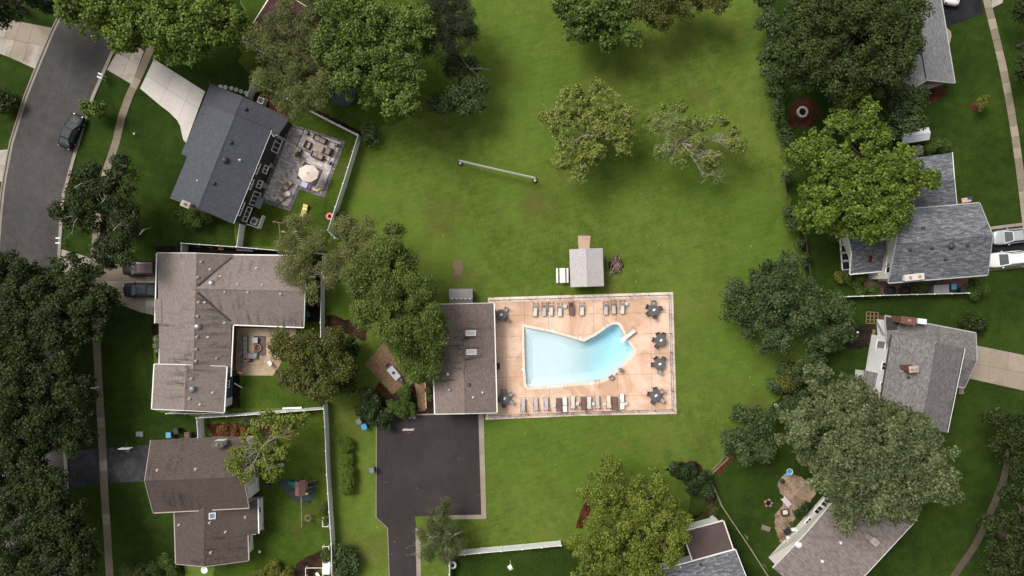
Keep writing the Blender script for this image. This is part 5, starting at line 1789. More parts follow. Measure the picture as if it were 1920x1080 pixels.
T('path_plant', 'small green plant at the pool house wall, nearer the parking lot', [(808, 746, 6)], 0.8, 'shrub', 'plant', low=True)
T('round_yew', 'clipped round bush, northernmost of the three by the fence', [(649, 835, 14)], 1.5, 'clip', 'shrub', 'clipped bushes in a row by the fence', low=True, squash=1.1)
T('round_yew', 'clipped bush in the middle of the row of three', [(650, 860, 14)], 1.3, 'clip', 'shrub', 'clipped bushes in a row by the fence', low=True, squash=1.1)
T('long_yew', 'long clipped bush, southernmost of the three by the fence', [(651, 885, 14), (651, 900, 14.5), (651, 914, 13.5)], 1.6, 'clip', 'shrub', 'clipped bushes in a row by the fence', low=True, squash=1.1)
# south west
T('leaning_birch', 'sparse yellow-green tree draped over the gable of the dark brown house', [(490, 790, 32), (535, 800, 34), (470, 830, 26), (520, 840, 34), (465, 880, 28), (510, 880, 28), (440, 860, 22), (555, 790, 22)], 8, 'lime', dens=0.7, bark=DEADBARK)
T('rusty_shrub', 'rust coloured shrub along the north wall of the dark brown house', [(420, 806, 12), (440, 808, 14), (460, 806, 12)], 1.4, 'rust', 'shrub', low=True)
T('silver_shrub', 'silvery shrub beside the courtyard dividing fence', [(460, 790, 12), (478, 788, 14)], 1.5, 'juniper', 'shrub', low=True)
T('white_shrub', 'white flowering shrub along the west wall of the L-shaped house', [(294, 636, 7), (296, 648, 7), (296, 658, 5)], 1.2, 'white', 'shrub', low=True)
T('golden_bush', 'golden shrub at the lower edge of the play yard', [(515, 1070, 20), (540, 1075, 16), (490, 1082, 16)], 1.6, 'gold', 'shrub', low=True)
T('front_bush', 'green bush at the lower left corner of the dark brown house', [(310, 1050, 18), (290, 1065, 18), (325, 1068, 14)], 1.8, 'shrub', 'shrub', low=True)
T('pale_bush', 'pale green bush at the lower edge right of the left sidewalk', [(240, 1075, 20), (265, 1072, 18)], 1.8, 'juniper', 'shrub', low=True)
T('trellis_plant', 'leafy plant filling the white garden frame by the long fence', [(611, 1037, 9), (612, 1048, 9)], 1.4, 'shrub', 'plant', low=True)
T('fence_plant', 'small leafy climber on the play yard side of the long fence', [(607, 950, 8), (606, 962, 7), (612, 975, 7)], 1.2, 'shrub', 'plant', low=True)
T('small_fence_bush', 'small bush on the lawn side of the white fence near the pink ring', [(638, 405, 8), (641, 400, 5)], 1.0, 'deep', 'shrub', low=True)
# the dark wood along the left road
WD = 'dark street trees along the left road'
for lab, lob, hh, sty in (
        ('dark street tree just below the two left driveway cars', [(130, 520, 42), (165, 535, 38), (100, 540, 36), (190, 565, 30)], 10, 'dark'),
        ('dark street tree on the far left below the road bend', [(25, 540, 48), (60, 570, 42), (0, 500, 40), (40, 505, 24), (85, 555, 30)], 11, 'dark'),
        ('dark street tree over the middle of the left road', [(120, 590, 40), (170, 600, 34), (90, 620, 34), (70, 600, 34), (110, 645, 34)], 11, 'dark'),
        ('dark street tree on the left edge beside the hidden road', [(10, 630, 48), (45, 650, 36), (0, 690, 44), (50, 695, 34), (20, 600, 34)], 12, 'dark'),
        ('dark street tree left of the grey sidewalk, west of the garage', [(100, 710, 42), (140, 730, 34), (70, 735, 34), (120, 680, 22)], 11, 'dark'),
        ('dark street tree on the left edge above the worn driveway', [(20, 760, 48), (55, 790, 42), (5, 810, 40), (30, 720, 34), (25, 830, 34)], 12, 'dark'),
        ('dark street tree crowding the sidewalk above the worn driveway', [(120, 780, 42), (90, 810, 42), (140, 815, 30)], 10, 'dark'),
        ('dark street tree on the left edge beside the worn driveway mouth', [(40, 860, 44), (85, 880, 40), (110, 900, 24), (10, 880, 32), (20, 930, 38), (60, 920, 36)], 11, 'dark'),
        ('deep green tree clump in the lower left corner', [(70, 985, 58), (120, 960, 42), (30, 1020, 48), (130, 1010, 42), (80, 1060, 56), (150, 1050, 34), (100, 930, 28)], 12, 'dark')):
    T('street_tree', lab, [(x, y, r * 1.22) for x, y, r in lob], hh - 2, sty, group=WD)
# litter on the lawns
mbv, mbf = [], []
N = 420
cs, keep = [], 0
while keep < N:
    x, y = rnd.uniform(690, 1480), rnd.uniform(10, 1060)
    p = P(x, y)
    if 840 < x < 1275 and 535 < y < 795 or 700 < x < 915 and 770 < y < 985 and rnd.random() < 0.6 or 1060 < x < 1140 and 435 < y < 545:
        continue
    if rnd.random() > (0.9 if 1150 < x < 1470 and 250 < y < 600 else 0.35):
        continue
    cs.append((p.x, p.y, 0.03))
    keep += 1
cs = np.array(cs)
lit = empty('fallen_leaves', (0, 0, 0))
lit['kind'] = 'stuff'
leaf_object('fallen_leaf', cs, np.tile([0, 0, 1.0], (N, 1)) + nrg.normal(size=(N, 3)) * .2, nrg.uniform(0.05, 0.17, N), nrg.random(N), LM('fallen_leaf', (0.10, 0.11, 0.03), (0.30, 0.30, 0.12), (0.55, 0.54, 0.36)), lit, 0.8)
lit.children[0]['kind'] = 'stuff'



# ---------------------------------------------------------------- vehicles
def car(name, label, px, ang, paint, kind='sedan', roof=None, L=4.6, W=1.84, rails=False, group=None):
    p = P(px[0], px[1], 0.8)
    r = empty(name, (p.x, p.y, 0.024), ang, label, 'car', group)
    k = L / 4.6
    if kind == 'sedan':
        sec = [(-2.30, .60, .62, .50), (-2.24, .78, .86, .34), (-2.0, .88, .97, .28), (-1.5, .91, .98, .25), (-.6, .92, .97, .24), (.4, .92, .95, .24), (1.1, .91, .93, .25), (1.65, .88, .87, .27), (2.05, .82, .79, .30), (2.24, .70, .70, .36), (2.30, .52, .60, .46)]
        cb = ((-1.80, 1.12, .80, .94), (-1.05, .25, .60, 1.45))
    else:
        sec = [(-2.30, .70, .75, .55), (-2.26, .84, 1.0, .40), (-2.0, .91, 1.06, .32), (-1.2, .93, 1.06, .28), (0, .93, 1.05, .27), (.8, .93, 1.03, .27), (1.4, .91, .99, .28), (1.9, .86, .93, .32), (2.2, .76, .84, .38), (2.30, .58, .74, .48)]
        cb = ((-2.20, 1.08, .83, 1.02), (-1.95, .15, .69, 1.70))
    mb = MB()
    for (x, hw, zt, zb) in sec:
        hw *= W / 1.84
        for (a, z) in ((-.92, zb), (-1, lerp(zb, zt, .35)), (-1, lerp(zb, zt, .62)), (-.95, zt - .07), (-.82, zt - .01), (-.4, zt + .025), (0, zt + .032), (.4, zt + .025), (.82, zt - .01), (.95, zt - .07), (1, lerp(zb, zt, .62)), (1, lerp(zb, zt, .35)), (.92, zb)):
            mb.v.append(Vector((x * k, a * hw, z)))
    n = 13
    for i in range(len(sec) - 1):
        for j in range(n):
            mb.f.append((i * n + j, i * n + (j + 1) % n, (i + 1) * n + (j + 1) % n, (i + 1) * n + j))
    mb.f += [tuple(range(n))[::-1], tuple(range((len(sec) - 1) * n, len(sec) * n))]
    mk('body', mb, paint, r, True, True)
    (b0, b1, bw, bz), (t0, t1, tw, tz) = cb
    b0, b1, t0, t1 = b0 * k, b1 * k, t0 * k, t1 * k
    lo = [Vector((b0, -bw, bz)), Vector((b1, -bw, bz)), Vector((b1, bw, bz)), Vector((b0, bw, bz))]
    hi = [Vector((t0, -tw, tz)), Vector((t1, -tw, tz)), Vector((t1, tw, tz)), Vector((t0, tw, tz))]
    top = [Vector((lerp(t0, t1, .06), -tw * .82, tz + .035)), Vector((lerp(t0, t1, .92), -tw * .82, tz + .035)), Vector((lerp(t0, t1, .92), tw * .82, tz + .035)), Vector((lerp(t0, t1, .06), tw * .82, tz + .035))]
    mb = MB().add(lo + hi + top, [(0, 1, 5, 4), (1, 2, 6, 5), (2, 3, 7, 6), (3, 0, 4, 7), (4, 5, 9, 8), (5, 6, 10, 9), (6, 7, 11, 10), (7, 4, 8, 11), (8, 9, 10, 11)])
    mk('cabin', mb, roof or paint, r, True)

    def glass(nm, a, b, c, d, u0=.07, u1=.93, v0=.08, v1=.92):
        q = lambda u, v: lerp(lerp(a, b, u), lerp(d, c, u), v)
        w = [q(u0, v0), q(u1, v0), q(u1, v1), q(u0, v1)]
        nn = (w[1] - w[0]).cross(w[3] - w[0]).normalized() * 0.012
        cen = Vector(((b0 + b1) / 2, 0, (bz + tz) / 2))
        if (w[0] - cen).dot(nn) < 0:
            nn = -nn
        mk(nm, MB().quad(*[x_ + nn for x_ in w]), CARGL, r, True)
    glass('windscreen', lo[1], lo[2], hi[2], hi[1])
    glass('rear_window', lo[3], lo[0], hi[0], hi[3])
    for s0, s1, s2, s3 in ((0, 1, 5, 4), (3, 2, 6, 7)):
        A, B, C_, D_ = lo[s0], lo[s1], hi[s2 - 4], hi[s3 - 4]
        glass('side_window', A, B, C_, D_, .10, .48, .12, .9)
        glass('side_window', A, B, C_, D_, .52, .88, .12, .9)
    for sx, sy in ((1, 1), (1, -1), (-1, 1), (-1, -1)):
        c = Vector((sx * 1.38 * k, sy * .80 * W / 1.84, .33))
        t = mk('wheel', MB().tube(c - Vector((0, .11, 0)), c + Vector((0, .11, 0)), .33, n=18), RUBBER, r, True)
        mk('rim', MB().tube(c + Vector((0, sy * .09, 0)), c + Vector((0, sy * .125, 0)), .21, .18, n=14), METAL, t, True)
    for sy in (1, -1):
        mk('mirror', MB().box((.62 * k, sy * (.98 * W / 1.84), bz - .02), .14, .2, .14, 0, .02), paint, r, True)
        mk('headlight', MB().beam((2.08 * k, sy * .62, .70), (2.22 * k, sy * .46, .68), .16, .12), PALEPL, r, True)
        mk('tail_light', MB().beam((-2.23 * k, sy * .55, .80), (-2.20 * k, sy * .80, .80), .12, .16), REDPL, r, True)
        if rails:
            mk('roof_rail', MB().beam((t0 + .1, sy * tw * .9, tz + .07), (t1 - .15, sy * tw * .9, tz + .07), .05, .05), METAL, r, True)
    return r


PB = mat('black_car_paint', (0.012, 0.014, 0.017), 0.5, 0.1, 1, 0.25)
PD = mat('dark_blue_car_paint', (0.016, 0.020, 0.028), 0.5, 0.1, 1, 0.25)
CARGL = mat('car_glass', (0.075, 0.09, 0.092), 0.15, 0.15, 1, 0.3)
PM = mat('maroon_car_paint', (0.085, 0.052, 0.062), 0.3, 0.1, 1, 0.5, 0.3, coat=0.15)
PW = mat('white_car_paint', (0.70, 0.71, 0.72), 0.3, 0.04, 1, 0.5, coat=0.15)
PS = mat('silver_car_paint', (0.44, 0.46, 0.49), 0.3, 0.05, 1, 0.5, 0.35, coat=0.15)
car('parked_car', 'black hatchback parked at the kerb of the curved road', (133, 246), math.radians(66), PB, L=4.55)
car('parked_van', 'maroon van with dark bonnet nosed out beside the brown roof', (264, 503), math.radians(180), PB, 'suv', roof=PM, L=4.6)
car('parked_car', 'dark saloon on the stained driveway below the maroon van', (264, 544), math.radians(180), PD)
car('parked_car', 'silver saloon at the right edge, on the black driveway', (1897, 443), math.radians(186), PS, L=4.45)
car('parked_car', 'white estate car with roof rails on the black driveway', (1885, 486), math.radians(186), PW, 'suv', rails=True, L=4.3)
car('parked_car', 'white car cut off by the upper edge near the light grey roof', (1790, -25), math.radians(80), PW, L=4.5)

# ---------------------------------------------------------------- pool furniture
SLING = mat('pale_sling', (0.58, 0.55, 0.53), 0.7, 0.08, 8)
SLING2 = mat('grey_sling', (0.46, 0.43, 0.42), 0.7, 0.1, 8)
SLINGT = mat('cream_sling', (0.66, 0.55, 0.44), 0.7, 0.08, 8)
WICK = mat('brown_wicker', (0.15, 0.095, 0.092), 0.75, 0.35, 22)
FRAME = mat('bronze_frame', (0.10, 0.075, 0.062), 0.5, 0.15)


def lounger_proto(sling, back_deg, wid=0.5, wicker=False):
    r = empty('sun_lounger', (0, 0, 0))
    fm = WICK if wicker else FRAME
    seatL, backL, hz = 1.0, 0.72, 0.34
    a = math.radians(back_deg)
    for sx in (-1, 1):
        mk('side_rail', MB().beam((sx * wid / 2, -seatL, hz), (sx * wid / 2, .62, hz), .05, .06), fm, r, True)
        mk('leg', MB().beam((sx * wid / 2, -seatL + .15, hz), (sx * wid / 2, -seatL + .1, 0), .05, .05), fm, r, True)
        mk('leg', MB().beam((sx * wid / 2, .48, hz), (sx * wid / 2, .56, 0), .05, .05), fm, r, True)
    mk('seat', MB().box((0, -seatL / 2 - .01, hz + .032), wid - .03, seatL - .04, .05, 0, .02), sling, r, True)
    e = Vector((0, math.cos(a), math.sin(a)))
    p0 = Vector((0, .0, hz + .05))
    up = Vector((0, -math.sin(a), math.cos(a))) * .05
    w = wid / 2 - .015
    vs_ = [p0 + Vector((s_ * w, 0, 0)) + e * t + u for u in (Vector(), up) for s_, t in ((-1, 0.02), (1, 0.02), (1, backL), (-1, backL))]
    mk('backrest', MB().add(vs_, [(3, 2, 1, 0), (4, 5, 6, 7), (0, 1, 5, 4), (1, 2, 6, 5), (2, 3, 7, 6), (3, 0, 4, 7)]), sling, r, True)
    mk('back_brace', MB().beam((0, .55, hz - .02), p0 + e * backL * .7, .04, .04), fm, r, True)
    mk('arm_bar', MB().beam((-wid / 2 - .02, -.05, hz + .2), (-wid / 2 - .02, -.42, hz + .2), .05, .03), fm, r, True)
    mk('arm_bar', MB().beam((wid / 2 + .02, -.05, hz + .2), (wid / 2 + .02, -.42, hz + .2), .05, .03), fm, r, True)
    return r


protos = {'pale': lounger_proto(SLING, 64), 'grey': lounger_proto(SLING2, 64), 'cream': lounger_proto(SLINGT, 64), 'brown': lounger_proto(WICK, 48, 0.56, True), 'flat': lounger_proto(PALEPL, 3, 0.52)}
used = set()
CN = {'pale': 'pale sling', 'grey': 'grey sling', 'cream': 'cream sling', 'brown': 'brown wicker', 'flat': 'flat white'}
north = [(1003.5, 582, 'pale'), (1020, 581.5, 'grey'), (1033, 581, 'pale'), (1049.5, 582.5, 'pale'), (1071, 580, 'brown'), (1091, 580.5, 'pale'), (1135.5, 579.5, 'grey'), (1150, 577.5, 'grey'), (1166.6, 577.5, 'pale')]
south = [(980.5, 758.5, 'grey'), (1004.6, 757, 'grey'), (1024, 756, 'grey'), (1047.5, 757, 'brown'), (1059, 760.5, 'flat'), (1073.6, 753.5, 'pale'), (1093.6, 755, 'brown'), (1104, 754.5, 'pale'), (1120, 753, 'grey'), (1141, 752.5, 'cream'), (1152.7, 754.5, 'brown'), (1166.3, 755, 'flat')]
for row, lst, rot in (('north', north, 0.0), ('south', south, math.pi)):
    for i, (x, y, kd) in enumerate(lst):
        o = protos[kd] if kd not in used else copy_tree(protos[kd])
        used.add(kd)
        p = P(x, y, 0.4)
        o.location = (p.x, p.y + (.35 if rot == 0 else -.35), 0.06)
        if kd == 'flat':
            o.location.y += .35
        o.rotation_euler = (0, 0, rot + rnd.uniform(-.05, .05))
        o.scale = (1.08, 1.08, 1.0)
        tag(o, '%s lounger, %s from the left in the row %s of the pool' % (CN[kd], ORD[i], row), 'sun lounger', 'sun loungers along the %s side of the pool' % row)
for k in set(protos) - used:
    bpy.data.objects.remove(protos[k])

st = empty('side_table', (0, 0, 0))
mk('top', MB().box((0, 0, .36), .42, .42, .04, 0, .015), SLING, st, True)
for sx in (-1, 1):
    for sy in (-1, 1):
        mk('leg', MB().beam((sx * .17, sy * .17, .36), (sx * .17, sy * .17, 0), .035, .035), FRAME, st, True)
for i, (x, y, lab) in enumerate(((1059.5, 574, 'little square side table, left one on the north side of the pool'), (1174.7, 569.8, 'little square side table, right one on the north side of the pool'), (1039, 760, 'little square side table, first from the left on the south side'),
                                 (1082.4, 757, 'little square side table, second from the left on the south side'), (1112, 757, 'little square side table, third from the left on the south side'), (1134, 757, 'little square side table, fourth from the left on the south side'), (1173.5, 757, 'little square side table, last on the right of the south side'))):
    o = st if i == 0 else copy_tree(st)
    p = P(x, y, .4)
    o.location = (p.x, p.y, .06)
    tag(o, lab, 'side table', 'side tables between the loungers')

TOPM = mat('dark_table_top', (0.105, 0.098, 0.104), 0.45, 0.15, 6)
rt = empty('round_table', (0, 0, 0))
mk('table_top', MB().lathe((0, 0, .70), [(.66, 0), (.70, .015), (.70, .035), (.67, .045), (.05, .045)], 28), TOPM, rt, True)
mk('pedestal', MB().lathe((0, 0, 0), [(.34, 0), (.32, .04), (.06, .08), (.05, .7)], 12), BLACK, rt, True)
for a in range(4):
    t = a * math.pi / 2 + .4
    mk('foot', MB().beam((.05 * math.cos(t), .05 * math.sin(t), .05), (.48 * math.cos(t), .48 * math.sin(t), .03), .05, .05), BLACK, rt, True)


def chair_proto(name, seat_m):
    r = empty(name, (0, 0, 0))
    mk('seat', MB().box((0, 0, .40), .48, .48, .05, 0, .03), seat_m, r, True)
    vs_ = [Vector((x_, y_, z_)) for y_, z_ in ((-.24, .46), (-.36, .92), (-.40, .91), (-.28, .45)) for x_ in (-.24, .24)]
    mk('backrest', MB().add(vs_, [(0, 1, 3, 2), (2, 3, 5, 4), (4, 5, 7, 6), (6, 7, 1, 0), (0, 2, 4, 6), (1, 7, 5, 3)]), seat_m, r, True)
    for sx in (-1, 1):
        mk('armrest', MB().beam((sx * .28, -.28, .64), (sx * .28, .18, .62), .05, .03), BLACK, r, True)
        mk('leg', MB().beam((sx * .25, .2, .62), (sx * .25, .24, 0), .035, .035), BLACK, r, True)
        mk('leg', MB().beam((sx * .25, -.24, .62), (sx * .25, -.3, 0), .035, .035), BLACK, r, True)
    return r


CH_P, CH_D = chair_proto('patio_chair', mat('chair_sling', (0.36, 0.33, 0.33), 0.7, 0.1, 9)), chair_proto('patio_chair', mat('dark_chair_sling', (0.11, 0.10, 0.10), 0.7, 0.15, 9))
cu = set()
tray0 = None
TAB = [('the north-west terrace table', 939, 590.5, [(45, 'P'), (232, 'P'), (160, 'D'), (320, 'D')]), ('the north-east terrace table', 1225.5, 581.5, [(88, 'P'), (15, 'D'), (150, 'D'), (215, 'D'), (285, 'D')]),
       ('the upper east terrace table', 1238.5, 638.5, [(110, 'D'), (60, 'D'), (175, 'D'), (240, 'D')]), ('the lower east terrace table', 1236.5, 683, [(275, 'P'), (185, 'D'), (50, 'D'), (120, 'D')]),
       ('the south-east terrace table', 1229, 742, [(90, 'D'), (30, 'P'), (325, 'P'), (250, 'D'), (165, 'D')]), ('the south-west terrace table', 945.5, 747.5, [(98, 'P'), (32, 'P'), (330, 'P'), (268, 'D'), (195, 'D')])]
SIDE = lambda a: ['east', 'north-east', 'north', 'north-west', 'west', 'south-west', 'south', 'south-east'][int(((a % 360) + 22.5) // 45) % 8]
for i, (lab, x, y, chs) in enumerate(TAB):
    o = rt if i == 0 else copy_tree(rt)
    p = P(x, y, .7)
    o.location = (p.x, p.y, .06)
    o.rotation_euler = (0, 0, rnd.uniform(0, 1))
    tag(o, 'round dark table with chairs, ' + lab + ' by the pool', 'table', 'round tables on the pool terrace')
    if tray0 is None:
        tray0 = empty('napkin_tray', (0, 0, 0))
        mk('tray', MB().box((0, 0, 0), .36, .26, .03, 0, .01), PALEPL, tray0, True)
        mk('paper_stack', MB().box((0.02, 0, .03), .24, .18, .07, .2, .01), WPAINT, tray0, True)
        tr_ = tray0
    else:
        tr_ = copy_tree(tray0)
    tr_.location = (p.x + .05, p.y + .03, .06 + .748)
    tr_.rotation_euler = (0, 0, rnd.uniform(0, 3))
    tag(tr_, 'small white tray lying on ' + lab + ' by the pool', 'tray', 'white trays on the round tables')
    for a, kd in chs:
        src = CH_P if kd == 'P' else CH_D
        c = src if kd not in cu else copy_tree(src)
        cu.add(kd)
        t = math.radians(a)
        rr = .86 if kd == 'P' else .72
        c.location = (p.x + rr * math.cos(t), p.y + rr * math.sin(t), .06)
        c.rotation_euler = (0, 0, t + math.pi / 2 + rnd.uniform(-.2, .2))
        tag(c, '%s patio chair on the %s side of %s by the pool' % ('pale' if kd == 'P' else 'dark', SIDE(a), lab), 'chair', 'patio chairs round the terrace tables')

# diving board
a, b = P(1190, 619.5, .55), P(1164, 640, .55)
r = empty('diving_board', (a.x, a.y, .06), 0, 'white diving board with side rails over the deep end', 'diving board')
mk('board', MB().beam(a, b, .46, .07), PALEPL, r)
mid = lerp(a, b, .42)
mk('stand', MB().beam(Vector((a.x, a.y, .3)), Vector((mid.x, mid.y, .3)), .34, .46), GREYPL, r)
d = (b - a).normalized()
nn = Vector((d.y, -d.x, 0))
for s_ in (-1, 1):
    o1, o2 = a + nn * .42 * s_ - d * .1, a + nn * .42 * s_ + d * 1.2
    mk('hand_rail', MB().path([Vector((o1.x, o1.y, .06)), Vector((o1.x, o1.y, 1.0)), Vector((o2.x, o2.y, 1.0)), Vector((o2.x, o2.y, .06))], .025, 6), METAL, r)


def ladder(label, c, ang):
    p = P(*c)
    r = empty('pool_ladder', (p.x, p.y, .06), ang, label, 'ladder', 'ladders at the pool edge')
    for s_ in (-1, 1):
        mk('hand_rail', MB().path([(s_ * .25, -.55, 0), (s_ * .25, -.5, .55), (s_ * .25, -.3, .72), (s_ * .25, 0, .7), (s_ * .25, .2, .45), (s_ * .25, .22, -.9)], .024, 7), METAL, r, True)
    for z in (-.3, -.6):
        mk('tread', MB().beam((-.25, .22, z), (.25, .22, z), .08, .03), PALEPL, r, True)


ladder('steel ladder on the south edge of the pool', (1119, 716), math.radians(4))
ladder('steel ladder on the north edge of the deep end', (1137, 610), math.radians(212))
p = P(1162.5, 692.5)
r = empty('waste_bin', (p.x, p.y, .06), 0, 'round dark bin on the deck at the pool corner', 'bin')
mk('drum', MB().lathe((0, 0, 0), [(.2, 0), (.22, .1), (.24, .7), (.25, .72), (.2, .74), (.18, .5)], 16), TOPM, r, True)
mk('lid', MB().lathe((0, 0, .74), [(.26, 0), (.24, .06), (.08, .12)], 16), mat('taupe_plastic', (.2, .16, .16), .6), r, True)
p = P(1145.5, 707.5)
c = copy_tree(CH_P)
c.location = (p.x, p.y, .06)
c.rotation_euler = (0, 0, math.radians(215))
tag(c, 'lone chair at the pool edge near the round bin', 'chair')
p = P(934.5, 686, .5)
r = empty('grill', (p.x - .1, p.y, .06), 0, 'dark square grill against the pool house wall', 'grill')
mk('cabinet', MB().box((0, 0, .1), .6, .7, .75, 0, .03), TOPM, r, True)
mk('hood', MB().box((0, 0, .86), .56, .66, .3, 0, .1), BLACK, r, True)
mk('side_shelf', MB().box((0, -.5, .8), .5, .3, .04), METAL, r, True)
for lab, x, y in (('white skimmer lid near the shallow north edge', 1036.5, 620.5), ('white skimmer lid near the pool waist', 1088, 634.2), ('white skimmer lid on the west pool edge', 980.3, 692.5), ('white skimmer lid near the south edge ladder', 1108, 720)):
    p = P(x, y)
    r = empty('skimmer_lid', (p.x, p.y, .06), .2, lab, 'lid', 'skimmer lids round the pool')
    mk('rim', MB().lathe((0, 0, 0), [(.2, -.02), (.2, .015), (.16, .02)], 16), PALEPL, r, True)
    mk('lid', MB().lathe((0, 0, .012), [(.15, 0), (.15, .012), (.05, .016)], 16), WPAINT, r, True)
p = P(1041, 725.5)
r = empty('entry_step_pad', (p.x, p.y, .07), math.radians(4.5), 'white flat pad on the south pool edge', 'pad')
mk('pad', MB().box((0, 0, 0), 1.9, .26, .05, 0, .02), WPAINT, r, True)
mk('grip_strip', MB().box((0, 0, .05), 1.7, .1, .006), SLING2, r, True)

# pump cabinet north of the pool house
p = P(866, 556)
r = empty('pump_cabinet', (p.x, p.y, 0), 0, 'grey metal pump cabinet at the north end of the pool house', 'cabinet')
CAB = mat('cabinet_metal', (0.27, 0.25, 0.26), 0.55, 0.08, 2)
CAB2 = mat('cabinet_front', (0.17, 0.155, 0.16), 0.6, 0.1, 2)
mk('casing', MB().box((0, 0, 0), 2.75, 1.75, 1.5, 0, .02), CAB2, r, True)
mk('lid', MB().slab([(-1.45, -.25, 1.62), (1.45, -.25, 1.62), (1.45, .98, 1.78), (-1.45, .98, 1.78)], .06), CAB, r, True)
mk('front_flap', MB().slab([(-1.42, -.97, 1.44), (1.42, -.97, 1.44), (1.42, -.27, 1.56), (-1.42, -.27, 1.56)], .05), CAB2, r, True)
for i in range(5):
    mk('hinge', MB().box((-1.1 + i * .55, -.24, 1.6), .3, .14, .05, 0, .02), SLING, r, True)
for sx in (-1, 1):
    mk('handle', MB().box((sx * 1.1, .6, 1.72), .22, .05, .06), BLACK, r, True)

# ---------------------------------------------------------------- lawn things
pa, pb = P(863, 306.5), P(1003, 338.5)
r = empty('ball_net', pa, 0, 'volleyball net strung between two tyre-based posts on the lawn', 'net')
for q_ in (pa, pb):
    t = mk('tyre_base', MB().torus(q_ + Vector((0, 0, .1)), .25, .1, 18, 8), RUBBER, r, smooth=True)
    mk('concrete_fill', MB().lathe(q_, [(.2, .02), (.2, .15), (.04, .16)], 14), M_CONC, t)
    mk('post', MB().tube(q_ + Vector((0, 0, .1)), q_ + Vector((0, 0, 2.35)), .035, n=8), METAL, r)
NETM = mat('net_cord', (0.38, 0.38, 0.34), 0.9, 0.1)
mb = MB()
n = 46
for i in range(n + 1):
    t = i / n
    sag = .12 * 4 * t * (1 - t)
    q_ = lerp(pa, pb, t)
    mb.tube(q_ + Vector((0, 0, 1.35 - sag * .6)), q_ + Vector((0, 0, 2.3 - sag)), .016, n=3)
for j in range(8):
    pts = []
    for i in range(13):
        t = i / 12
        sag = .12 * 4 * t * (1 - t)
        q_ = lerp(pa, pb, t)
        pts.append(q_ + Vector((0, 0, lerp(1.35 - sag * .6, 2.3 - sag, j / 7))))
    mb.path(pts, .016, 3)
mk('net', mb, NETM, r, kind='stuff')
for zz in (1.35, 2.3):
    pts = []
    for i in range(13):
        t = i / 12
        q_ = lerp(pa, pb, t)
        pts.append(q_ + Vector((0, 0, zz - .12 * 4 * t * (1 - t) * (.6 if zz < 2 else 1))))
    mk('tape', MB().path(pts, .04, 5), SLING, r)


def picnic(label, px, ang, top_m, L=1.8, extra=None):
    p = P(px[0], px[1], .7)
    r = empty('picnic_table', (p.x, p.y, .03), ang, label, 'picnic table')
    for i in range(4):
        mk('plank', MB().box((-.27 + i * .18, 0, .72), .168, L, .04, 0, .008), top_m, r, True)
    for s_ in (-1, 1):
        mk('bench', MB().box((s_ * .64, 0, .43), .26, L, .04, 0, .008), top_m, r, True)
        mk('leg_frame', MB().beam((-.5, s_ * L * .36, 0), (.2, s_ * L * .36, .72), .05, .07).beam((.5, s_ * L * .36, 0), (-.2, s_ * L * .36 + .06, .72), .05, .07).beam((-.72, s_ * L * .36 - .06, .41), (.72, s_ * L * .36 - .06, .41), .05, .06), BLACK, r, True)
    return r


picnic('white picnic table standing beside the grey shed', (1054.5, 516.5), math.radians(1), PALEPL, 1.85)
ang = math.atan2(-(712 - 689), (748 - 728)) - math.pi / 2
p = P(738.5, 699.5, .72)
r = empty('dining_table', (p.x, p.y, .04), ang, 'pale rectangular table on the brick terrace', 'table')
TBL = mat('pale_table_top', (0.42, 0.42, 0.45), 0.5, 0.06)
for i in range(5):
    mk('plank', MB().box((-.36 + i * .18, 0, .70), .172, 1.75, .04, 0, .006), TBL, r, True)
for sx in (-1, 1):
    for sy in (-1, 1):
        mk('leg', MB().beam((sx * .36, sy * .75, 0), (sx * .36, sy * .75, .7), .07, .07), TBL, r, True)
mk('parasol_hole_base', MB().lathe((0, -.05, .74), [(.2, 0), (.18, .06), (.05, .1)], 12), BLACK, r, True)
for s_, lab in ((1, 'dark bench chair at the upper left end of the pale table'), (-1, 'dark bench chair at the lower right end of the pale table')):
    c = copy_tree(CH_D)
    v = Vector((0, s_ * 1.05, 0))
    v.rotate(Matrix.Rotation(ang, 3, 'Z'))
    c.location = (p.x + v.x, p.y + v.y, .04)
    c.rotation_euler = (0, 0, ang + (math.pi if s_ > 0 else 0))
    tag(c, lab, 'chair')

# brush pile by the shed
p = P(1155, 498)
r = empty('brush_pile', p, 0, 'heap of dry brown sticks beside the grey shed', 'brush pile')
mk('mound', MB().lathe((0, 0, -.02), [(1.0, 0), (.9, .12), (.6, .32), (.2, .42), (.03, .44)], 14), M_DARKDIRT, r, True)
DRY = mat('dry_twig', (0.17, 0.105, 0.075), 0.95, 0.35, 8)
for k_ in range(70):
    a_, rr_ = rnd.uniform(0, 6.28), rnd.uniform(0, .85)
    c0 = Vector((rr_ * math.cos(a_) * .85, rr_ * math.sin(a_) * 1.35, .25 + .3 * (1 - rr_)))
    d_ = Vector((rnd.uniform(-1, 1), rnd.uniform(-1.3, 1.3), rnd.uniform(-.15, .35))).normalized() * rnd.uniform(.3, .8)
    mk('stick', MB().path(twist(c0 - d_, c0 + d_, 3, .06), [.035, .03, .022, .012], 4), DRY if k_ % 3 else DEADBARK, r, True)


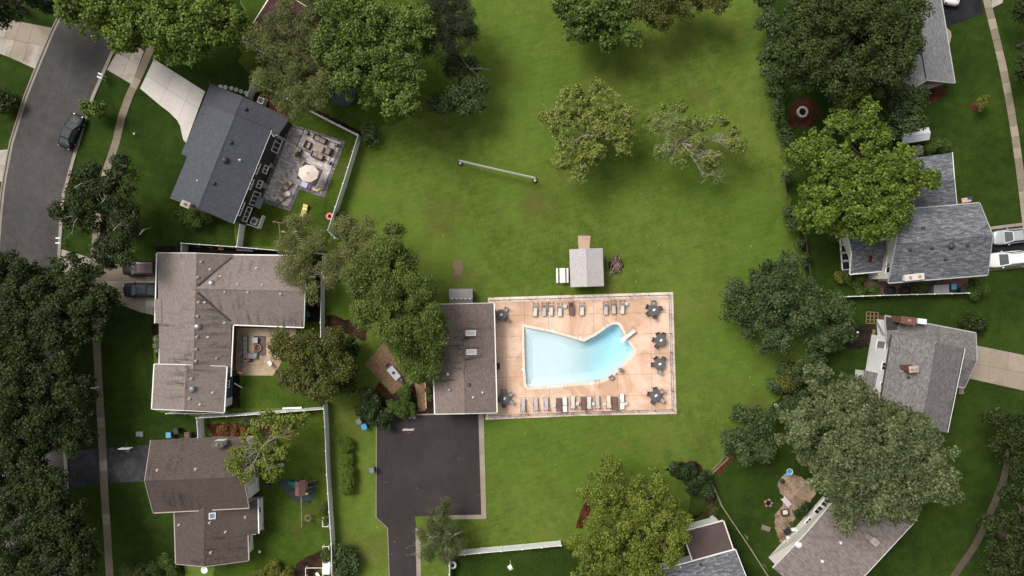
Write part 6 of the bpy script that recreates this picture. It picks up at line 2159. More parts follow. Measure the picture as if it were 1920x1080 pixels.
def hoop(label, base_px, ang, rim_h=3.05, m=PALEPL):
    p = P(*base_px)
    r = empty('basketball_hoop', (p.x, p.y, .02), ang, label, 'basketball hoop')
    mk('base', MB().box((0, -.2, 0), .9, .7, .22, 0, .06), GREYPL, r, True)
    mk('pole', MB().path([(0, 0, .1), (0, 0, 2.6), (0, .3, 3.0), (0, .75, 3.2)], .05, 8), BLACK, r, True)
    bd = mk('backboard', MB().box((0, .8, 2.85), 1.35, .05, .9, 0, .02), m, r, True)
    mk('target_frame', MB().box((0, .835, 3.0), .6, .01, .42), REDPL, bd, True)
    rm = mk('rim', MB().torus((0, 1.12, 2.95), .23, .015, 18, 6), REDPL, r, True, smooth=True)
    mb = MB()
    for i in range(10):
        t = i * .628
        mb.tube((.22 * math.cos(t), 1.12 + .22 * math.sin(t), 2.95), (.14 * math.cos(t + .3), 1.12 + .14 * math.sin(t + .3), 2.55), .012, n=3)
    mk('net', mb, SLING, rm, True, kind='stuff')
    return r


hoop('basketball hoop standing on the dark parking lot edge', (773.5, 783), math.pi)
hoop('portable basketball hoop beside the worn left driveway', (263, 817), math.pi)


def wheelie_bin(label, px, body, lid, ang=0.0):
    p = P(px[0], px[1], .6)
    r = empty('wheelie_bin', (p.x, p.y, .02), ang, label, 'bin', 'wheeled bins')
    vs_ = [Vector((x_ * w_, y_ * w_, z_)) for w_, z_ in ((.22, .1), (.30, 1.0)) for x_, y_ in ((-1, -1), (1, -1), (1, 1), (-1, 1))]
    mk('body', MB().add(vs_, [(3, 2, 1, 0), (4, 5, 6, 7), (0, 1, 5, 4), (1, 2, 6, 5), (2, 3, 7, 6), (3, 0, 4, 7)]), body, r, True)
    mk('lid', MB().box((0, 0, 1.0), .66, .7, .08, 0, .05), lid, r, True)
    for s_ in (-1, 1):
        mk('wheel', MB().tube((s_ * .24, -.24, .12), (s_ * .3, -.24, .12), .12, n=12), RUBBER, r, True)
    mk('handle', MB().beam((-.25, -.38, .98), (.25, -.38, .98), .04, .04), body, r, True)


DKPL = mat('dark_plastic', (0.03, 0.032, 0.04), 0.5, 0.15)
BRPL = mat('brown_plastic', (0.12, 0.07, 0.055), 0.5, 0.15)
BLU2 = mat('bright_blue_plastic', (0.05, 0.28, 0.55), 0.4, 0.08)
for lab, px, b1, b2, an in (('grey wheeled bin by the dark glossy shrub', (674, 789), GREYPL, GREYPL, .5), ('blue wheeled bin beside the parking lot shrubs', (684, 799), GREYPL, BLU2, .4), ('grey wheeled bin on the grass by the parking lot edge', (698, 880), GREYPL, GREYPL, .1),
                            ('blue lidded bin at the house corner, left of three', (319, 814.5), DKPL, BLUEPL, 0), ('dark bin in the middle of three at the dark brown house', (332.5, 807), DKPL, DKPL, .2), ('brown bin, right of three at the dark brown house', (353.5, 814), BRPL, BRPL, .1),
                            ('blue topped bin in the right side yard beside the grey locker', (1784, 537.5), DKPL, BLUEPL, .05), ('black bin at the right end of the right side yard', (1802, 544), DKPL, DKPL, 0), ('teal bin at the east end of the brown L-shaped roof', (578, 589), DKPL, mat('teal_plastic', (.04, .2, .26), .45), .3),
                            ('dark bin under the leaning tree by the white gable', (501, 906), DKPL, DKPL, .2)):
    wheelie_bin(lab, px, b1, b2, an)


def mailbox(label, px, ang):
    p = P(px[0], px[1])
    r = empty('mailbox', (p.x, p.y, 0), ang, label, 'mailbox', 'white mailboxes by the road')
    mk('post', MB().box((0, 0, 0), .11, .11, 1.15, 0, .01), WPAINT, r, True)
    prof = [(-.09, 0), (.09, 0), (.09, .12)] + [(.09 * math.cos(t), .12 + .09 * math.sin(t)) for t in (.5, 1.0, 1.57, 2.1, 2.6)] + [(-.09, .12)]
    vs_ = [Vector((y_ * 1.2, x_, 1.15 + z_)) for x_ in (-.3, .3) for y_, z_ in prof]
    n_ = len(prof)
    mk('box', MB().add(vs_, [tuple(range(n_)), tuple(range(n_, 2 * n_))[::-1]] + [(i, n_ + i, n_ + (i + 1) % n_, (i + 1) % n_) for i in range(n_)]), PALEPL, r, True)
    mk('flag', MB().box((.13, .1, 1.2), .012, .06, .22), REDPL, r, True)


mailbox('white mailbox by the pale driveway, upper of the pair', (200, 145), math.radians(66))
mailbox('white mailbox by the pale driveway, lower of the pair', (198, 151), math.radians(66))
mailbox('white mailbox by the stained driveway, upper of the pair', (122, 448), math.radians(90))
mailbox('white mailbox by the stained driveway, lower of the pair', (121.5, 457), math.radians(90))
mailbox('mailbox beside the grey sidewalk in the dark left verge', (186, 725), math.radians(90))
mailbox('mailbox beside the sidewalk near the upper right driveway', (1905, 150), math.radians(100))

# ---------------------------------------------------------------- patio of the slate roofed house
def thing(name, label, cat, px, z=0.045, rz=0.0, zp=0.3, group=None):
    p = P(px[0], px[1], zp)
    return empty(name, (p.x, p.y, z), rz, label, cat, group)


R = PATIO_ROT
CREAM = mat('cream_canvas', (0.66, 0.56, 0.50), 0.85, 0.06, 3)
r = thing('patio_umbrella', 'large cream eight-sided umbrella on the paver patio', 'umbrella', (578, 325), zp=2.3)
prof_r = 1.2
vs_ = [Vector((0, 0, 2.62))] + [Vector((prof_r * math.cos(t) * 1.08, prof_r * math.sin(t) * .92, 2.22 if i % 1 == 0 else 2.2)) for i, t in enumerate(2 * math.pi * j / 8 + .2 for j in range(8))]
vs_ += [v - Vector((0, 0, .14)) for v in vs_[1:]]
mk('canopy', MB().add(vs_, [(0, 1 + i, 1 + (i + 1) % 8) for i in range(8)] + [(1 + i, 9 + i, 9 + (i + 1) % 8, 1 + (i + 1) % 8) for i in range(8)]), CREAM, r, True)
mk('finial', MB().lathe((0, 0, 2.6), [(.05, 0), (.07, .06), (.01, .14)], 10), WOOD, r, True)
mk('pole', MB().tube((0, 0, 0), (0, 0, 2.6), .03), METAL, r, True)
mk('base', MB().lathe((0, 0, 0), [(.3, 0), (.28, .06), (.06, .12)], 16), BLACK, r, True)
RUG = mat('dark_patio_rug', (0.10, 0.085, 0.085), 0.95, 0.3, 5)
RUG2 = mat('taupe_patio_rug', (0.16, 0.13, 0.125), 0.95, 0.3, 4)
r = thing('patio_rug', 'dark bordered rug under the cream umbrella', 'rug', (581, 327), .05, -R, 0)
mk('border', MB().box((0, 0, 0), 2.6, 2.3, .012), RUG, r, True)
mk('field', MB().box((0, 0, .012), 2.2, 1.9, .006), RUG2, r, True)
r = thing('patio_rug', 'large patterned rug under the patio seating group', 'rug', (594, 273), .05, -R, 0)
mk('border', MB().box((0, 0, 0), 4.6, 2.5, .012), RUG, r, True)
mk('field', MB().box((0, 0, .012), 4.35, 2.25, .006), M_PATIO, r, True)
r = thing('fire_table', 'square tan fire table amid the patio seats', 'table', (598, 277.5), .06, -R, .4)
mk('top', MB().box((0, 0, .4), 1.15, .85, .06, 0, .02), mat('tan_cover', (0.36, 0.28, 0.21), 0.8, .08), r, True)
mk('plinth', MB().box((0, 0, 0), .9, .6, .4, 0, .02), DWOOD, r, True)
CUSH = mat('taupe_cushion', (0.30, 0.245, 0.225), 0.9, 0.1, 6)


def seat_unit(label, px, w, d_, ang, back=True, cush=CUSH, name='patio_sofa', cat='sofa'):
    r = thing(name, label, cat, px, .06, ang, .4)
    mk('frame', MB().box((0, 0, .05), w, d_, .22, 0, .02), DWOOD, r, True)
    k_ = max(1, round(w / .75))
    for i in range(k_):
        mk('cushion', MB().box((-w / 2 + (i + .5) * w / k_, .04, .27), w / k_ - .03, d_ - .18, .14, 0, .04), cush, r, True)
    if back:
        mk('backrest', MB().box((0, -d_ / 2 + .07, .27), w, .13, .42, 0, .03), DWOOD, r, True)
        for s_ in (-1, 1):
            mk('armrest', MB().box((s_ * (w / 2 + .05), 0, .05), .09, d_, .5, 0, .02), DWOOD, r, True)


seat_unit('brown two-seat sofa on the far side of the fire table', (600, 261), 1.5, .75, math.pi - R)
seat_unit('brown two-seat sofa nearest the umbrella, facing the fire table', (595, 292), 1.4, .75, -R)
seat_unit('brown armchair at the house end of the fire table', (577, 272), .8, .75, -R - math.pi / 2)
seat_unit('brown armchair at the fence end of the fire table', (616, 284), .8, .75, -R + math.pi / 2)
for i, (x, y, lab) in enumerate(((575, 249, 'square white lantern at the upper corner of the seating rug'), (630, 271, 'square white lantern at the fence corner of the seating rug'), (561.5, 282, 'square white lantern with plant at the house corner of the seating rug'), (616.7, 304.6, 'square white lantern at the lower corner of the seating rug'))):
    r = thing('lantern_table', lab, 'lantern', (x, y), .06, -R, .5, 'white lanterns round the seating rug')
    mk('stand', MB().box((0, 0, 0), .42, .42, .42, 0, .02), BLACK, r, True)
    mk('lantern', MB().box((0, 0, .42), .3, .3, .36, 0, .03), WPAINT, r, True)
    mk('lantern_top', MB().box((0, 0, .785), .2, .2, .05, 0, .02), BLACK, r, True)
T('potted_plant', 'olive potted plant beside the house corner of the seating rug', [(561, 291, 6)], 1.0, 'bronze', 'plant', low=True)


def sunbed(label, px, ang, m, m2):
    r = thing('patio_lounger', label, 'sun lounger', px, .06, ang, .3)
    for i in range(4):
        mk('cushion', MB().box((0, -.72 + i * .42, .26 + (.0 if i < 3 else .12)), .62, .40, .1, 0, .04), m if i % 2 else m2, r, True)
    mk('frame', MB().box((0, -.1, .2), .66, 1.7, .06, 0, .02), DWOOD, r, True)
    for sx in (-1, 1):
        for sy in (-.8, .6):
            mk('leg', MB().box((sx * .28, sy, 0), .06, .06, .2), DWOOD, r, True)


BEIGE = mat('beige_cushion', (0.52, 0.42, 0.34), 0.9, 0.06, 6)
TAUP2 = mat('striped_cushion', (0.22, 0.17, 0.14), 0.9, 0.08, 6)
sunbed('beige striped lounger nearer the umbrella on the patio', (539, 348.5), math.radians(-45), BEIGE, TAUP2)
sunbed('beige striped lounger at the patio corner', (530, 370.5), math.radians(-48), BEIGE, TAUP2)


def round_table(label, px, rr, m, hgt=.45, z=.045):
    r = thing('small_round_table', label, 'table', px, z, 0, hgt)
    mk('top', MB().lathe((0, 0, hgt), [(rr * .96, 0), (rr, .02), (rr, .04), (.05, .05)], 20), m, r, True)
    mk('stem', MB().lathe((0, 0, 0), [(rr * .6, 0), (rr * .55, .03), (.05, .06), (.05, hgt)], 12), METAL, r, True)


round_table('round white table between the two beige loungers', (539.6, 363), .34, PALEPL)
round_table('round pinkish table close to the dark house wall', (505.5, 309.5), .38, mat('pinkish_top', (.42, .32, .30), .6, .08), .75)
round_table('round grey table by the sliding door near patio loungers', (496.5, 348.5), .36, mat('grey_top', (.30, .28, .28), .6, .1), .6)
round_table('little red stool beside the pinkish patio table', (513, 315), .2, mat('dusty_red', (.28, .13, .12), .7), .45)
r = thing('play_table', 'pink legged play table with pale blue top beside the umbrella', 'table', (571, 346), .045, -R, .45)
mk('top', MB().box((0, 0, .45), .85, .7, .05, 0, .03), mat('pale_blue_top', (0.46, 0.50, 0.66), .5, .05), r, True)
for sx in (-1, 1):
    for sy in (-1, 1):
        mk('leg', MB().beam((sx * .36, sy * .3, .45), (sx * .42, sy * .35, 0), .06, .06), PINKPL, r, True)
mk('bench', MB().box((.62, 0, .24), .2, .7, .05, 0, .02), mat('magenta_plastic', (.42, .06, .24), .45), r, True)
r = thing('toy_truck', 'yellow toy on the patio border', 'toy', (598, 355.5), .05, .4, .2)
mk('bed', MB().box((0, 0, .12), .42, .3, .2, 0, .05), YELPL, r, True)
mk('cab', MB().box((.27, 0, .12), .2, .28, .3, 0, .05), YELPL, r, True)
for sx in (-.15, .25):
    mk('wheel', MB().tube((sx, -.17, .1), (sx, .17, .1), .1, n=10), BLACK, r, True)
sunbed('yellow lounger on the grass below the patio', (571, 394), math.radians(-18), YELPL, mat('pale_yellow', (.74, .62, .28), .5))
r = thing('pool_ring', 'pink swim ring leaning on the white fence', 'swim ring', (618.5, 406), .05, .4, .2)
mk('ring', MB().torus((0, 0, .18), .34, .15, 22, 10), PINKPL, r, True, smooth=True)
mk('valve', MB().lathe((.34, 0, .32), [(.03, 0), (.02, .04)], 8), WPAINT, r, True)
r = thing('storage_box', 'grey storage box by the patio and house corner', 'storage box', (486, 380), .04, -R - math.pi / 2 + .05, .5)
mk('chest', MB().box((0, 0, 0), 1.35, .7, .55, 0, .02), GREYPL, r, True)
mk('lid', MB().box((0, 0, .55), 1.42, .76, .08, 0, .03), mat('lid_grey', (.26, .27, .29), .5), r, True)


def aircon(label, px, ang, base_w=None, zp=.8):
    r = thing('air_conditioner', label, 'air conditioner', px, .02, ang, zp)
    mk('pad', MB().box((0, 0, 0), 1.05, 1.05, .1), M_CONC, r, True)
    mk('casing', MB().box((0, 0, .1), .8, .8, .75, 0, .03), PALEPL, r, True)
    f = mk('fan_grille', MB().torus((0, 0, .86), .3, .02, 18, 6).torus((0, 0, .86), .18, .015, 14, 6), BLACK, r, True)
    mk('fan_well', MB().lathe((0, 0, .84), [(.32, 0), (.31, .016), (.02, .016)], 18), GREYPL, f, True)
    mk('fan_hub', MB().lathe((0, 0, .85), [(.1, 0), (.1, .05), (.02, .06)], 12), BLACK, f, True)


aircon('white air conditioner in the strip behind the garage wing', (489, 188.5), -.4)
aircon('white air conditioner boxed in at the house corner below patio', (476, 415), -.4)
r = thing('utility_screen', 'white low screen round the corner air conditioner', 'screen', (480, 414), .02, -.35, .5)
for (cx_, cy_, w_, d_) in ((.75, .1, .07, 1.7), (0, -.75, 1.5, .07)):
    mk('panel', MB().box((cx_, cy_, 0), w_, d_, 1.1, 0, .02), WHITE, r, True)
# wooden swing frame and ladder rungs in the yard
r = thing('swing_frame', 'weathered wooden swing frame under the small grey-green tree', 'swing frame', (533, 420), 0, 0, 0)
mk('cross_beam', MB().beam((-.75, .1, 2.1), (.55, -.1, 2.1), .1, .12), WOOD, r, True)
for x_ in (-.7, .5):
    for s_ in (-1, 1):
        mk('leg', MB().beam((x_, .02, 2.1), (x_ + .1, s_ * .8, 0), .08, .08), WOOD, r, True)
mk('long_beam', MB().beam((0, 0, 2.0), (.15, -1.9, 1.9), .09, .1), WOOD, r, True)
mk('end_post', MB().beam((.15, -1.9, 1.9), (.15, -1.9, 0), .09, .09), WOOD, r, True)
mk('swing_seat', MB().box((0, -1.0, .5), .45, .2, .04, 0, .01), mat('pale_wood', (.42, .33, .24), .8), r, True)
r = thing('rope_ladder', 'pale wooden rope ladder hanging in the grey-green tree', 'ladder', (562, 446), 0, .2, 4.5)
for s_ in (-1, 1):
    mk('rope', MB().beam((s_ * .22, -.7, 4.2), (s_ * .22, .7, 5.9), .03, .03), WOOD, r, True)
for i in range(6):
    mk('rung', MB().beam((-.26, -.62 + i * .25, 4.32 + i * .3), (.26, -.62 + i * .25, 4.32 + i * .3), .07, .05), mat('pale_wood', (0, 0, 0)), r, True)
# trampoline
r = thing('trampoline', 'round trampoline with blue rim under the large oak', 'trampoline', (645, 178), .01, 0, .8)
mk('mat', MB().lathe((0, 0, .78), [(1.15, 0), (1.15, .02), (.05, .015)], 28), BLACK, r, True)
mk('rim_pad', MB().torus((0, 0, .8), 1.3, .13, 30, 8), mat('navy_pad', (.03, .05, .11), .5), r, True, smooth=True)
for i in range(6):
    t = i * math.pi / 3
    mk('leg', MB().tube((1.3 * math.cos(t), 1.3 * math.sin(t), .78), (1.35 * math.cos(t), 1.35 * math.sin(t), 0), .03), METAL, r, True)
r = empty('stepping_stones', P(437, 166), 0, 'row of six pale stepping stones along the garage wing', 'stepping stones')
for x, y in ((413.5, 163), (423, 164), (434, 165.5), (443, 168.5), (452, 171.5), (461.5, 174.5)):
    p = P(x, y)
    mk('stone', MB().lathe(p, [(.3, -.03), (.29, .04), (.2, .06)], 9, rnd.uniform(0, 1)), M_CONC, r)

# ---------------------------------------------------------------- courtyard of the L-shaped house
GRC = mat('grey_cushion', (0.27, 0.255, 0.255), 0.9, 0.08, 6)
r = thing('corner_sofa', 'grey L-shaped corner sofa in the courtyard', 'sofa', (470, 650), .05, 0, .4)
for i in range(4):
    mk('cushion', MB().box((-.72, 1.0 - i * .56, .25), .52, .54, .16, 0, .04), GRC, r, True)
for i in range(3):
    mk('cushion', MB().box((-.66 + i * .58, -1.12, .25), .56, .54, .16, 0, .04), GRC, r, True)
mk('frame', MB().prism([(-1.12, 1.32), (-.42, 1.32), (-.42, -.8), (.85, -.8), (.85, -1.45), (-1.12, -1.45)], .05, .26), GREYPL, r, True)
mk('backrest', MB().box((-1.06, -.06, .26), .14, 2.75, .4, 0, .03), GREYPL, r, True)
mk('backrest', MB().box((-.1, -1.39, .26), 1.78, .14, .4, 0, .03), GREYPL, r, True)
r = thing('coffee_table', 'square pale coffee table inside the corner sofa', 'table', (478.5, 638), .05, 0, .35)
mk('top', MB().box((0, 0, .35), .68, .72, .05, 0, .02), mat('pale_grey_top', (.38, .37, .38), .5, .06), r, True)
mk('legs_box', MB().box((0, 0, 0), .55, .58, .35, 0, .02), GREYPL, r, True)
r = thing('courtyard_rug', 'dark worn rug between the corner sofa and the fire ring', 'rug', (488, 648), .052, 0, 0)
mk('pile', MB().box((0, 0, 0), 1.5, 2.5, .012), mat('worn_rug', (.11, .085, .08), .95, .35, 4), r, True)
mk('fringe', MB().box((0, 1.28, 0), 1.5, .06, .008), SLING2, r, True)
r = thing('fire_ring', 'low ring of rust coloured stones in the courtyard', 'fire ring', (484, 652), .06, 0, .1)
for i in range(12):
    t = i * math.tau / 12
    mk('stone', MB().box((.42 * math.cos(t), .42 * math.sin(t), 0), .2, .17, .2, t, .03), mat('rusty_stone', (.26, .15, .11), .9, .3, 6), r, True)
r = thing('toy_chair', 'pink and white toy seat below the corner sofa', 'toy', (464, 675.5), .05, .3, .3)
mk('mat', MB().box((.15, 0, 0), 1.1, .62, .05, -.3, .02), DKPL, r, True)
mk('seat', MB().box((0, 0, .06), .5, .3, .25, 0, .06), PINKPL, r, True)
mk('back', MB().box((-.2, 0, .3), .1, .3, .25, 0, .03), SLING, r, True)
r = thing('toy_slide', 'red toy slide at the courtyard corner of the blue wall', 'toy slide', (449.5, 690), .05, -.2, .4)
mk('chute', MB().slab([(-.2, -.55, .1), (.2, -.55, .1), (.2, .35, .75), (-.2, .35, .75)], .06), mat('coral_plastic', (.5, .16, .15), .5), r, True)
mk('ladder_side', MB().box((0, .45, 0), .42, .12, .8, 0, .02), BLUEPL, r, True)
mk('step', MB().box((0, -.62, 0), .45, .2, .1, 0, .02), WPAINT, r, True)
r = thing('leaning_post', 'white post leaning in the dark corner below the courtyard', 'post', (447.5, 723.5), .02, 0, .5)
mk('post', MB().beam((-.3, .35, .9), (.25, -.3, .0), .1, .1), WPAINT, r, True)
mk('cap', MB().box((-.3, .35, .86), .14, .14, .05), WPAINT, r, True)
r = thing('chaise', 'white folding chair at the edge of the bronze tree', 'chair', (506, 680), .05, .7, .3)
mk('seat', MB().box((0, 0, .35), .45, .45, .04, 0, .02), PALEPL, r, True)
mk('backrest', MB().slab([(-.22, -.24, .4), (.22, -.24, .4), (.22, -.42, .85), (-.22, -.42, .85)], .03), PALEPL, r, True)
for sx in (-1, 1):
    mk('leg', MB().beam((sx * .2, .2, 0), (sx * .2, -.2, .38), .03, .03), METAL, r, True)
r = thing('garden_shelf', 'pale low shelf with toys on the fence under the bronze tree', 'shelf', (548, 765), .03, .04, .4)
mk('board', MB().box((0, 0, .4), 2.4, .22, .05), WPAINT, r, True)
for sx in (-1, 0, 1):
    mk('bracket', MB().box((sx * 1.0, 0, 0), .06, .2, .4), WPAINT, r, True)
# clutter north of the L-shaped house
for lab, px, m_, nm in (('pink toy bicycle in the strip behind the long fence', (394, 464), PINKPL, 'toy_bicycle'), ('dark bicycle in the strip at the front corner fence', (370, 462.5), METAL, 'bicycle')):
    r = thing(nm, lab, 'bicycle', px, .02, -.15, .4)
    for x_ in (-.45, .45):
        w_ = mk('wheel', MB().torus((x_, 0, .3), .28, .03, 16, 6, Matrix.Rotation(math.pi / 2 - .25, 3, 'X')), RUBBER, r, True)
    mk('frame', MB().path([(-.45, 0, .3), (-.1, 0, .62), (.35, 0, .66), (.45, 0, .3)], .03, 6).path([(-.45, 0, .3), (0, 0, .3), (.35, 0, .66)], .03, 6), m_, r, True)
    mk('saddle', MB().box((-.15, 0, .68), .24, .12, .06, 0, .03), BLACK, r, True)
    mk('handlebar', MB().beam((.36, -.25, .85), (.36, .25, .85), .04, .04), BLACK, r, True)
r = thing('toy_car', 'orange toy car in the strip behind the long fence', 'toy', (414.5, 466), .02, -.1, .3)
mk('body', MB().box((0, 0, .1), .7, .4, .3, 0, .08), mat('orange_plastic', (.58, .24, .06), .45), r, True)
for x_ in (-.22, .22):
    mk('wheel', MB().tube((x_, -.22, .1), (x_, .22, .1), .1, n=10), BLACK, r, True)
mk('steering', MB().torus((.1, 0, .48), .1, .02, 10, 5), BLACK, r, True)
r = thing('bench_locker', 'grey locker in the strip where two white fences meet', 'storage box', (461, 467.5), .02, -.06, .6)
mk('chest', MB().box((0, 0, 0), 2.0, .42, .9, 0, .02), GREYPL, r, True)
mk('lid', MB().box((0, 0, .9), 2.08, .5, .06, 0, .02), mat('lid_dark', (.11, .11, .12), .5), r, True)

# ---------------------------------------------------------------- play yard
r = thing('play_tower', 'wooden play tower with green slide and swing beam', 'playground', (575, 904), .02, 0, 0)
tz = 2.6
for sx in (-1, 1):
    for sy in (-1, 1):
        mk('post', MB().box((sx * .5, sy * .6, 0), .1, .1, tz, 0, .01), DWOOD, r, True)
mk('platform', MB().box((0, 0, 1.35), 1.1, 1.3, .06), WOOD, r, True)
REDW = mat('red_roof_boards', (0.16, 0.085, 0.082), 0.8, 0.15, 5)
for s_ in (-1, 1):
    rp = mk('roof_panel', MB().slab([(s_ * .02, -.85, tz + .5), (s_ * .62, -.85, tz), (s_ * .62, .85, tz), (s_ * .02, .85, tz + .5)], .05), REDW, r, True)
GRNPL = mat('green_plastic', (0.015, 0.14, 0.105), 0.4, 0.08)
vs_ = []
for t in np.linspace(0, 1, 7):
    x_ = -.55 - 1.75 * t
    z_ = 1.35 * (1 - t) ** 1.15 + .18
    for y_, dz in ((-.3, .18), (-.27, 0), (.27, 0), (.3, .18)):
        vs_.append(Vector((x_, y_, z_ + dz)))
mk('slide', MB().add(vs_, [(i * 4 + j, i * 4 + j + 1, (i + 1) * 4 + j + 1, (i + 1) * 4 + j) for i in range(6) for j in range(3)]), GRNPL, r, True)
for s_ in (-1, 1):
    mk('climb_rail', MB().beam((.55, s_ * .35, 1.4), (1.5, s_ * .35, .0), .07, .07), WOOD, r, True)
for i in range(5):
    mk('climb_rung', MB().beam((.65 + i * .2, -.35, 1.25 - i * .28), (.65 + i * .2, .35, 1.25 - i * .28), .06, .05), BLACK, r, True)
mk('swing_beam', MB().beam((.05, -.6, 2.35), (.12, -4.9, 2.35), .1, .14), WOOD, r, True)
for s_ in (-1, 1):
    mk('swing_leg', MB().beam((.12, -4.85, 2.35), (.12 + s_ * .8, -5.0, 0), .1, .1), WOOD, r, True)
for y_, nm in ((-1.3, 'swing'), (-2.3, 'swing')):
    sw = mk(nm, MB().box((.1, y_, .5), .48, .2, .05, 0, .02), YELPL if y_ > -2 else BLACK, r, True)
    for x_ in (-.2, .2):
        mk('chain', MB().tube((.1 + x_, y_, .52), (.1 + x_ * .4, y_, 2.3), .012, n=4), METAL, sw, True)
sw = mk('tyre_swing', MB().torus((.35, -4.3, .6), .34, .1, 20, 8), mat('tan_tyre', (.2, .13, .1), .8), r, True, smooth=True)
for i in range(3):
    t = i * math.tau / 3
    mk('chain', MB().tube((.35 + .33 * math.cos(t), -4.3 + .33 * math.sin(t), .65), (.12, -4.3, 2.3), .012, n=4), METAL, sw, True)


def bed_frame(label, px, w, d_):
    r = thing('plant_trellis', label, 'trellis', px, .02, 0, .5, 'white garden frames by the long fence')
    for s_ in (-1, 1):
        mk('side_bar', MB().beam((s_ * w / 2, -d_ / 2, .75), (s_ * w / 2, d_ / 2, .75), .06, .06), WPAINT, r, True)
        mk('end_bar', MB().beam((-w / 2 - .03, s_ * (d_ / 2 + .033), .75), (w / 2 + .03, s_ * (d_ / 2 + .033), .75), .06, .06), WPAINT, r, True)
        for t_ in (-1, 1):
            mk('leg', MB().box((s_ * w / 2, t_ * d_ / 2, 0), .06, .06, .72), WPAINT, r, True)


bed_frame('white pipe frame on the long fence, beside the tyre swing', (611, 978), .7, 1.0)
bed_frame('white pipe frame full of leaves near the lower end of the long fence', (612, 1038), .75, 1.9)
bed_frame('wide white pipe frame at the lower edge by the long fence', (590, 1072), 2.1, 1.1)
r = thing('garden_cupboard', 'white garden cupboard against the lower end of the long fence', 'cupboard', (613, 1063), .02, -.03, .9)
mk('cabinet', MB().box((0, 0, 0), .9, 1.55, 1.3, 0, .02), PALEPL, r, True)
mk('door', MB().box((-.46, 0, .1), .03, .7, 1.1), WPAINT, r, True)
r = thing('deck_chair', 'white chair at the lower edge beside the wide white frame', 'chair', (595, 1077), .02, .6, .4)
mk('seat', MB().box((0, 0, .35), .4, .5, .05, 0, .02), PALEPL, r, True)
mk('backrest', MB().slab([(-.2, -.25, .4), (.2, -.25, .4), (.2, -.5, .95), (-.2, -.5, .95)], .04), PALEPL, r, True)
mk('legs', MB().box((0, 0, 0), .3, .35, .35), METAL, r, True)
r = thing('garden_bench', 'pale bench under the leaning tree, left of play tower', 'bench', (527, 872), .02, .2, .45)
mk('seat', MB().box((0, 0, .42), .7, .45, .05, 0, .01), mat('pale_blue_grey', (.42, .45, .52), .6), r, True)
mk('backrest', MB().box((0, .24, .45), .7, .05, .45), mat('pale_blue_grey', (0, 0, 0)), r, True)
for sx in (-1, 1):
    mk('leg', MB().box((sx * .28, 0, 0), .06, .4, .42), METAL, r, True)
r = thing('cool_box', 'pale blue cool box with red base at the white rear wall', 'cool box', (491, 990), .02, .1, .3)
mk('tub', MB().box((0, 0, 0), .5, .7, .4, 0, .04), REDPL, r, True)
mk('lid', MB().box((0, .12, .4), .55, .5, .08, 0, .03), mat('pale_blue_grey', (0, 0, 0)), r, True)
r = thing('globe_lamp', 'white globe lamp by the south west rear wall', 'lamp', (487.5, 1033.5), .02, 0, .6)
mk('stem', MB().tube((0, 0, 0), (0, 0, .6), .025), BLACK, r, True)
mk('globe', MB().lathe((0, 0, .58), [(.05, 0), (.14, .06), (.17, .15), (.14, .25), (.04, .3)], 14), PALEPL, r, True, smooth=True)

# ---------------------------------------------------------------- south garden
r = thing('ring_table', 'round white ring table at the end of the white south fence', 'table', (848.5, 1059.5), .02, 0, .7)
mk('ring_top', MB().torus((0, 0, .7), .38, .12, 24, 8), PALEPL, r, True, smooth=True)
mk('pedestal', MB().lathe((0, 0, 0), [(.26, 0), (.24, .05), (.05, .1), (.05, .7)], 12), GREYPL, r, True)
r = thing('bird_house', 'white bird house on a pole south of the white fence', 'bird house', (957, 1050), 0, .6, 0)
mk('pole', MB().tube((0, 0, 0), (0, 0, 2.0), .03), WPAINT, r, True)
b_ = mk('box', MB().box((0, 0, 2.0), .3, .3, .3, 0, .01), PALEPL, r, True)
mk('roof', MB().slab([(-.24, -.3, 2.3), (.24, -.3, 2.3), (.24, 0, 2.48), (-.24, 0, 2.48)], .03).slab([(-.24, .3, 2.3), (.24, .3, 2.3), (.24, .001, 2.48), (-.24, .001, 2.48)], .03), WPAINT, b_, True)
r = thing('stepping_block', 'single white square stone beside the flat brown roof', 'stone', (1335.5, 969.5), .01, .5, 0)
mk('block', MB().box((0, 0, 0), .46, .46, .1, 0, .03), M_CONC, r, True)
r = thing('fire_ring', 'brick fire ring on the lawn west of the sandy yard', 'fire ring', (1440.5, 943), .01, 0, .1)
for i in range(14):
    t = i * math.tau / 14
    mk('brick', MB().box((.42 * math.cos(t), .42 * math.sin(t), 0), .2, .16, .22, t, .02), BRICKRED if i % 3 else M_CONC_OLD, r, True)
mk('ash', MB().lathe((0, 0, 0), [(.36, .0), (.34, .06), (.05, .1)], 12), M_DARKDIRT, r, True)
r = thing('plank_bench', 'grey-brown plank bench on the grass left of the sandy yard', 'bench', (1436.5, 990.5), .01, -.35, .4)
for i in range(3):
    mk('plank', MB().box((0, -.2 + i * .2, .4), 1.1, .18, .04, 0, .01), mat('greyed_wood', (.2, .15, .135), .9, .2, 6), r, True)
for sx in (-1, 1):
    mk('leg', MB().box((sx * .42, 0, 0), .08, .5, .4), mat('greyed_wood', (0, 0, 0)), r, True)
r = thing('paddling_pool', 'blue and white shell paddling pool at the sandy yard top', 'paddling pool', (1480.5, 884), .02, 0, .1)
mk('shell', MB().lathe((0, 0, 0), [(.36, 0), (.4, .18), (.37, .2), (.32, .06), (.05, .05)], 16), PALEPL, r, True)
mk('water', MB().lathe((0, 0, .08), [(.33, 0), (.33, .02), (.04, .025)], 14), BLU2, r, True)
mk('slide_lip', MB().box((-.42, -.42, 0), .5, .3, .12, .7, .05), BLUEPL, r, True)
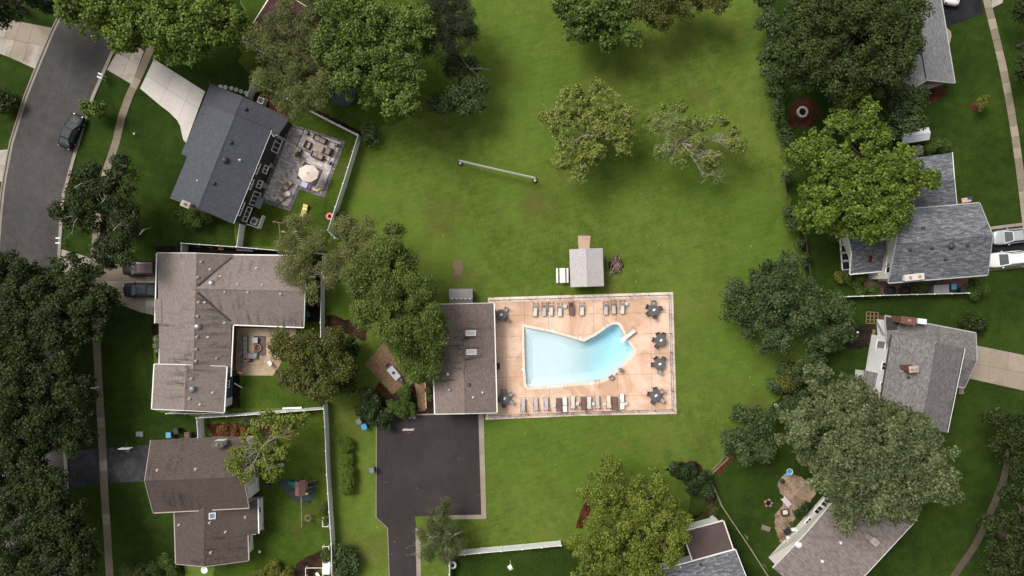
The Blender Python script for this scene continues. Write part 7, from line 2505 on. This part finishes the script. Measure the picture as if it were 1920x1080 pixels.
seat_unit('pale garden chair in the middle of the sandy yard', (1472, 961.5), .7, .7, .2, True, SLING, 'garden_chair', 'chair')
r = thing('fold_chair', 'white folding lounger crossing the narrow of the sandy yard', 'sun lounger', (1474.5, 941), .03, .75, .3)
mk('bed', MB().box((0, 0, .3), .45, 1.3, .05, 0, .02), SLING2, r, True)
for sx in (-1, 1):
    mk('side_bar', MB().beam((sx * .26, -.7, .34), (sx * .26, .8, .36), .05, .05), WPAINT, r, True)
    mk('leg', MB().beam((sx * .22, -.4, 0), (sx * .22, -.4, .3), .04, .04), METAL, r, True)
r = thing('yard_table', 'black square table in the lower sandy yard', 'table', (1476.5, 996.5), .03, .6, .7)
mk('top', MB().box((0, 0, .68), .85, .85, .05, 0, .03), BLACK, r, True)
for sx in (-1, 1):
    for sy in (-1, 1):
        mk('leg', MB().box((sx * .36, sy * .36, 0), .05, .05, .68), BLACK, r, True)
for i, (a_, lab) in enumerate(((.3, 'white cushioned chair right of the black yard table'), (-1.5, 'white cushioned chair below the black yard table'))):
    c = copy_tree(CH_P)
    p = P(1476.5, 996.5, .6)
    c.location = (p.x + .78 * math.cos(a_), p.y + .78 * math.sin(a_), .03)
    c.rotation_euler = (0, 0, a_ + math.pi / 2)
    tag(c, lab, 'chair')
    for ch in c.children:
        if ch.name.startswith(('seat', 'backrest')):
            ch.data = ch.data.copy()
            ch.data.materials[0] = PALEPL
r = thing('kettle_grill', 'round dark kettle grill at the upper sandy yard', 'grill', (1467, 902), .03, 0, .6)
mk('bowl', MB().lathe((0, 0, .4), [(.1, 0), (.24, .1), (.28, .22), (.24, .36), (.06, .44)], 16), BLACK, r, True, smooth=True)
for i in range(3):
    t = i * math.tau / 3
    mk('leg', MB().tube((.12 * math.cos(t), .12 * math.sin(t), .45), (.26 * math.cos(t), .26 * math.sin(t), 0), .018), METAL, r, True)
T('yard_shrub', 'dark shrub along the cream wall by the sandy yard', [(1512, 948, 9), (1503, 958, 9), (1494, 964, 7)], 1.3, 'laurel', 'shrub', low=True)
r = thing('red_cooler', 'red lidded pot at the lower end of the sandy yard', 'pot', (1466, 1028), .03, .2, .3)
mk('pot', MB().lathe((0, 0, 0), [(.25, 0), (.33, .3), (.35, .32), (.3, .34)], 14), REDPL, r, True)
mk('lid', MB().lathe((0, 0, .34), [(.33, 0), (.2, .07), (.04, .1)], 14), REDPL, r, True)
for i, (x, y, lab) in enumerate(((1484, 974, 'small leafy pot above the black yard table'),)):
    T('pot_plant', lab, [(x + 1, y + 8, 5)], .7, 'shrub', 'plant', low=True)

# ---------------------------------------------------------------- north east garden
r = thing('stone_fire_pit', 'round pale stone fire pit in the red mulch circle', 'fire pit', (1505, 209.5), .02, 0, .25)
for i in range(16):
    t = i * math.tau / 16
    mk('stone', MB().box((.58 * math.cos(t), .58 * math.sin(t), 0), .26, .2, .3 + rnd.uniform(-.02, .02), t, .03), M_CONC, r, True)
mk('ash', MB().lathe((0, 0, 0), [(.5, 0), (.48, .06), (.05, .08)], 14), M_DARKDIRT, r, True)
hh = House('white_canopy_shed', 'small white metal roofed shed half under trees by lawn', (1716, 254), 'shed')
hh.gable((1692, 247), (1741, 238.5), (1742.5, 262), (1693.5, 270), (1691.5, 256), (1745, 248.5), 2.1, 2.6, mat('white_sheet_metal', (.60, .62, .66), .4, .05), DWOOD, gut=(0, 0), rakes=(0, 0), over=.2)
r = thing('flag', 'striped flag on a short pole at the blue-grey house corner', 'flag', (1811, 376), 2.6, .1, 2.9)
mk('pole', MB().tube((.5, -.35, -.3), (.75, .5, .5), .02), WOOD, r, True)
for i in range(7):
    mk('stripe', MB().slab([(-.35, .35 - i * .09, .1), (.65, .42 - i * .09, .34), (.65, .34 - i * .09, .32), (-.35, .27 - i * .09, .08)], .012), REDPL if i % 2 == 0 else WPAINT, r, True)
mk('canton', MB().slab([(.25, .42, .27), (.66, .44, .37), (.66, .10, .36), (.25, .08, .26)], .012), mat('navy_cloth', (.03, .04, .12), .8), r, True)
r = thing('grey_locker', 'wide pale grey locker behind the right white fence', 'storage box', (1763.5, 542), .02, .06, 1.0)
mk('chest', MB().box((0, 0, 0), 1.85, 1.0, 1.1, 0, .02), GREYPL, r, True)
for s_ in (-1, 1):
    mk('lid', MB().slab([(s_ * .02, -.54, 1.15), (s_ * .95, -.54, 1.13), (s_ * .95, .54, 1.22), (s_ * .02, .54, 1.24)], .05), mat('lid_pale', (.30, .30, .32), .5), r, True)
for x, y, lab in ((1671, 546, 'black covered heap, left of two behind the right white fence'), (1699, 545, 'black covered heap, right of two behind the right white fence')):
    r = thing('tarp_heap', lab, 'tarp', (x, y), .02, .1, .3)
    mk('cover', MB().lathe((0, 0, 0), [(.75, 0), (.7, .3), (.45, .6), (.1, .68)], 12), mat('black_tarp', (.014, .014, .016), .6, .2, 4, bmp=.8, bscale=5), r, True, smooth=True)
    mk('tie', MB().torus((0, 0, .3), .71, .02, 16, 5), GREYPL, r, True)
r = thing('raised_planter', 'wooden grid planter on the grass near the grey roofed house', 'planter', (1635, 596), .01, -.05, .2)
for i in range(4):
    mk('cross_bar', MB().beam((-.72 + i * .48, -.72, .2), (-.72 + i * .48, .72, .2), .09, .18), WOOD, r, True)
    mk('long_bar', MB().beam((-.72, -.72 + i * .48, .24), (.72, -.72 + i * .48, .24), .09, .1), WOOD, r, True)
r = thing('tan_ramp', 'tan wooden edging between damp soil and white wall', 'edging', (1636, 634), .01, -.12, 0)
mk('board', MB().box((0, 0, 0), .3, 2.2, .15, 0, .01), WOOD, r, True)
mk('stake', MB().box((.2, .9, 0), .08, .08, .3), WOOD, r, True)
r = thing('puddle_lid', 'white lid lying on the damp soil patch', 'lid', (1608, 623), .02, 0, 0)
mk('lid', MB().lathe((0, 0, 0), [(.14, 0), (.14, .03), (.04, .05)], 12), PALEPL, r, True)
r = thing('white_hose_rack', 'white folded garden furniture beside the grey lean-to', 'garden furniture', (1612, 712), .02, .2, .4)
for i in range(3):
    mk('panel', MB().box((-.2 + i * .22, .2 - i * .35, 0), .7, .1, 1.0, .6 + i * .2, .02), PALEPL, r, True)
r = thing('white_bucket', 'white bucket in the dark shade below the reddish shrub', 'bucket', (1455, 760), .01, 0, .2)
mk('pail', MB().lathe((0, 0, 0), [(.2, 0), (.26, .35), (.23, .36), (.18, .1)], 12), PALEPL, r, True)
mk('handle', MB().torus((0, 0, .36), .24, .012, 16, 5, Matrix.Rotation(.9, 3, 'X')), METAL, r, True)
# lamp and stones on the front lawn
r = thing('lawn_light', 'tiny white light on the front lawn below the pale driveway', 'lamp', (254, 252), .01, 0, 0)
mk('stake', MB().tube((0, 0, 0), (0, 0, .3), .02), METAL, r, True)
mk('head', MB().lathe((0, 0, .3), [(.08, 0), (.12, .05), (.04, .12)], 10), PALEPL, r, True)
# fallen dead limb showing in the lawn edge tree and dead twigs in the street maple
for o in [ob for ob in COL.objects if ob.get('label', '').startswith('ragged green tree')]:
    bare_limbs(o, P(853, 88, 5.6), 1, 5, .055, DEADBARK, depth=1, aims=[P(879, 170, 5.8)])
for o in [ob for ob in COL.objects if ob.get('label', '').startswith('spreading green tree with pale')]:
    for (a_, b_) in (((145, 405), (108, 402)), ((145, 408), (128, 440)), ((212, 432), (235, 425)), ((190, 380), (205, 360)), ((140, 352), (155, 345)), ((222, 310), (240, 308)), ((262, 440), (270, 428))):
        bare_limbs(o, P(*a_, 8.6), 1, 3, .05, DEADBARK, depth=1, aims=[P(*b_, 9.2)])
for o in [ob for ob in COL.objects if ob.get('label', '').startswith('grey-green tree drooping over the east')]:
    bare_limbs(o, P(602, 512, 6.0), 4, 2, .06, DEADBARK, depth=2, aims=[P(585, 523, 6.8), P(618, 502, 6.8), P(588, 505, 6.8), P(612, 530, 6.4)])
for o in [ob for ob in COL.objects if ob.get('label', '').startswith('sparse yellow-green tree draped')]:
    bare_limbs(o, P(490, 838, 7.0), 5, 3, .07, DEADBARK, depth=2, aims=[P(450, 865, 8.2), P(465, 890, 8.0), P(530, 800, 8.0), P(480, 880, 8.2), P(450, 840, 8)])
for o in [ob for ob in COL.objects if ob.get('label', '').startswith('grey-green juniper at the parking')]:
    bare_limbs(o, P(830, 1010, 3.8), 4, 2, .05, DEADBARK, depth=2, aims=[P(850, 1010, 5.2), P(780, 1030, 4.6), P(845, 1045, 4.8), P(800, 1000, 5.2)])
bpy.context.view_layer.update()
